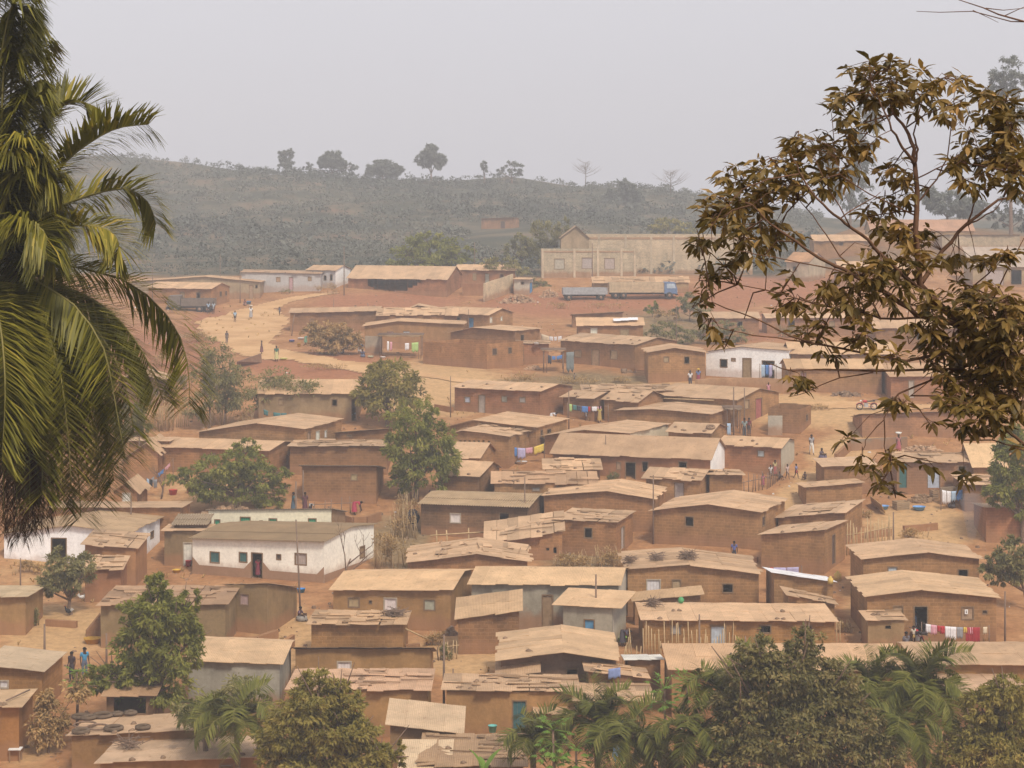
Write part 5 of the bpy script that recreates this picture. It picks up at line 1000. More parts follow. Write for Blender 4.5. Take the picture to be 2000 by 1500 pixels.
def front_tree():
    Y0 = 14.0; rnd = random.Random(5); bp = Vector((4.3, 14.6, float(gz(4.3, 14.6))))
    e = thing('broadleaf_tree', 'near tree with large drooping leaves and crooked branches on the right', 'tree', bp)
    P = lambda x, y, d=0.0: at(x, y, Y0 + d)
    br = [  # polyline (px, py, depth offset), radius at start and end in metres
        ([(2150,820,.6),(2060,760,.4),(1950,680,.2),(1850,610,.1),(1797,556,0),(1788,450,0),(1788,335,0),(1786,290,0),(1768,250,0),(1745,222,0),(1736,185,0)], .050, .009),
        ([(1786,322,0),(1762,288,-.1),(1741,254,-.2),(1722,208,-.2),(1700,160,-.2)], .018, .005), ([(1788,318,0),(1793,292,.1),(1784,262,.2),(1800,200,.25),(1820,160,.25)], .014, .004),
        ([(1800,552,0),(1840,490,.3),(1890,436,.5),(1950,390,.6),(2000,376,.7)], .026, .009), ([(1890,436,.5),(1900,405,.5),(1912,380,.5)], .012, .005), ([(1890,440,.5),(1918,425,.5),(1948,405,.5),(1965,385,.5)], .010, .004),
        ([(1900,640,.1),(1850,628,.1),(1790,616,0),(1740,578,-.1),(1690,552,-.2),(1650,526,-.3),(1600,504,-.4),(1530,455,-.5),(1505,438,-.5),(1470,400,-.5)], .034, .006),
        ([(1790,560,0),(1760,535,-.2),(1730,505,-.3),(1696,468,-.4),(1650,436,-.5),(1618,410,-.6),(1585,375,-.6),(1560,335,-.6),(1545,300,-.6)], .024, .005),
        ([(1640,428,-.5),(1690,395,-.4),(1720,375,-.4)], .008, .003), ([(1660,442,-.5),(1625,380,-.5),(1600,330,-.5),(1590,300,-.5)], .008, .003),
        ([(1700,560,-.2),(1640,500,0),(1600,440,0),(1560,390,.1)], .009, .004), ([(1740,578,-.1),(1680,540,-.4),(1600,520,-.6),(1500,500,-.7),(1440,490,-.7)], .010, .004),
        ([(1820,620,.1),(1720,622,.1),(1615,598,0),(1524,573,-.1),(1440,556,-.1)], .013, .004), ([(1846,690,.1),(1770,705,0),(1713,696,0),(1615,675,-.1),(1545,657,-.2),(1475,622,-.2),(1391,590,-.2),(1385,560,-.2)], .016, .004),
        ([(1615,675,-.1),(1540,664,-.2),(1470,655,-.2),(1405,640,-.2),(1388,610,-.2)], .008, .003), ([(1880,720,.2),(1706,724,0),(1620,722,-.1),(1545,724,-.2),(1496,708,-.2)], .014, .004),
        ([(1706,727,0),(1640,738,0),(1587,760,0),(1540,775,0)], .007, .003), ([(1940,700,.3),(1846,731,.2),(1755,769,.1),(1727,815,.1),(1727,871,.1),(1735,900,.1)], .013, .004),
        ([(2080,900,.5),(2000,868,.4),(1947,825,.3),(1900,790,.2),(1860,760,.2)], .022, .008), ([(1727,820,.1),(1690,860,.1),(1685,890,.1)], .006, .003), ([(1860,770,.2),(1880,860,.2),(1885,930,.2)], .005, .002), ([(1820,740,.1),(1760,790,0),(1700,810,0),(1662,850,0)], .006, .003),
        ([(2030,640,.3),(1960,590,.3),(1900,560,.3),(1850,545,.3)], .014, .005), ([(1850,610,.1),(1800,600,.3),(1760,590,.4),(1700,575,.4)], .012, .005), ([(1788,400,0),(1830,350,.3),(1850,310,.4),(1860,230,.4),(1865,175,.4)], .010, .004),
        ([(1960,385,.6),(1980,330,.6),(1975,250,.6),(1940,200,.6)], .012, .004), ([(1788,350,0),(1850,320,.2),(1900,310,.3),(1960,300,.4)], .008, .003), ([(1560,340,-.6),(1500,350,-.7),(1450,370,-.8),(1410,410,-.8),(1380,460,-.8)], .008, .003), ([(1786,420,0),(1700,380,-.3),(1640,340,-.4),(1630,290,-.4)], .009, .003)]
    t = MB(); pts_all = []
    root = [bp - Vector((0,0,.4)), bp + Vector((0,0,.2)), Vector((4.25, 14.6, -3.2)), Vector((4.15, 14.6, -1.7)), P(2150,820,.6)]
    t.tube(root, [.16,.13,.10,.08,.052], 9)
    for poly, r0, r1 in br:
        pp = [P(*q) for q in poly]; S = []
        for i in range(len(pp)-1):
            for k in range(3): S.append(pp[i].lerp(pp[i+1], k/3) + (Vector((rnd.gauss(0,.004), rnd.gauss(0,.01), rnd.gauss(0,.004))) if k else Vector()))
        S.append(pp[-1]); n = len(S); t.tube(S, [(r0 + (r1-r0)*i/(n-1))*.66 for i in range(n)], 6); pts_all += S[2:]
    # thin bare twigs reaching in at the top right
    for poly, r0, r1 in (([(2130,60,.6),(2060,48,.4),(2000,42,.3),(1950,28,.3),(1920,15,.3),(1868,-2,.3)], .010, .003), ([(2070,44,.4),(1975,42,.3),(1900,22,.3),(1835,24,.3),(1790,22,.3)], .005, .002), ([(1960,32,.3),(1990,18,.3),(2010,10,.3)], .004, .002), ([(1925,16,.3),(1960,20,.3),(2000,16,.3)], .004, .002), ([(1900,20,.3),(1930,34,.3),(1950,44,.3)], .003, .0015), ([(2130,60,.6),(2160,300,.7),(2150,560,.7),(2150,820,.6)], .02, .04)):
        t.tube([P(*q) for q in poly], [r0 + (r1-r0)*i/(len(poly)-1) for i in range(len(poly))], 5)
    blobs = [(1735,155,105,48,44),(1690,190,70,40,20),(1790,190,50,40,14),(1650,215,34,36,7),(1630,280,70,36,22),(1560,290,40,30,9),(1690,270,40,40,10),(1520,330,60,45,18),(1455,355,60,40,20),(1430,410,70,45,22),(1500,400,60,45,18),(1580,360,60,50,18),(1640,340,50,36,14),
             (1395,440,40,50,14),(1368,480,18,18,4),(1450,470,50,36,14),(1520,460,50,40,12),(1410,520,34,36,8),(1385,550,14,26,4),(1372,590,12,26,3),(1386,640,16,22,3),(1500,505,16,10,2),(1545,540,18,14,2),(1455,505,20,20,3),(1535,560,14,10,2),
             (1745,330,44,34,9),(1760,380,50,34,10),(1720,420,36,34,6),(1860,160,50,14,6),(1930,205,60,36,18),(1965,270,44,60,28),(1990,340,30,50,14),(1890,280,34,26,6),(1870,320,30,18,5),(1900,360,40,20,5),(1940,320,30,36,10),(1850,210,22,30,4),
             (1760,470,80,38,24),(1690,520,56,36,14),(1740,545,80,44,26),(1800,500,50,30,9),(1660,570,56,36,13),(1700,600,50,30,12),(1610,575,40,20,4),(1620,620,34,26,6),(1580,650,44,22,6),(1680,650,46,34,9),(1560,600,22,16,3),(1525,600,30,20,4),(1470,600,20,14,0),
             (1860,590,60,40,17),(1940,600,60,50,26),(1900,660,80,46,34),(1960,690,56,60,32),(1840,690,60,40,20),(1900,750,70,44,28),(1970,770,50,50,22),(1870,790,40,26,8),(1920,810,66,40,22),(1985,640,40,60,18),(1945,510,44,16,5),(1985,495,30,14,2),(1880,520,36,24,4),
             (1550,752,26,16,5),(1540,735,10,6,1),(1742,775,20,20,4),(1765,790,20,16,3),(1656,855,14,14,2),(1685,905,22,22,4),(1735,895,28,22,4),(1720,938,20,16,3),(1745,950,16,14,2),(1818,905,14,16,2),(1886,940,10,20,2),(1810,830,18,10,1),(1420,665,24,10,2),(1620,690,30,14,3),(1740,700,40,26,8),(1800,650,50,30,12),(1990,880,20,14,1)]
    A = np.array([[*p] for p in pts_all]); Q1 = []; Q2 = []; T = []
    def leaf(o, d, ln, tint):
        Z = Vector((0,0,1)); s = d.cross(Z); s = s.normalized() if s.length > .05 else Vector((1,0,0)); s = (s + Vector((rnd.gauss(0,.5), rnd.gauss(0,.6), rnd.gauss(0,.5)))); s = (s - d*s.dot(d)).normalized(); up = s.cross(d); w = ln*rnd.uniform(.15,.205); f = rnd.uniform(.1,.4)
        d2 = (d - Z*rnd.uniform(.15,.45)).normalized(); m1 = o + d*ln*.45; tip = m1 + d2*ln*.55; b0 = o + d*ln*.10
        for sg in (1, -1):
            e1 = m1 + s*sg*w + up*w*f; e0 = b0 + s*sg*w*.55 + up*w*f*.5; e2 = m1.lerp(tip, .55) + s*sg*w*.62 + up*w*f*.5
            Q1.append((o, e0, e1, m1) if sg > 0 else (o, m1, e1, e0)); Q2.append((m1, e1, e2, tip) if sg > 0 else (m1, tip, e2, e1)); T.append(tint)
    for bx, by, rx, ry, n in blobs:
        dd = rnd.uniform(-.35, .35); c0 = P(bx, by, dd); kk = int(np.argmin(((A - np.array(c0))**2).sum(1))); q0 = Vector(A[kk]); hub = [q0]
        if (c0-q0).length > .12:
            m0 = q0.lerp(c0, .5) + Vector((rnd.uniform(-.04,.04), rnd.uniform(-.05,.05), rnd.uniform(.0,.06))); e0_ = c0 + (c0-q0).normalized()*.12
            hub = [q0.lerp(m0, .5), m0, m0.lerp(e0_, .35), m0.lerp(e0_, .7), e0_]; t.tube([q0]+hub, [.006,.0055,.005,.0045,.004,.003], 5)
        AL = np.concatenate([A, np.array([[*h_] for h_ in hub])])
        for _ in range(int(n*(1.75 if bx > 1840 else 1.15)+.6)):
            a = rnd.uniform(0, 6.28); r = rnd.random()**.6; c = P(bx + math.cos(a)*r*rx, by + math.sin(a)*r*ry, dd + rnd.uniform(-.3,.3)); k = int(np.argmin(((AL - np.array(c))**2).sum(1))); q = Vector(AL[k])
            mid = q.lerp(c, .5) + Vector((0,0,rnd.uniform(-.02,.06)));  L_ = (c-q).length
            if L_ < .75: t.tube([q, mid, c], [.0032,.0024,.0016], 4)
            else: t.tube([c + (q-c).normalized()*.4, c], [.0018,.0014], 4)
            bt = min(max(rnd.gauss(.45,.16),0),1); ax = (c-q).normalized() if L_ > .02 else Vector((0,0,1)); off = rnd.uniform(0, 6.28)
            for j in range(rnd.randint(5, 8)):
                an = off + j*2.4; h = Vector((math.cos(an), math.sin(an), 0)); d = (h*rnd.uniform(.5,1) + ax*.45 + Vector((0,0,rnd.uniform(-.75,.25)))).normalized(); o = c - ax*rnd.uniform(0,.05)
                tn = min(max(bt + rnd.gauss(0,.13),0),1); leaf(o + d*.012, d, rnd.uniform(.070,.118), tn)
    t.build('trunk', M['bark2'], e, loc=bp).location = (0,0,0)
    b = MB(); b.quads([[tuple(x) for x in q] for q in Q1], T); b.quads([[tuple(x) for x in q] for q in Q2], T); b.build('foliage', M['coppice'], e, loc=bp).location = (0,0,0)
front_tree()
# ------------------------------------------------------------------ stones, tyres, posts, fences, washing, vehicles
import collections
_lab = {k: v[0]['label'] for k, v in HOUSES.items()}
def blob_mesh(name, r, seed, mt, sq=.7):
    rnd = random.Random(seed); b = MB(); R = [[None]*8 for _ in range(5)]
    b.lathe((0,0,0), [(.02*r,-sq*r),(.75*r,-.6*sq*r),(r,0),(.7*r,.62*sq*r),(.02*r,sq*r)], 7); o = b.build(name, mt); v = o.data.vertices
    for x in v: x.co *= rnd.uniform(.8,1.25)
    return o
PST = [blob_mesh('roof_stone', .15, i, M['stone']) for i in range(3)]
_first = [True]*3
for i, (p, k) in enumerate(STONES):
    j = i % 3
    if _first[j]: o = PST[j]; _first[j] = False
    else: o = PST[j].copy(); sc.collection.objects.link(o)
    o.location = p; o.rotation_euler = (0,0,i*1.3); tag(o, 'dark stone weighing down the ' + ' '.join(_lab[k].split()[:11]), 'stone', 'stones on the roof: ' + _lab[k])
M['tyre'] = flat('dusty_tyre', (.13,.09,.06), .9, .3)
def roof_px(key, px, py):
    """point on a house's roof where a pixel's line of sight meets it"""
    e, H, L, D, un = HOUSES[key]; m = e.matrix_world if False else None
    ph = e.rotation_euler.z; U = Vector((math.cos(ph), math.sin(ph), 0)); V = Vector((-U.y, U.x, 0)); O = e.location; a, b_ = ray(px, py); best = None
    for Y in np.arange(O.y-8, O.y+22, .08):
        p = Vector((a*Y, Y, b_*Y)); d = p - O; u, v = d.dot(U), d.dot(V)
        if -.6 <= u <= L+.6 and -.6 <= v <= D+.4 and p.z - O.z <= H(min(max(u,0),L), min(max(v,0),D)) + .1: return p
    return at(px, py, O.y+1)
def ring(name, r, rr, mt, label, cat, p, group=None, tilt=(0,0,0)):
    b = MB(); n = 18; i0 = None; P = []
    for i in range(n+1):
        a = 6.28319*i/n; P.append([((r + rr*math.cos(t))*math.cos(a), (r + rr*math.cos(t))*math.sin(a), rr*math.sin(t)) for t in np.linspace(0, 6.28319, 9)])
    b.grid(P); o = b.build(name, mt); o.location = p; o.rotation_euler = tilt; return tag(o, label, cat, group)
for x, y, r, lb in ((157,1403,.34,'leftmost tyre along the ridge of the tyre strewn tan roof'),(173,1405,.3,'second tyre along the ridge of the tyre strewn tan roof'),(200,1401,.42,'broad tyre on the ridge of the tyre strewn roof'),(229,1398,.22,'small tyre on the ridge right of the broad one'),(255,1396,.24,'tyre at the middle of the tyre strewn roof ridge'),
                    (166,1419,.52,'big thin hoop lying left on the tyre strewn roof'),(191,1424,.5,'pale hoop lying right of the big thin hoop'),(222,1426,.38,'thick black tyre in the middle of the tyre strewn roof'),(158,1432,.34,'tyre at the lower left eave of the tyre strewn roof'),(279,1424,.28,'tyre near the right eave of the tyre strewn roof')):
    ring('tyre' if 'tyre ' in lb[:14] + ' ' or 'tyre' in lb.split(' ')[:4] else 'metal_hoop', r, .045 if 'hoop' in lb else .10, M['tyre'] if 'hoop' not in lb else M['bark'], lb, 'tyre' if 'hoop' not in lb else 'hoop', roof_px('h112', x, y) + Vector((0,0,.10)))
ring('tyre', .30, .10, M['stone'], 'round grey tyre on the small stone lined hut roof', 'tyre', roof_px('h35', 1388, 837) + Vector((0,0,.15)), tilt=(.3,0,0))
for x, y, lb in ((38,1359,'long dark stick slanting across the left edge hut roof'),):
    p = roof_px('h110', 12, 1373) + Vector((0,0,.12)); q = roof_px('h110', 58, 1352) + Vector((0,0,.12)); b = MB(); b.tube([p, q], .04, 5); o = b.build('roof_stick', M['pole'], loc=p); tag(o, lb, 'stick')
def ball(name, p, r, color, label, cat, prof=None, mt='col'):
    b = MB(); b.lathe((0,0,0), prof or [(.01,-r),(.6*r,-.8*r),(r,0),(.6*r,.8*r),(.01,r)], 12); o = b.build(name, M[mt], None, color, None); o.location = p; return tag(o, label, cat)
ball('melon', roof_px('h70', 1330, 1178) + Vector((0,0,.18)), .2, (.10,.33,.14), 'round green ball on the roof of the very long house', 'ball')
# --- poles
def pole(label, px, py0, py1, r=.05, lean=0, arm=None, name='wooden_pole', y=None, cat='pole'):
    p = hit(px, py0) if y is None else at(px, py0, y); 
    if y is not None: p.z = float(gz(p.x, p.y))
    top = at(px + lean, py1, p.y); b = MB(); b.tube([(0,0,-.5), ((top.x-p.x)*.5, 0, (top.z-p.z)*.5), (top.x-p.x, 0, top.z-p.z)], [r*1.2, r, r*.75], 6)
    if arm: b.obox((top.x-p.x, 0, top.z-p.z-.25), (1,0,0), arm, .04, .04)
    o = b.build(name, M['pole']); o.location = p; return tag(o, label, cat)
for a in (('dark pole in front of the broad brick hall corner', 672, 577, 481, .07), ('pole beside the long beige house', 469, 592, 527, .06), ('thin tall pole behind the long beige house roof', 430, 575, 496, .05), ('pole left of the brick house with the tipper truck', 298, 596, 521, .06),
          ('dark pole before the unfinished block', 1157, 560, 474, .07), ('short dark pole left of the thatched top', 927, 540, 473, .06), ('leaning pale pole at the bend house wall', 569, 656, 614, .06, 6), ('leaning pole on the joined wavy roofs', 724, 632, 592, .06, -6), ('pole standing on the bend below the flat tan roof', 650, 640, 582, .05, 2),
          ('pole in front of the blue door house', 915, 650, 604, .05), ('leaning pole right of the blue door house', 998, 632, 600, .05, -6), ('thin pole by the dusty bush on the bank', 1321, 690, 595, .05), ('pole at the corner of the red tinted brick house', 1111, 838, 762, .06), ('pale pole left of the small clothes line yard roof', 1225, 820, 775, .05),
          ('tall dark pole at the corner of the smooth tan roofed wide house', 1433, 850, 756, .07), ('second tall pole beside the red brown side door', 1454, 850, 758, .06), ('pole through the steep tan roof hall front', 1395, 925, 856, .06), ('slim pole between the steep hall and the patched porch', 1183, 920, 850, .05),
          ('pole before the crumpled roof house', 1276, 1063, 928, .06), ('pole in front of the half corrugated roof', 1025, 1050, 932, .06), ('long pole standing before the roof of the white house with grey roof', 588, 1212, 1015, .06, -10), ('short dark pole in front of the cream house', 578, 1060, 940, .07), ('tall post with a crossbar by the brick wall house', 592, 985, 918, .07), 
          ('tall pole in front of the white left house', 256, 1062, 968, .06), ('pole beside the gabled house at the palm tips', 272, 930, 846, .06, 0, .35), ('thin pole near the chickens', 40, 1160, 1090, .05), ('tall dark pole at the broad pale roof hut', 87, 1345, 1219, .07), ('pole left of the left mango', 208, 1300, 1237, .06), ('thick dark post at the bottom left house', 152, 1500, 1423, .08),
          ('tall dark pole in front of the small grey cement room', 1164, 1250, 1122, .07), ('pole at the front of the very long house', 1366, 1345, 1200, .06), ('small pole on the broad roof near the dark mango', 1456, 1300, 1243, .05), ('pale bamboo pole by the teal door house corner', 867, 1390, 1240, .07), ('thin pole beside the bamboo pole', 885, 1388, 1306, .05), 
          ('pole at the right of the big mud house', 1963, 1262, 1155, .06), ('pole before the right edge low roof', 1898, 1340, 1290, .05), ('thin pole in the stony lane on the right', 1745, 1075, 1000, .06), ('post by the children beside the grey end wall', 1504, 925, 880, .05), ('pole at the long fence below the steep roofed hall', 1413, 965, 915, .05), ('slender pole by the verge above the red tinted brick house', 880, 815, 735, .05)):
    pole(*a[:4], *(a[4:]))
# --- stake fences
def fence(label, pts, n, h0, h1, rail=True, seed=1, r=.04, mt='stake', name='stake_fence', lean=.06):
    rnd = random.Random(seed); P = [hit(*p) for p in pts]; e = thing(name, label, 'fence', P[0]); seg = [(P[i+1]-P[i]).length for i in range(len(P)-1)]; tot = sum(seg)
    for i in range(n):
        s = tot*(i+.5*rnd.random())/n; k = 0
        while k < len(seg)-1 and s > seg[k]: s -= seg[k]; k += 1
        p = P[k].lerp(P[k+1], min(s/seg[k],1)); z = float(gz(p.x, p.y)); h = rnd.uniform(h0, h1); q = Vector((p.x, p.y, z)) - P[0]
        b = MB(); b.tube([q - Vector((0,0,.2)), q + Vector((rnd.gauss(0,lean), rnd.gauss(0,lean), h))], [r, r*.7], 5); b.build('stake', M[mt], e)
    if rail:
        b = MB(); b.tube([Vector((p.x, p.y, float(gz(p.x,p.y)) + h0*.85)) - P[0] for p in P], r*.7, 4); b.build('rail', M[mt], e)
    return e
fence('bamboo stake fence in front of the very long mud house', [(1258,1290),(1400,1286),(1540,1284),(1645,1280)], 60, 1.0, 2.3, False, 2)
fence('loose bamboo stakes beside the small white roofed shed', [(1205,1300),(1262,1296)], 8, 1.0, 2.2, False, 3, lean=.12)
fence('thin stake fence around the playing children yard', [(1385,972),(1440,968),(1500,955),(1525,935)], 22, 1.1, 1.7, True, 4, mt='pole')
fence('tall cane frame fence beside the mud house with the slit door', [(1652,1085),(1685,1080),(1742,1068)], 17, 1.7, 2.5, True, 5, r=.05)
fence('wire post fence in front of the white shutter house', [(840,1075),(912,1070),(945,1068)], 3, 1.25, 1.45, True, 6, r=.07)
fence('short post fence before the tall blank brick house', [(612,1005),(665,1003),(712,1000)], 6, .9, 1.3, True, 7, mt='pole')
fence('cane fence between dark bush and thin grey trees', [(288,838),(330,836),(372,832)], 20, 1.2, 2.4, False, 8)
fence('rickety bamboo rack frame beside the narrow brick hut', [(866,1290),(897,1286)], 4, .9, 1.2, True, 9, name='bamboo_rack')
# --- low walls
def wall_line(label, pts, h, th, color, mt='brick', name='low_wall', cat='wall'):
    P = [hit(*p) for p in pts]; b = MB(); L = 0
    for i in range(len(P)-1):
        a, c = P[i], P[i+1]; d = (c-a); d.z = 0; s = Vector((-d.y, d.x, 0)).normalized()*th*.5; n = max(1, int(d.length/1.5))
        for k in range(n):
            p, q = a.lerp(c, k/n), a.lerp(c, (k+1)/n); zp, zq = float(gz(p.x,p.y)), float(gz(q.x,q.y)); hp = h if not hasattr(h,'__len__') else h[0] + (h[1]-h[0])*k/n; hq = h if not hasattr(h,'__len__') else h[0]+(h[1]-h[0])*(k+1)/n
            V = lambda r, zz, sd: Vector((r.x, r.y, zz)) + s*sd - P[0]
            for sd in (-1, 1):
                pts_ = [V(p,zp-.8,sd), V(q,zq-.8,sd), V(q,zq+hq,sd), V(p,zp+hp,sd)]; l = d.length/n; uv = [(L,-.8),(L+l,-.8),(L+l,hq),(L,hp)]
                b.poly(pts_ if sd < 0 else pts_[::-1], uv if sd < 0 else uv[::-1])
            b.poly([V(p,zp+hp,-1), V(q,zq+hq,-1), V(q,zq+hq,1), V(p,zp+hp,1)], [(L,h if not hasattr(h,'__len__') else hp)]*4); L += d.length/n
        for r, sgn in ((a, 1), (c, -1)):
            z = float(gz(r.x, r.y)); hh = h if not hasattr(h,'__len__') else (h[0] if sgn > 0 else h[1]); pp = [Vector((r.x,r.y,z-.8))+s*sgn-P[0], Vector((r.x,r.y,z-.8))-s*sgn-P[0], Vector((r.x,r.y,z+hh))-s*sgn-P[0], Vector((r.x,r.y,z+hh))+s*sgn-P[0]]; b.poly(pp, [(0,0),(th,0),(th,hh),(0,hh)])
    o = b.build(name, M[mt], None, EX[color] if isinstance(color, str) else color); o.location = P[0]; return tag(o, label, cat)
wall_line('cream block wall running uphill beside the rubble heap', [(945,590),(1001,570)], 2.6, .2, (.56,.44,.29), 'block', 'block_wall')
wall_line('plain red mud wall left of the cream block wall', [(903,577),(944,577)], 1.7, .25, 'red', 'plaster', 'mud_wall')
wall_line('raised terrace wall under the white plastered house', [(1358,769),(1545,769)], 1.35, .5, (.40,.235,.13), 'plaster', 'terrace_wall')
wall_line('grey courtyard wall beside the small roofless brick room', [(1500,850),(1528,850)], 1.7, .2, 'cement', 'plaster', 'courtyard_wall')
wall_line('low curved brick wall by the woman in red', [(672,1022),(690,1027),(715,1026),(742,1016)], .65, .3, 'brown', 'brick', 'curved_wall')
wall_line('pale grey wall piece beside the washing canopy', [(713,690),(746,690)], 1.9, .2, (.42,.34,.26), 'plaster', 'wall_piece')
wall_line('grey stone wall with clothes drying over it on the right', [(1836,985),(1880,982)], 1.3, .25, (.30,.22,.15), 'plaster', 'stone_wall')
wall_line('broken brick stack beside the small brick hut of torn tin', [(792,1290),(820,1287)], .9, .3, 'brown', 'brick', 'brick_stack')
wall_line('crumbling brick pile at the corner of the old rippled roof house', [(168,1242),(196,1240)], (.3,1.3), .5, 'dark', 'brick', 'brick_pile')
wall_line('low ruined mud wall below the old ochre house', [(455,1262),(500,1260),(540,1246)], .5, .3, 'tan', 'plaster', 'ruined_wall')
wall_line('terrace ledge of brick below the broad plain brick house', [(1278,1090),(1370,1092),(1480,1098)], .35, .4, 'orange', 'brick', 'terrace_ledge')
wall_line('grey mud wall behind the trash heap on the right', [(1660,880),(1720,876),(1772,874)], .9, .3, (.27,.205,.145), 'plaster', 'low_wall')
# --- washing lines and clothes
def line(label, pts):
    b = MB(); b.tube([p - pts[0] for p in pts], .012, 4); o = b.build('clothes_line', M['pole']); o.location = pts[0]; return tag(o, label, 'clothes line')
def clothpiece(p0, p1, drop, color, label, group, name='cloth', seed=0):
    rnd = random.Random(seed*7+3); u = p1 - p0; n = 7; s = Vector((-u.y, u.x, 0)); s = s.normalized() if s.length else Vector((0,1,0)); R = []; ph = rnd.uniform(0,6)
    for r in range(5):
        row = []
        for i in range(n):
            f = i/(n-1); row.append(p0 + u*f - Vector((0,0,drop*r/4*(.92+.12*math.sin(i*2.1+ph)))) + s*(.05*math.sin(i*1.9+ph)*r/4))
        R.append(row)
    b = MB(); b.grid([[tuple(q - p0) for q in r] for r in R], None, .5); o = b.build(name, M['cloth'], None, color); o.location = p0
    md = o.modifiers.new('s', 'SOLIDIFY'); md.thickness = .015; return tag(o, label, 'laundry', group)
CN = {'white': (.78,.76,.78), 'red': (.48,.05,.06), 'blue': (.10,.22,.50), 'pale blue': (.40,.52,.66), 'yellow': (.75,.55,.12), 'pink': (.68,.36,.42), 'green': (.16,.30,.16), 'dark': (.06,.06,.08), 'grey': (.30,.30,.32), 'tartan red': (.36,.04,.05), 'cream': (.70,.58,.42), 'lilac': (.46,.42,.62), 'black': (.03,.03,.03), 'teal': (.08,.20,.20), 'lime': (.42,.58,.22)}
def washing(where, x0, y0, x1, y1, items, dp=0.0, h=1.5, sagpx=4, ground_px=None):
    """items: (px0, px1, drop in metres, colour)"""
    A = lift(x0, y0, h); k = A.y; B_ = lift(x1, y1, h); A = at(x0, y0, k - dp); B_ = at(x1, y1, (k*.5 + B_.y*.5) - dp)
    def pt(x):
        f = (x-x0)/(x1-x0); p = A.lerp(B_, f); sg = 4*f*(1-f)*sagpx; return at(CX + F*p.x/p.y, YH - F*p.z/p.y + sg, p.y)
    for q in (A, B_):
        b = MB(); g = float(gz(q.x, q.y)); b.tube([(0,0,-.3), (0,0,q.z-g+.08)], [.035,.03], 5); o = b.build('line_post', M['pole']); o.location = (q.x, q.y, g); tag(o, 'post of the washing line ' + where, 'post', 'posts of the washing line ' + where)
    line('washing line ' + where, [pt(x0 + (x1-x0)*i/10) for i in range(11)])
    cnt = collections.Counter(); per = collections.Counter(c for *_, c in items)
    ordn = ['leftmost', 'second', 'third', 'fourth', 'fifth']
    for i, (a, c, dr, co) in enumerate(items):
        pre = co if per[co] == 1 else ordn[cnt[co]] + ' ' + co; cnt[co] += 1
        clothpiece(pt(a), pt(c), dr, CN[co], f'{pre} cloth on the washing line {where}', 'washing ' + where, seed=i+int(x0))
washing('before the big mud house with the poster', 1800, 1217, 1932, 1224, [(1808,1818,.55,'white'),(1818,1830,.6,'pink'),(1831,1836,.4,'red'),(1837,1845,.5,'red'),(1846,1856,.75,'white'),(1856,1868,.8,'white'),(1869,1881,.7,'grey'),(1882,1889,.35,'yellow'),(1886,1898,1.0,'tartan red'),(1898,1914,1.0,'tartan red'),(1891,1900,.45,'pink'),(1920,1928,.45,'cream')], h=1.35)
washing('beside the long brick house on the red ground', 1108, 788, 1188, 792, [(1112,1117,.7,'lime'),(1119,1126,.5,'teal'),(1127,1134,.5,'dark'),(1136,1148,.6,'blue'),(1149,1153,.5,'red'),(1156,1166,.45,'white'),(1167,1174,.7,'pink')])
washing('right of the patched vent hole house', 998, 872, 1063, 866, [(1003,1010,.8,'blue'),(1011,1026,.9,'lilac'),(1027,1040,.5,'pink'),(1043,1062,.7,'yellow')], sagpx=6)
washing('on the slope by the dark doorway house', 1055, 651, 1098, 656, [(1057,1072,.9,'cream'),(1073,1080,.5,'white'),(1082,1088,.5,'white'),(1090,1097,.6,'white')])
washing('above the small dark tree yard on the left', 338, 897, 292, 936, [(332,322,.35,'pink'),(320,308,.35,'blue'),(301,296,.5,'grey')], sagpx=3)
washing('beside the narrow gabled hut', 286, 934, 318, 932, [(287,291,.6,'pale blue'),(292,298,.6,'black'),(300,307,.7,'grey')])
washing('before the smooth tan plastered house', 512, 798, 566, 806, [(515,524,.5,'teal'),(534,548,1.0,'teal'),(549,560,.5,'teal')])
washing('under the stick canopy by the road', 748, 664, 818, 668, [(756,760,1.1,'white'),(762,766,1.0,'pink'),(791,799,.8,'white'),(804,817,1.1,'lime')], h=1.9)
washing('over the grey stone wall on the right', 1838, 956, 1884, 955, [(1840,1848,1.1,'white'),(1849,1857,1.0,'white'),(1858,1867,.8,'pale blue'),(1868,1880,.8,'blue')], h=1.6)
washing('before the white plastered terrace house', 1484, 712, 1516, 712, [(1487,1494,1.3,'pale blue'),(1495,1501,1.1,'blue'),(1502,1508,1.3,'lilac'),(1509,1513,.6,'white')], h=1.55, sagpx=1)
washing('by the bright yellow hanging cloth on the right', 1764, 915, 1784, 915, [(1768,1780,.55,'yellow')], h=1.6, sagpx=1)
washing('by the pole beside the wide house', 1416, 826, 1434, 826, [(1420,1427,1.1,'pale blue')], h=1.6, sagpx=1)
washing('behind the white tin roof edge', 1502, 1108, 1566, 1107, [(1504,1510,1.1,'red'),(1511,1535,1.0,'lilac'),(1536,1560,.5,'lilac')], h=1.7, sagpx=1)
washing('under the shade canopy beside the long brick house', 1068, 692, 1100, 692, [(1070,1077,.9,'dark'),(1078,1085,.4,'blue'),(1087,1098,.4,'blue')], h=1.9)
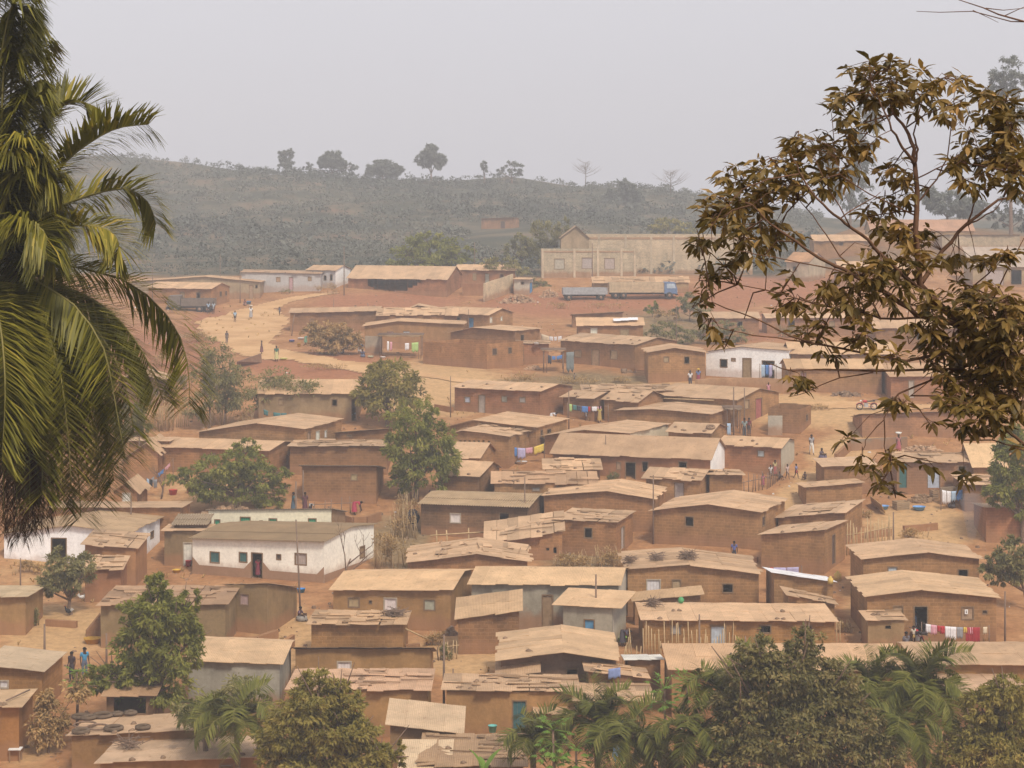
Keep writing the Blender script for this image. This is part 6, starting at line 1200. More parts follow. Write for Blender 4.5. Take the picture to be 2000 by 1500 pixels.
# hanging tarpaulin and canopies
p = lift(1106, 688, 2.3); q = at(1121, 687, p.y); o = clothpiece(p, q, 2.1, (.20,.22,.22), 'grey green tarpaulin hanging to the ground by the long brick house', 'hanging sheets', 'tarpaulin', 3); o['category'] = 'tarpaulin'; del o['group']
def canopy(label, x0, y0, x1, y1, depth, h, color, mt='cloth', name='stick_canopy'):
    A = lift(x0, y0, h); B_ = at(x1, y1, A.y); e = thing(name, label, 'canopy', (A.x, A.y, float(gz(A.x, A.y)))); o = e.location; w = B_.x-A.x
    for i, (u, v) in enumerate(((0,0),(w,0),(0,depth),(w,depth))):
        g = float(gz(A.x+u, A.y+v)) - o.z; b = MB(); b.tube([(u,v,g-.3),(u+.03,v,h+ .05)], [.045,.035], 5); b.build('post', M['pole'], e)
    b = MB(); b.grid([[(-.2+(w+.4)*i/8, -.2+(depth+.4)*j/4, h+.06+.07*math.sin(i*1.7+j*2.)) for i in range(9)] for j in range(5)]); s = b.build('cover', M[mt], e, color); md = s.modifiers.new('s', 'SOLIDIFY'); md.thickness = .06
    for k in range(6): 
        bb = MB(); bb.tube([(-.3, depth*k/5, h+.16), (w+.3, depth*k/5, h+.16)], .03, 4); bb.build('rafter', M['pole'], e)
    return e
canopy('stick canopy on posts beside the road with washing beneath', 742, 657, 822, 660, 3.0, 2.3, (.30,.19,.10))
canopy('shade roof on thin posts left of the hanging tarpaulin', 1062, 686, 1100, 687, 2.5, 2.2, (.32,.19,.11), name='shade_roof')
canopy('propped tin porch over the red brown door yard', 1420, 800, 1445, 800, 2.0, 2.1, (.28,.2,.14), name='porch_roof')
# fallen sheet, boards, pipes
def slab(label, pts, th, color, name, cat, mt='metal', hts=(0,0,0,0)):
    P = []
    for (x, y), h in zip(pts, hts): P.append(lift(x, y, h) if h is not None else None)
    n = (P[1]-P[0]).cross(P[3]-P[0]).normalized()*th; b = MB(); b.hexa([p - P[0] for p in P] + [p - P[0] + n for p in P]); o = b.build(name, M[mt], None, color); o.location = P[0]; return tag(o, label, cat)
slab('rusty sheet barrier leaning beside the road above the thin trees', [(463,716),(511,708),(510,690),(462,706)], .06, (.23,.13,.08), 'sheet_barrier', 'barrier', hts=(.05,.05,1.0,.8))
slab('long pale plank under the eave of the clean tan roof house', [(648,1160),(742,1154),(742,1151),(648,1157)], .05, (.60,.50,.38), 'plank', 'plank', hts=(1.9,2.0,2.1,2.0))
def prop(label, x0, y0, h0, x1, y1, h1, r, name, cat, mt='stake'):
    a, b_ = lift(x0, y0, h0), lift(x1, y1, h1); b = MB(); b.tube([(0,0,0), b_-a], r, 5); o = b.build(name, M[mt]); o.location = a; return tag(o, label, cat)
prop('long grey pole leaning from the torn tin house to the brick pile', 788, 1226, 1.7, 846, 1254, .2, .05, 'leaning_pole', 'pole')
prop('leaning stick against the narrow brick hut', 1000, 1214, 1.8, 1008, 1245, .05, .035, 'leaning_stick', 'stick')
prop('white gutter pipe under the eave of the smooth tan wide house', 1296, 778, 2.3, 1395, 782, 2.2, .045, 'gutter_pipe', 'pipe', 'stake')
# rubble, heaps, tyres of earth
def heap(label, px, py, w, h, n, col='stone', name='rubble_heap', cat='heap', size=.22, seed=1):
    p = hit(px, py); s = p.y/F; rnd = random.Random(seed); b = MB(); W_ = w*s; Hh = h*s
    for i in range(n):
        a = rnd.uniform(0, 6.28); r = rnd.random()**.6*W_*.5; x, y = r*math.cos(a), r*math.sin(a)*.6; zt = Hh*(1 - (r/(W_*.5))**1.3)*rnd.random(); z = float(gz(p.x+x, p.y+y)) - p.z + zt
        b.obox((x,y,z), (rnd.gauss(0,1), rnd.gauss(0,1), rnd.gauss(0,.4)), size*rnd.uniform(.5,1.2), size*rnd.uniform(.3,.7), size*rnd.uniform(.25,.5), rnd.random())
    o = b.build(name, M[col]); o.location = p; return tag(o, label, cat)
M['rubble'] = flat('broken_mud_brick', (.48,.31,.19), .95, .25)
heap('heap of broken bricks in front of the small grey shack', 1012, 590, 74, 18, 170, 'rubble', seed=2)
heap('pile of rubble on the slope left of the grey trailer', 1072, 580, 40, 18, 80, 'rubble', seed=3)
heap('stack of firewood beside the blue bucket on the right', 1800, 978, 44, 12, 90, 'wood', 'firewood_heap', 'firewood', .25, 4)
heap('trash heap with white scraps behind the grey mud wall', 1800, 880, 80, 10, 90, 'rubble', 'trash_heap', 'heap', .2, 5)
heap('brush bundle on the ground right of the white tin roof', 1705, 1140, 30, 14, 50, 'pole', 'brush_heap', 'heap', .25, 6)
heap('pile of bricks beside the rack at the narrow brick hut', 880, 1240, 26, 16, 40, 'stone', 'brick_heap', 'heap', .2, 8)
heap('rough stones below the mango yard edge', 440, 1000, 90, 10, 60, 'rubble', 'stone_heap', 'heap', .3, 9)
heap('mattress like bundles lying before the long brick house wall', 1225, 728, 24, 6, 12, 'stone', 'bundle_heap', 'heap', .35, 10)
# --- basins, buckets and boxes on the ground
def basin(label, px, py, r, h, color, name='basin', cat='basin', dz=0.0):
    p = lift(px, py, dz); b = MB(); b.lathe((0,0,0), [(.01,.02),(r*.72,.0),(r,h),(r*1.06,h),(r*.95,h-.02),(r*.66,.04),(.01,.05)], 14); o = b.build(name, M['col'], None, color); o.location = p; return tag(o, label, cat)
for a in (('bright blue bundle basin by the pole of the beige house', 485, 594, .42, .4, (.14,.34,.62)), ('blue basin at the leaning pale pole by the bend', 570, 668, .35, .25, (.16,.18,.5)), ('yellow jerrycan like bucket below the leaning pole', 584, 678, .22, .45, (.62,.42,.08)), ('white washing basin beside the blue clothed woman', 588, 663, .4, .2, (.7,.72,.74)),
          ('white enamel pot by the grey wall piece', 668, 690, .3, .5, (.75,.74,.8)), ('green and white basin by the canopy', 724, 699, .35, .2, (.6,.68,.5)), ('white basin right of the green one', 748, 700, .3, .18, (.78,.78,.78)), ('white basin on the roof clutter of the brick lean-to', 1048, 673, .3, .18, (.75,.75,.75), 'basin', 'basin', 2.1), ('yellow green basin at the feet of the woman in green', 554, 703, .4, .2, (.6,.62,.2)),
          ('white basin on the ground below the yellow cloth', 1018, 905, .5, .18, (.78,.76,.75)), ('blue bucket on the swept earth on the right', 1767, 964, .25, .38, (.08,.20,.52), 'bucket', 'bucket'), ('blue washing tub beside the wooden crate', 1795, 996, .5, .28, (.16,.32,.60), 'tub', 'tub'), ('half hidden blue tub behind the slumped sheet', 1725, 994, .45, .26, (.18,.34,.62), 'tub', 'tub'), ('ochre yellow trough by the old rippled roof house', 180, 1256, .5, .3, (.52,.30,.06), 'trough', 'trough'),
          ('red plastic tub by the mango yard', 338, 966, .35, .4, (.5,.08,.06), 'tub', 'tub'), ('red plastic chair like tub left of the yard mango', 372, 964, .3, .5, (.46,.09,.07), 'tub', 'tub'), ('red basin of the woman beside the grey cement room', 1218, 1243, .32, .3, (.5,.05,.06)), ('lime green basin under the red one', 1216, 1254, .34, .3, (.32,.55,.08)), ('bright blue box by the long pole before the ochre house', 588, 1157, .28, .26, (.07,.24,.55), 'tub', 'tub'),
          ('teal and white pot by the plywood panel', 962, 1430, .22, .34, (.18,.5,.46), 'pot', 'pot', .8), ('green bucket on the table at the bottom left corner', 4, 1482, .2, .32, (.05,.3,.15), 'bucket', 'bucket'), ('yellow jerrycan on the red ground by the white house with grey roof', 345, 1118, .3, .2, (.6,.38,.06), 'jerrycan', 'jerrycan'), ('red bundle by the door of the corner annex', 368, 1106, .22, .4, (.5,.06,.06), 'bundle', 'bundle')):
    basin(*a)
def crate(label, px, py, w, d, h, color, name='crate', cat='crate', rot=.3):
    p = hit(px, py); b = MB()
    for sx in (0, w-.05):
        for k in range(5): b.box(sx, 0, h*k/5+.01, sx+.05, d, h*(k+.86)/5)
    for sy in (0, d-.05):
        for k in range(5): b.box(.052, sy, h*k/5+.012, w-.052, sy+.05, h*(k+.84)/5)
    b.box(.052,.052,h*.7,w-.052,d-.052,h*.75); o = b.build(name, M['col'], None, color); o.location = p; o.rotation_euler = (0,0,rot); return tag(o, label, cat)
crate('wooden crate standing on the swept earth on the right', 1752, 998, 1.1, .8, .7, (.36,.25,.15))
crate('small wooden hutch beside the washing over the stone wall', 1822, 978, .55, .6, .8, (.34,.22,.13), 'wooden_hutch', 'hutch')
def table(label, px, py, w, d, h, color):
    p = hit(px, py); e = thing('small_table', label, 'table', p); b = MB(); b.box(0,0,h-.05,w,d,h); b.build('table_top', M['col'], e, color)
    for x in (.03, w-.08):
        for y in (.03, d-.08): b = MB(); b.box(x,y,-.15,x+.05,y+.05,h-.052); b.build('leg', M['wood'], e)
table('small white topped table at the bottom left corner', 16, 1490, .6, .5, .65, (.75,.74,.72))
table('low bench before the door of the long right house', 1650, 1008, .8, .4, .4, (.3,.2,.12))
# slumped sheet on the right
slab('slumped yellow brown sheet on the earth under the leaf sprays', [(1703,982),(1730,1003),(1722,985),(1700,968)], .05, (.44,.27,.10), 'slumped_sheet', 'sheet', 'metal', (.05,.1,.9,.9))
slab('big plywood panel standing before the teal door house', [(902,1432),(980,1432),(978,1402),(904,1393)], .04, (.33,.20,.13), 'plywood_sheet', 'plywood', 'metal', (.05,.05,.95,1.15))
slab('ochre plywood board leaning on the bigger panel', [(924,1433),(980,1433),(979,1408),(923,1408)], .04, (.42,.27,.10), 'plywood_sheet', 'plywood', 'metal', (.02,.02,.66,.66))
# poster on the shutter of the big mud house
e73 = HOUSES['h73'][0]; ph = e73.rotation_euler.z; U = Vector((math.cos(ph), math.sin(ph), 0)); kx, kz = ray(1886, 1195); O = e73.location; s = (kx*O.y - O.x)/(U.x - kx*U.y)
def onfront(px, py): 
    kx, kz = ray(px, py); s = (kx*O.y - O.x)/(U.x - kx*U.y); return s, kz*(O.y + U.y*s) - O.z
u0, w1 = onfront(1884, 1190); u1, w0 = onfront(1890, 1199); ps = MB(); ps.box(u0, -.055, w0, u1, -.03, w1); po = ps.build('paper_notice', M['col'], None, (.82,.80,.78)); po.location = O; po.rotation_euler = (0,0,ph); tag(po, 'white paper notice with a dark mark on the tan shutter', 'notice')
mk = MB(); cx_, cz_ = (u0+u1)/2, (w0+w1)/2; mk.box(cx_-.03, -.06, cz_-.08, cx_+.03, -.0551, cz_-.01); mk.box(cx_-.02, -.06, cz_+.01, cx_+.025, -.0551, cz_+.07); mk.build('printed_mark', M['col'], po, (.1,.09,.09))
# --- lorries
def lorry(name, label, px, py, yaw, cab, bed, L, seed=1, cabside=1, railh=1.0, trailer=False, z=0.0):
    p = hit(px, py); e = thing(name, label, 'lorry' if not trailer else 'trailer', p, yaw); w = 2.3; cl = 0 if trailer else 1.9; bl = L - cl
    f = MB(); f.box(.1,.5,.62,L-.2,.66,.86); f.box(.1,w-.66,.62,L-.2,w-.5,.86); f.build('chassis', M['dark'], e)
    b = MB(); b.box(0,0,.9,bl,w,1.05)
    H_ = 1.05 + railh
    for k in range(4): 
        z0 = 1.06 + railh*k/4; b.box(0,0,z0,bl,.06,z0+railh*.235); b.box(0,w-.06,z0,bl,w,z0+railh*.235); b.box(0,.062,z0,.06,w-.062,z0+railh*.235); b.box(bl-.06,.062,z0,bl,w-.062,z0+railh*.235)
    for k in range(6): x = bl*k/5 - (.04 if k else -.01); b.box(x,-.05,.9,x+.07,-.003,H_+.08)
    b.build('cargo_bed', M['metal'], e, bed)
    if not trailer:
        c = MB(); x0, x1 = bl+.08, L; prof = [(x0,.75),(x1,.75),(x1,1.45),(x1-.28,2.3),(x0,2.35)]
        lo = [(x, 0.05, z_) for x, z_ in prof]; hi = [(x, w-.05, z_) for x, z_ in prof]; n = len(prof); c.poly(lo); c.poly(hi[::-1])
        for i in range(n): j2 = (i+1)%n; c.poly([hi[i], hi[j2], lo[j2], lo[i]][::1])
        cb = c.build('cab', M['metal'], e, cab)
        g = MB(); g.poly([(x0+.35,.04,1.5),(x1-.2,.04,1.5),(x1-.4,.04,2.15),(x0+.35,.04,2.15)]); g.build('side_window', M['metal'], cb, (.42,.5,.58))
        g = MB(); g.poly([(x1-.02,.2,1.5),(x1-.02,w-.2,1.5),(x1-.26,w-.2,2.22),(x1-.26,.2,2.22)]); g.build('windscreen', M['metal'], cb, (.40,.48,.56))
        for yy in (.3, w-.5): g = MB(); g.box(x1,yy,.95,x1+.05,yy+.2,1.15); g.build('headlight', M['metal'], cb, (.7,.7,.65))
        g = MB(); g.box(x1-.1,.05,.5,x1+.12,w-.05,.72); g.build('bumper', M['dark'], e)
    for wx in ((.9, 2.0, L-1.1) if not trailer else (.8, bl-.9)):
        for wy in (.02, w-.34):
            t = MB(); t.lathe((0,0,0), [(.2,-.15),(.46,-.15),(.5,-.1),(.5,.1),(.46,.15),(.2,.15)], 16); tm = t.build('wheel', M['rubber'], e); tm.location = (wx, wy+.16, .5); tm.rotation_euler = (math.radians(90),0,0)
            r = MB(); r.lathe((0,0,0), [(.01,-.13),(.2,-.13),(.22,0),(.2,.13),(.01,.13)], 10); r.build('rim', M['metal'], tm, (.35,.22,.15))
    return e
lorry('lorry', 'old lorry with a blue cab and a rusty cream cargo bed', 1190, 584, .03, (.12,.19,.33), (.50,.38,.24), 9.6, railh=1.25)
lorry('trailer', 'low grey blue trailer bed standing left of the blue lorry', 1100, 588, .06, None, (.36,.37,.38), 6.2, trailer=True, railh=.75)
lorry('tipper_truck', 'dark tipper truck parked before the brick house on the left', 356, 607, 0.0, (.16,.13,.11), (.17,.13,.10), 6.4, trailer=False, railh=.85).rotation_euler.z = math.pi
bpy.data.objects['tipper_truck'].location = hit(421, 611) + Vector((-.2, 2.3, 0))
# --- motorcycle
def motorcycle():
    p = hit(1679, 801); e = thing('motorcycle', 'parked red motorcycle on the pale road at the right', 'motorcycle', p, .05)
    for x in (0.0, 1.32):
        b = MB(); P = []
        for i in range(19):
            a = 6.28319*i/18; P.append([((.28+.045*math.cos(t))*math.cos(a), .045*math.sin(t), (.28+.045*math.cos(t))*math.sin(a)) for t in np.linspace(0,6.28319,7)])
        b.grid(P); wv = b.build('wheel', M['rubber'], e); wv.location = (x,0,.32)
        s = MB()
        for k in range(6): a = math.pi*k/6; s.tube([(-.27*math.cos(a),0,-.27*math.sin(a)), (.27*math.cos(a),0,.27*math.sin(a))], .008, 4)
        s.lathe((0,0,0), [(.01,-.05),(.05,-.05),(.05,.05),(.01,.05)], 8); s.build('rim', M['metal'], wv, (.7,.68,.66))
        f = MB(); a0 = [(x + .36*math.cos(t), 0, .32+.36*math.sin(t)) for t in np.linspace(.5, 2.7, 8)]; f.tube(a0, .035, 4); f.build('mudguard', M['metal'], e, (.45,.05,.05))
    b = MB(); b.tube([(0,0,.32),(.18,0,.75),(.24,0,.95)], .03, 6); b.tube([(.2,0,.72),(.75,0,.66),(1.3,0,.5)], .03, 6); b.tube([(.2,0,.7),(.45,0,.3),(.85,0,.3),(1.32,0,.32)], .03, 6); b.build('frame', M['metal'], e, (.35,.06,.06))
    b = MB(); b.lathe((.5,0,.82), [(.01,-.12),(.12,-.1),(.15,0),(.1,.1),(.01,.12)], 10, sq=(1.6,.8)); b.build('fuel_tank', M['metal'], e, (.48,.04,.05))
    b = MB(); b.hexa([(.7,-.12,.76),(1.42,-.1,.80),(1.42,.1,.80),(.7,.12,.76),(.72,-.11,.86),(1.42,-.09,.9),(1.42,.09,.9),(.72,.11,.86)]); b.build('seat', M['rubber'], e)
    b = MB(); b.box(.42,-.14,.28,.78,.14,.62); b.tube([(.75,.12,.3),(1.3,.14,.32)], .04, 6); b.build('engine', M['metal'], e, (.45,.44,.44))
    b = MB(); b.tube([(.30,-.36,1.0),(.24,-.2,1.0),(.24,.2,1.0),(.30,.36,1.0)], .018, 5); b.build('handlebar', M['dark'], e)
    b = MB(); b.lathe((.1,0,.86), [(.01,-.07),(.08,-.06),(.09,0),(.06,.07),(.01,.08)], 10); b.build('headlight', M['metal'], e, (.8,.8,.78)); b = MB(); b.box(1.25,-.2,.92,1.75,.2,.95); b.build('rack', M['dark'], e)
motorcycle()
# --- chickens
def chicken(label, px, py, col, tail, yaw, s=1.0):
    p = hit(px, py); e = thing('chicken', label, 'chicken', p, yaw); b = MB()
    b.lathe((0,0,.24*s), [(.01,-.11*s),(.08*s,-.07*s),(.11*s,0),(.09*s,.06*s),(.01,.1*s)], 10, sq=(1.6,1)); b.tube([(.12*s,0,.27*s),(.19*s,0,.34*s),(.21*s,0,.40*s)], [.07*s,.045*s,.035*s], 8); b.lathe((.22*s,0,.42*s), [(.01,-.035*s),(.035*s,0),(.01,.035*s)], 8)
    b.build('body', M['col'], e, col); t = MB()
    for k in range(5): a = .5+.22*k; t.poly([(-.12*s,(k-2)*.02,.26*s), (-.12*s-.16*s*math.cos(a), (k-2)*.035, .26*s+.2*s*math.sin(a)), (-.12*s-.2*s*math.cos(a), (k-2)*.035, .26*s+.15*s*math.sin(a)), (-.15*s,(k-2)*.02,.22*s)])
    t.build('tail', M['col'], e, tail)
    for y in (-.04, .04):
        l = MB(); l.tube([(0,y*s,.16*s),(.0,y*s,.08*s),(.02*s,y*s,0),(.07*s,y*s,.005)], .008*s, 4); l.build('leg', M['col'], e, (.5,.32,.08))
    c = MB(); c.tube([(.2*s,0,.45*s),(.24*s,0,.47*s)], [.012*s,.02*s], 4); c.tube([(.25*s,0,.42*s),(.285*s,0,.415*s)], [.014*s,.003], 4); c.build('comb_and_beak', M['col'], e, (.5,.06,.03))
chicken('black and white chicken on the swept earth at the left', 134, 1203, (.04,.04,.045), (.7,.7,.68), 2.6, 1.3)
chicken('white hen pecking near the grey bush tree', 161, 1175, (.75,.73,.70), (.7,.68,.64), .4, 1.25)
chicken('cream hen right of the white hen', 171, 1173, (.6,.5,.36), (.55,.44,.3), 3.4, 1.1)

# --- things lying on roofs and scraps of cloth
def roof_heap(label, key, px, py, wpx, n, mt, name, cat, size=.3, seed=1):
    p = roof_px(key, px, py); s = p.y/F; rnd = random.Random(seed); b = MB()
    for i in range(n):
        c = Vector((rnd.gauss(0,.25)*wpx*s, rnd.gauss(0,.2), .08+.3*rnd.random())); d = Vector((rnd.gauss(0,1), rnd.gauss(0,.6), rnd.gauss(0,.35))).normalized()*size*rnd.uniform(.6,1.5); b.tube([c-d, c+d*.2+Vector((0,0,.03)), c+d], [.02,.018,.01], 4)
    o = b.build(name, M[mt]); o.location = p; return tag(o, label, cat)
roof_heap('brush bundle at the peak of the large mud house roof', 'h68', 1344, 1092, 22, 60, 'pole', 'brush_bundle', 'brush', .45, 1)
roof_heap('brush bundle on the left half of the large mud house roof', 'h68', 1282, 1094, 18, 40, 'pole', 'brush_bundle', 'brush', .4, 2)
roof_heap('brush bundle at the left corner of the large mud house roof', 'h68', 1230, 1100, 16, 36, 'pole', 'brush_bundle', 'brush', .35, 3)
roof_heap('twigs heaped on the left end of the very long house roof', 'h70', 1275, 1184, 20, 40, 'pole', 'twig_heap', 'brush', .4, 4)
roof_heap('sticks piled on the right half of the torn tin heap roof', 'h86', 770, 1205, 30, 60, 'pole', 'stick_heap', 'brush', .45, 5)
roof_heap('dry twigs scattered on the bottom left corrugated roof', 'h113', 250, 1461, 40, 40, 'pole', 'twig_heap', 'brush', .5, 6)
for x0, x1, y, lb in ((1198,1212,629,'left'),(1212,1228,628,'middle'),(1228,1246,627,'right')):
    p = roof_px('h27', x0, y) + Vector((0,0,.14)); q = roof_px('h27', x1, y) + Vector((0,0,.14)); b = MB(); w_ = q.x-p.x; b.hexa([(0,-.5,0),(w_,-.55,.02),(w_,.7,.22),(0,.75,.2),(0,-.5,.03),(w_,-.55,.05),(w_,.7,.25),(0,.75,.23)]); o = b.build('white_sheet', M['col'], None, (.78,.78,.80)); o.location = p; tag(o, lb + ' one of the loose white sheets on the low tan roof', 'sheet')
p = lift(1195, 1408, 2.4, 72); q = at(1216, 1406, p.y); o = clothpiece(p, q, 2.0, (.18,.34,.56), 'blue striped cloth hanging between the palms at the bottom', 'x', 'hanging_cloth', 5); del o['group']
p = roof_px('h80d', 1188, 1322) + Vector((0,-.1,.42)); q = p + Vector((.62,.12,.06)); o = clothpiece(p, q, .55, (.22,.28,.50), 'blue cloth thrown over a post on the sagging patched roof', 'x', 'draped_cloth', 9); del o['group']
ball('red_bundle', lift(1273, 1322, .6, 72), .35, (.40,.05,.10), 'dark red bundle behind the sagging patched roof', 'bundle', [(.01,-.3),(.3,-.25),(.38,0),(.24,.2),(.01,.26)], 'cloth')
ball('black_bundle', lift(806, 1008, 1.0), .55, (.035,.035,.045), 'black plastic bundle caught in the leafless yellowish shrub', 'bundle', [(.01,-.6),(.4,-.5),(.55,-.1),(.42,.3),(.2,.5),(.01,.55)], 'cloth')
ball('jerrycan', roof_px('h71', 1622, 1140) + Vector((0,0,.2)), .2, (.66,.46,.14), 'yellow jerrycan at the right end of the white tin roof', 'jerrycan', [(.01,-.22),(.17,-.22),(.18,.1),(.08,.18),(.06,.26),(.01,.26)])
ball('jerrycan', lift(1636, 1125, .3), .2, (.66,.46,.14), 'yellow jerrycan standing on the ground behind the white tin roof', 'jerrycan', [(.01,-.3),(.24,-.3),(.25,.14),(.1,.24),(.08,.34),(.01,.34)])
mc = copy_tree(bpy.data.objects['motorcycle']); mc.location = hit(1783, 1256); mc.rotation_euler = (0,0,-1.35); mc['label'] = 'motorcycle parked end on before the big mud house doorway'; mc['group'] = ''; del mc['group']
def smoke(label, px, py, r, h):
    p = hit(px, py); b = MB(); b.lathe((0,0,0), [(.02,.05),(r*.35,.25),(r*.6,h*.4),(r,h*.8),(r*.8,h*.97),(.02,h)], 12); m, t, o = mat('wood_smoke'); v = N(t, 'VolumePrincipled'); v.inputs['Color'].default_value = (.55,.58,.66,1); v.inputs['Density'].default_value = .28; t.links.new(v.outputs[0], o.inputs['Volume']); s = b.build('cooking_smoke', m); s.location = p; tag(s, label, 'smoke')
smoke('bluish cooking smoke drifting up beside the reddish brick house', 1898, 1058, .9, 3.6)

for a in (('low yard wall right of the steep footpath', [(1632,905),(1660,880),(1668,868)], .8, 'brown'), ('yard wall above the very long roof at the foot path', [(1640,1000),(1640,985),(1608,978)], .7, 'tan'), ('broken yard wall below the wooden crate', [(1765,1040),(1830,1034)], .5, 'orange'),
          ('low mud wall on the slope above the lower peaked house', [(1690,1052),(1740,1046)], .5, 'tan'), ('mud bank wall along the road before the red tinted brick house', [(850,800),(884,806)], .5, 'orange'), ('yard wall left of the low brown brick house', [(556,905),(580,925)], 1.0, 'brown'),
          ('low wall on the bare slope left of the wide road', [(330,690),(385,684)], .6, 'red'), ('yard wall below the grey bush tree', [(90,1222),(150,1226)], .4, 'tan'), ('mud wall between the ochre house and the torn tin house', [(545,1282),(572,1262)], .7, 'orange')):
    wall_line(a[0], a[1], a[2], .25, a[3], 'brick', 'low_wall')
heap('pile of mud bricks on the slope right of the playing children', 1625, 905, 26, 10, 50, 'rubble', 'brick_heap', 'heap', .22, 21)
heap('pile of mud bricks beside the footpath above the sloping roofs', 1662, 968, 30, 10, 50, 'rubble', 'brick_heap', 'heap', .22, 22)
heap('stones and clods on the bare slope left of the road', 340, 660, 60, 8, 60, 'rubble', 'stone_heap', 'heap', .3, 23)
heap('pile of mud bricks beside the roofless house', 1042, 722, 30, 9, 50, 'rubble', 'brick_heap', 'heap', .22, 24)
heap('rubble spilled below the terrace of the white plastered house', 1650, 772, 60, 8, 60, 'stone', 'rubble_heap', 'heap', .22, 25)
# ------------------------------------------------------------------ people
def skinmesh(name, joints, edges, rad, levels=1, root=0):
    me = bpy.data.meshes.new(name); names = list(joints); ix = {k: i for i, k in enumerate(names)}
    me.from_pydata([joints[k] for k in names], [(ix[a], ix[b]) for a, b in edges], []); o = bpy.data.objects.new(name, me); sc.collection.objects.link(o)
    md = o.modifiers.new('skin', 'SKIN'); md.use_smooth_shade = True
    sv = me.skin_vertices[0].data
    for k, i in ix.items():
        r = rad[k]; r = r if hasattr(r, '__len__') else (r, r); sv[i].radius = r; sv[i].use_root = (i == root)
    sd = o.modifiers.new('sub', 'SUBSURF'); sd.levels = levels; sd.render_levels = levels
    dg = bpy.context.evaluated_depsgraph_get(); out = bpy.data.meshes.new_from_object(o.evaluated_get(dg)); bpy.data.objects.remove(o); bpy.data.meshes.remove(me)
    out.name = name; return out
BASE = dict(pel=(0,0,.93), wst=(0,.0,1.08), chs=(0,0,1.30), nck=(0,0,1.46), hed=(0,-.015,1.56), top=(0,-.01,1.66), nos=(0,-.115,1.565), eaL=(.085,0,1.57), eaR=(-.085,0,1.57),
            shL=(.18,0,1.40), elL=(.23,.02,1.12), wrL=(.24,-.06,.88), haL=(.24,-.08,.81), shR=(-.18,0,1.40), elR=(-.23,.02,1.12), wrR=(-.24,-.06,.88), haR=(-.24,-.08,.81),
            hiL=(.09,0,.90), knL=(.10,-.02,.49), anL=(.10,.02,.08), toL=(.11,-.14,.03), hiR=(-.09,0,.90), knR=(-.10,-.02,.49), anR=(-.10,.02,.08), toR=(-.11,-.14,.03))
RAD = dict(pel=(.13,.10), wst=(.115,.085), chs=(.145,.10), nck=.055, hed=(.075,.09), top=(.06,.07), nos=.014, eaL=.016, eaR=.016, shL=.058, elL=.042, wrL=.028, haL=(.036,.02), shR=.058, elR=.042, wrR=.028, haR=(.036,.02), hiL=.085, knL=.055, anL=.036, toL=(.042,.025), hiR=.085, knR=.055, anR=.036, toR=(.042,.025))
EDG = [('pel','wst'),('wst','chs'),('chs','nck'),('nck','hed'),('hed','top'),('hed','nos'),('hed','eaL'),('hed','eaR')] + [e for s in 'LR' for e in (('chs','sh'+s),('sh'+s,'el'+s),('el'+s,'wr'+s),('wr'+s,'ha'+s),('pel','hi'+s),('hi'+s,'kn'+s),('kn'+s,'an'+s),('an'+s,'to'+s))]
def add_fingers(J, R, E):
    J, R, E = dict(J), dict(R), list(E)
    for s, sg in (('L', 1), ('R', -1)):
        h = Vector(J['ha'+s]); w_ = Vector(J['wr'+s]); d = (h-w_).normalized(); side = d.cross(Vector((sg,0,.01))).normalized()
        for i in range(4):
            k = f'f{i}{s}'; b_ = h + d*(.035) + side*(.024*(i-1.5)); t = b_ + d*(.055 + .012*(i in (1,2)) - .01*(i == 3)) + Vector((-sg*.012,0,0)); J[k+'a'] = tuple(b_); J[k+'b'] = tuple(t); R[k+'a'] = .009; R[k+'b'] = .007; E += [('ha'+s, k+'a'), (k+'a', k+'b')]
        t = h - side*.045 + d*.015; t2 = t + d*.035 - side*.008; J['t'+s] = tuple(t); J['u'+s] = tuple(t2); R['t'+s] = .011; R['u'+s] = .008; E += [('ha'+s,'t'+s), ('t'+s,'u'+s)]
    return J, R, E
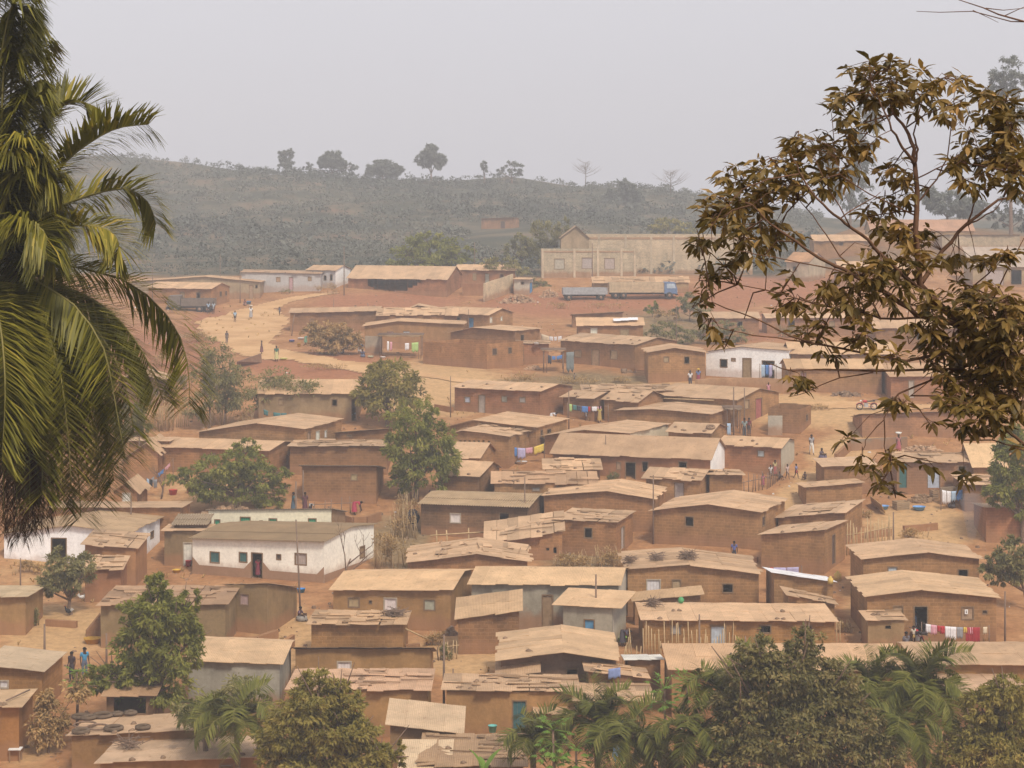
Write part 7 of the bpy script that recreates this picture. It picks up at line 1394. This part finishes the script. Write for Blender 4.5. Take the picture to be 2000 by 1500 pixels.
POSES = {'stand': {}, 
 'walk': dict(knL=(.09,-.16,.50), anL=(.09,-.22,.09), toL=(.10,-.38,.04), knR=(-.09,.06,.48), anR=(-.09,.28,.14), toR=(-.10,.16,.04), elL=(.22,.10,1.13), wrL=(.23,.12,.90), haL=(.23,.11,.83), elR=(-.22,-.10,1.13), wrR=(-.22,-.24,.94), haR=(-.22,-.28,.88)),
 'carry': dict(elR=(-.30,-.02,1.52), wrR=(-.20,-.02,1.74), haR=(-.17,-.02,1.79), knL=(.09,-.12,.50), anL=(.09,-.14,.08), toL=(.10,-.30,.03), knR=(-.09,.04,.48), anR=(-.09,.2,.12), toR=(-.1,.06,.03)),
 'sit': dict(pel=(0,0,.16), wst=(0,-.02,.32), chs=(0,-.06,.54), nck=(0,-.09,.70), hed=(0,-.115,.80), top=(0,-.11,.90), nos=(0,-.215,.80), eaL=(.085,-.10,.81), eaR=(-.085,-.10,.81), shL=(.18,-.07,.64), elL=(.24,-.2,.42), wrL=(.16,-.42,.46), haL=(.12,-.48,.46), shR=(-.18,-.07,.64), elR=(-.24,-.2,.42), wrR=(-.16,-.42,.46), haR=(-.12,-.48,.46), hiL=(.09,-.03,.14), knL=(.15,-.42,.44), anL=(.13,-.52,.06), toL=(.13,-.68,.03), hiR=(-.09,-.03,.14), knR=(-.15,-.42,.44), anR=(-.13,-.52,.06), toR=(-.13,-.68,.03)),
 'bend': dict(wst=(0,-.10,1.02), chs=(0,-.32,1.06), nck=(0,-.47,1.04), hed=(0,-.56,1.00), top=(0,-.64,.98), nos=(0,-.57,.89), eaL=(.085,-.56,1.0), eaR=(-.085,-.56,1.0), shL=(.18,-.40,1.02), elL=(.2,-.46,.74), wrL=(.14,-.55,.50), haL=(.12,-.57,.43), shR=(-.18,-.40,1.02), elR=(-.2,-.46,.74), wrR=(-.14,-.55,.50), haR=(-.12,-.57,.43))}
PM = {}
for pn, ov_ in POSES.items():
    J = dict(BASE); J.update(ov_); J2, R2, E2 = add_fingers(J, RAD, EDG)
    body = skinmesh('person_body', J2, E2, R2, 1); body.materials.append(M['skin'])
    cut = lambda a, b, f: tuple(Vector(J[a]).lerp(Vector(J[b]), f))
    Js = {k: J[k] for k in ('pel','wst','chs','shL','shR')}; Js['nk'] = cut('chs','nck',.55); Rs = dict(pel=(.15,.12), wst=(.135,.105), chs=(.165,.12), nk=.075, shL=.075, shR=.075)
    Es = [('pel','wst'),('wst','chs'),('chs','nk'),('chs','shL'),('chs','shR')]
    for s in 'LR': Js['sl'+s] = cut('sh'+s,'el'+s,.7); Rs['sl'+s] = .066; Es.append(('sh'+s,'sl'+s))
    shirt = skinmesh('shirt', Js, Es, Rs, 1); shirt.materials.append(M['cloth'])
    Jt = {k: J[k] for k in ('wst','pel','hiL','hiR','knL','knR')}; Rt = dict(wst=(.125,.095), pel=(.15,.12), hiL=.10, hiR=.10, knL=.075, knR=.075); Et = [('wst','pel'),('pel','hiL'),('pel','hiR'),('hiL','knL'),('hiR','knR')]
    for s in 'LR': Jt['cf'+s] = cut('kn'+s,'an'+s,.8); Rt['cf'+s] = .06; Et.append(('kn'+s,'cf'+s))
    tr = skinmesh('trousers', Jt, Et, Rt, 1, 1); tr.materials.append(M['cloth'])
    Jh = {k: J[k] for k in ('wst','pel','hiL','hiR','knL','knR')}; Rh = dict(Rt); Eh = Et[:3]; Jh['hiL'] = cut('hiL','knL',.6); Jh['hiR'] = cut('hiR','knR',.6); Rh['hiL'] = Rh['hiR'] = .095; Jh.pop('knL'); Jh.pop('knR'); Rh.pop('knL'); Rh.pop('knR')
    shorts = skinmesh('shorts', Jh, Eh, Rh, 1, 1); shorts.materials.append(M['cloth'])
    sk = MB()
    if pn == 'sit': sk.lathe((0,-.2,0), [(.30,.04),(.34,.12),(.30,.30),(.16,.36)], 14, sq=(.9,1.2))
    else: sk.lathe((0,0,0), [(.24,.28),(.21,.55),(.17,.85),(.135,1.06)], 14, sq=(1.05,.95))
    so = sk.build('skirt', M['cloth']); skirt = so.data; bpy.data.objects.remove(so)
    hd = Vector(J['hed']); tp = Vector(J['top']); ax = (tp-hd).normalized(); hm = MB(); cen = hd + ax*.03 + Vector((0,.012,0))
    rows = []
    for i in range(6):
        th = .02 + i*.30; rows.append([cen + Vector((math.sin(th)*.105*math.cos(a), math.sin(th)*.118*math.sin(a), math.cos(th)*.125)) for a in np.linspace(0, 6.28319, 15)])
    hm.grid([[tuple(q) for q in r] for r in rows]); ho = hm.build('hair', M['hair']); hair = ho.data; bpy.data.objects.remove(ho)
    PM[pn] = dict(body=body, shirt=shirt, trousers=tr, shorts=shorts, skirt=skirt, hair=hair, top=tp)
def person(label, px, py, pose='stand', hgt=1.65, yaw=0.0, top=(.5,.5,.5), bot=(.1,.1,.12), low='trousers', hat=None, dz=0.0, group=None, load=None):
    p = lift(px, py, dz); e = thing('person', label, 'person', p, yaw, group); s = hgt/1.68; e.scale = (s, s, s); pm = PM[pose]
    def part(n, me, c=None):
        o = bpy.data.objects.new(n, me); link(o, e); 
        if c: o.color = (*c, 1)
    part('body', pm['body']); part('hair', pm['hair'])
    if top: part('shirt', pm['shirt'], top)
    if low: part(low, pm[low], bot)
    if hat:
        b = MB(); t = pm['top']; b.lathe((t.x, t.y, t.z-.03), [(.16,-.02),(.16,0),(.115,.01),(.10,.07),(.01,.10)], 12); b.build('hat', M['col'], e, hat)
    if load:
        b = MB(); t = pm['top']; b.lathe((0,0,0), [(.01,0),(.2,.0),(.28,.16),(.26,.16),(.18,.03),(.01,.03)], 12); o = b.build('head_basin', M['col'], None, load); o.location = p + Vector((t.x, t.y, t.z+.03))*s; tag(o, 'basin carried on the head of the ' + ' '.join(label.split()[:8]), 'basin')
    return e
W, BL, RD, DK, PK, GN, GY, LB = (.72,.71,.72), (.10,.20,.42), (.45,.06,.06), (.06,.06,.08), (.60,.30,.36), (.10,.26,.16), (.35,.34,.35), (.34,.48,.62)
for a in (('person in a pale blue shirt walking down the wide road', 459, 630, 'walk', 1.5, .2, LB, DK, 'shorts'),
  ('person in white carrying a basin on the head along the road', 490, 623, 'carry', 1.65, .1, W, GY, 'skirt', None, 0, None, (.62,.55,.45)),
  ('dark clothed child at the upper right side of the road', 546, 617, 'walk', 1.2, -.3, (.12,.13,.16), DK, 'shorts'),
  ('person in dark clothes at the left edge of the road', 443, 671, 'stand', 1.45, .6, (.14,.12,.12), (.12,.1,.1), 'trousers'),
  ('bare legged person in brown at the end of the sheet barrier', 511, 692, 'stand', 1.5, 1.8, (.16,.10,.09), (.2,.1,.1), 'skirt'),
  ('woman in a green top and yellowish skirt on the road', 540, 706, 'stand', 1.65, .1, (.06,.18,.14), (.55,.5,.24), 'skirt'),
  ('woman in blue green bending beside the roadside bush', 597, 673, 'bend', 1.55, 1.2, (.12,.34,.38), (.16,.3,.2), 'skirt'),
  ('person in white standing with a child on the slope of the beige house', 481, 583, 'stand', 1.65, 0, W, (.4,.36,.3), 'skirt'),
  ('person in red brown squatting by the blue bundle', 478, 596, 'sit', 1.5, .4, (.4,.16,.12), (.3,.16,.12), 'skirt'),
  ('person in blue right behind the tipper truck', 407, 613, 'stand', 1.6, .2, LB, DK, 'shorts'), ('person in light blue beside the one behind the tipper truck', 417, 613, 'stand', 1.6, -.3, (.46,.54,.62), GY, 'shorts'),
  ('woman in blue and white washing by the canopy', 702, 690, 'bend', 1.5, .8, (.22,.42,.58), W, 'skirt'), ('woman in dark blue sitting by the washing heap', 708, 697, 'sit', 1.5, .3, (.10,.12,.22), (.14,.16,.24), 'skirt'),
  ('small child in grey at the dry thicket verge', 1122, 748, 'stand', 1.0, .3, (.18,.2,.24), DK, 'shorts'),
  ('person in a white top and dark trousers left of the terrace', 1348, 757, 'stand', 1.65, .3, W, DK, 'trousers'), ('person in a blue shirt and yellow hat sitting on the terrace corner', 1364, 752, 'stand', 1.6, -.2, (.16,.22,.42), (.3,.06,.1), 'skirt', (.7,.45,.08)),
  ('child in pink in front of the terrace wall', 1501, 772, 'stand', 1.2, .1, PK, (.5,.2,.24), 'skirt'),
  ('seated man in white before the smooth tan house', 632, 822, 'sit', 1.65, .4, W, GY, 'trousers'), ('seated figure in grey before the smooth tan house', 649, 823, 'sit', 1.6, -.3, (.4,.36,.28), (.25,.22,.18), 'trousers'),
  ('person in white bending at the corner of the long red brick house', 1077, 826, 'bend', 1.4, 1.3, W, W, 'skirt'), ('woman in a yellow patterned dress under the clothes line', 1171, 826, 'stand', 1.5, .2, (.5,.38,.12), (.45,.3,.1), 'skirt'), ('child in white under the clothes line', 1145, 822, 'stand', 1.0, -.2, W, GY, 'shorts'),
  ('man in a grey shirt seen from behind by the propped porch', 1454, 855, 'stand', 1.7, 3.1, (.26,.32,.32), (.12,.12,.13), 'trousers'), ('person in dark red beside the man in the grey shirt', 1463, 852, 'stand', 1.6, 2.6, (.25,.08,.08), (.1,.08,.08), 'trousers'),
  ('man in a grey top and white trousers walking down the path', 1585, 889, 'walk', 1.72, .2, (.36,.33,.33), (.72,.68,.62), 'trousers'), ('woman in dark print sitting beside the steep path', 1603, 896, 'sit', 1.6, .9, (.16,.12,.14), (.14,.12,.18), 'skirt'),
  ('child in white at the left of the playing group', 1505, 936, 'stand', 1.15, .3, W, GY, 'shorts', None, 0, 'children playing by the stake fence'), ('tall child in a red skirt in the playing group', 1514, 930, 'stand', 1.3, -.2, (.6,.5,.25), (.45,.1,.1), 'skirt', None, 0, 'children playing by the stake fence'),
  ('dark clothed child crouching in the playing group', 1521, 937, 'sit', 1.2, .8, (.16,.13,.12), (.12,.1,.1), 'shorts', None, 0, 'children playing by the stake fence'), ('child in pale pink in the playing group', 1538, 936, 'walk', 1.2, .4, (.56,.42,.38), (.5,.36,.3), 'shorts', None, 0, 'children playing by the stake fence'),
  ('child in blue and red at the right of the playing group', 1555, 935, 'walk', 1.2, 1.0, (.25,.28,.5), (.5,.1,.12), 'shorts', None, 0, 'children playing by the stake fence'), ('child sitting alone right of the playing group', 1573, 937, 'sit', 1.2, -.6, (.2,.14,.12), (.14,.12,.12), 'shorts', None, 0, 'children playing by the stake fence'),
  ('small child in pink by the corner of the stake fence', 1490, 951, 'stand', 1.05, .2, (.5,.18,.24), (.4,.12,.16), 'skirt', None, 0, 'children playing by the stake fence'),
  ('woman in red carrying a load near the trash heap', 1755, 885, 'stand', 1.6, .5, (.4,.2,.18), (.4,.12,.14), 'skirt', None, 0, None, (.7,.7,.66)), ('dark clothed person sitting by the stone wall washing', 1856, 990, 'sit', 1.5, .4, (.12,.1,.14), (.1,.09,.1), 'skirt'),
  ('woman in red bending inside the curved brick wall', 692, 1006, 'bend', 1.6, 1.5, (.5,.06,.10), (.42,.06,.1), 'skirt'), ('dark clothed person standing behind the cream house roof', 596, 1003, 'stand', 1.6, .4, (.14,.06,.07), (.12,.05,.06), 'skirt'), ('person in teal standing left behind the cream house roof', 573, 1003, 'stand', 1.6, 2., (.06,.14,.16), (.08,.12,.16), 'skirt'), ('person in black and white behind the cream house roof', 606, 1003, 'bend', 1.2, .4, (.5,.5,.5), DK, 'skirt'),
  ('figure in blue on the path above the brush bundle roof', 1434, 1099, 'stand', 1.5, 3., (.12,.14,.36), DK, 'trousers'),
  ('person in red sitting in the doorway of the white house with grey roof', 504, 1128, 'stand', 1.35, .2, (.24,.04,.06), (.2,.04,.06), 'skirt'),
  ('dark clothed person in a white vest on the lower left path', 140, 1332, 'stand', 1.65, -.5, (.07,.05,.06), (.07,.06,.07), 'trousers'), ('man in a bright blue shirt on the lower left path', 165, 1325, 'stand', 1.7, .6, (.08,.30,.52), (.12,.14,.2), 'trousers'),
  ('woman in a grey patterned skirt sitting at the corner of the ochre house', 584, 1212, 'sit', 1.6, 1.2, (.16,.1,.14), (.30,.28,.26), 'skirt'),
  ('person in a tan shirt standing behind the palms at the right', 1768, 1318, 'stand', 1.7, 3.0, (.42,.26,.18), (.2,.12,.1), 'trousers'), ('dark haired person in grey beyond the tan shirted one', 1770, 1290, 'stand', 1.65, .5, (.16,.15,.17), DK, 'trousers'),
  ('person in blue denim by the doorway of the big mud house', 1788, 1246, 'stand', 1.6, 1.2, (.14,.2,.32), (.2,.22,.28), 'trousers'), ('child in yellow white at the foot of the red washing', 1784, 1262, 'stand', 1.2, .4, (.62,.55,.45), (.5,.35,.12), 'shorts'),
  ('woman in dark clothes beside the red and lime basins', 1216, 1262, 'bend', 1.5, 1.0, (.1,.09,.12), (.09,.08,.1), 'skirt')):
    person(*a)
for nm in ('h_dummy',): pass
# ------------------------------------------------------------------ the dusty air
def haze():
    b = MB(); b.box(-420, -60, -78, 420, 760, 34); m, t, o = mat('harmattan_haze'); v = N(t, 'VolumePrincipled'); v.inputs['Color'].default_value = (.97, .96, 1.0, 1); v.inputs['Density'].default_value = .00076; v.inputs['Anisotropy'].default_value = -.25
    t.links.new(v.outputs[0], o.inputs['Volume']); h = b.build('haze', m); h['kind'] = 'stuff'; return h
haze()
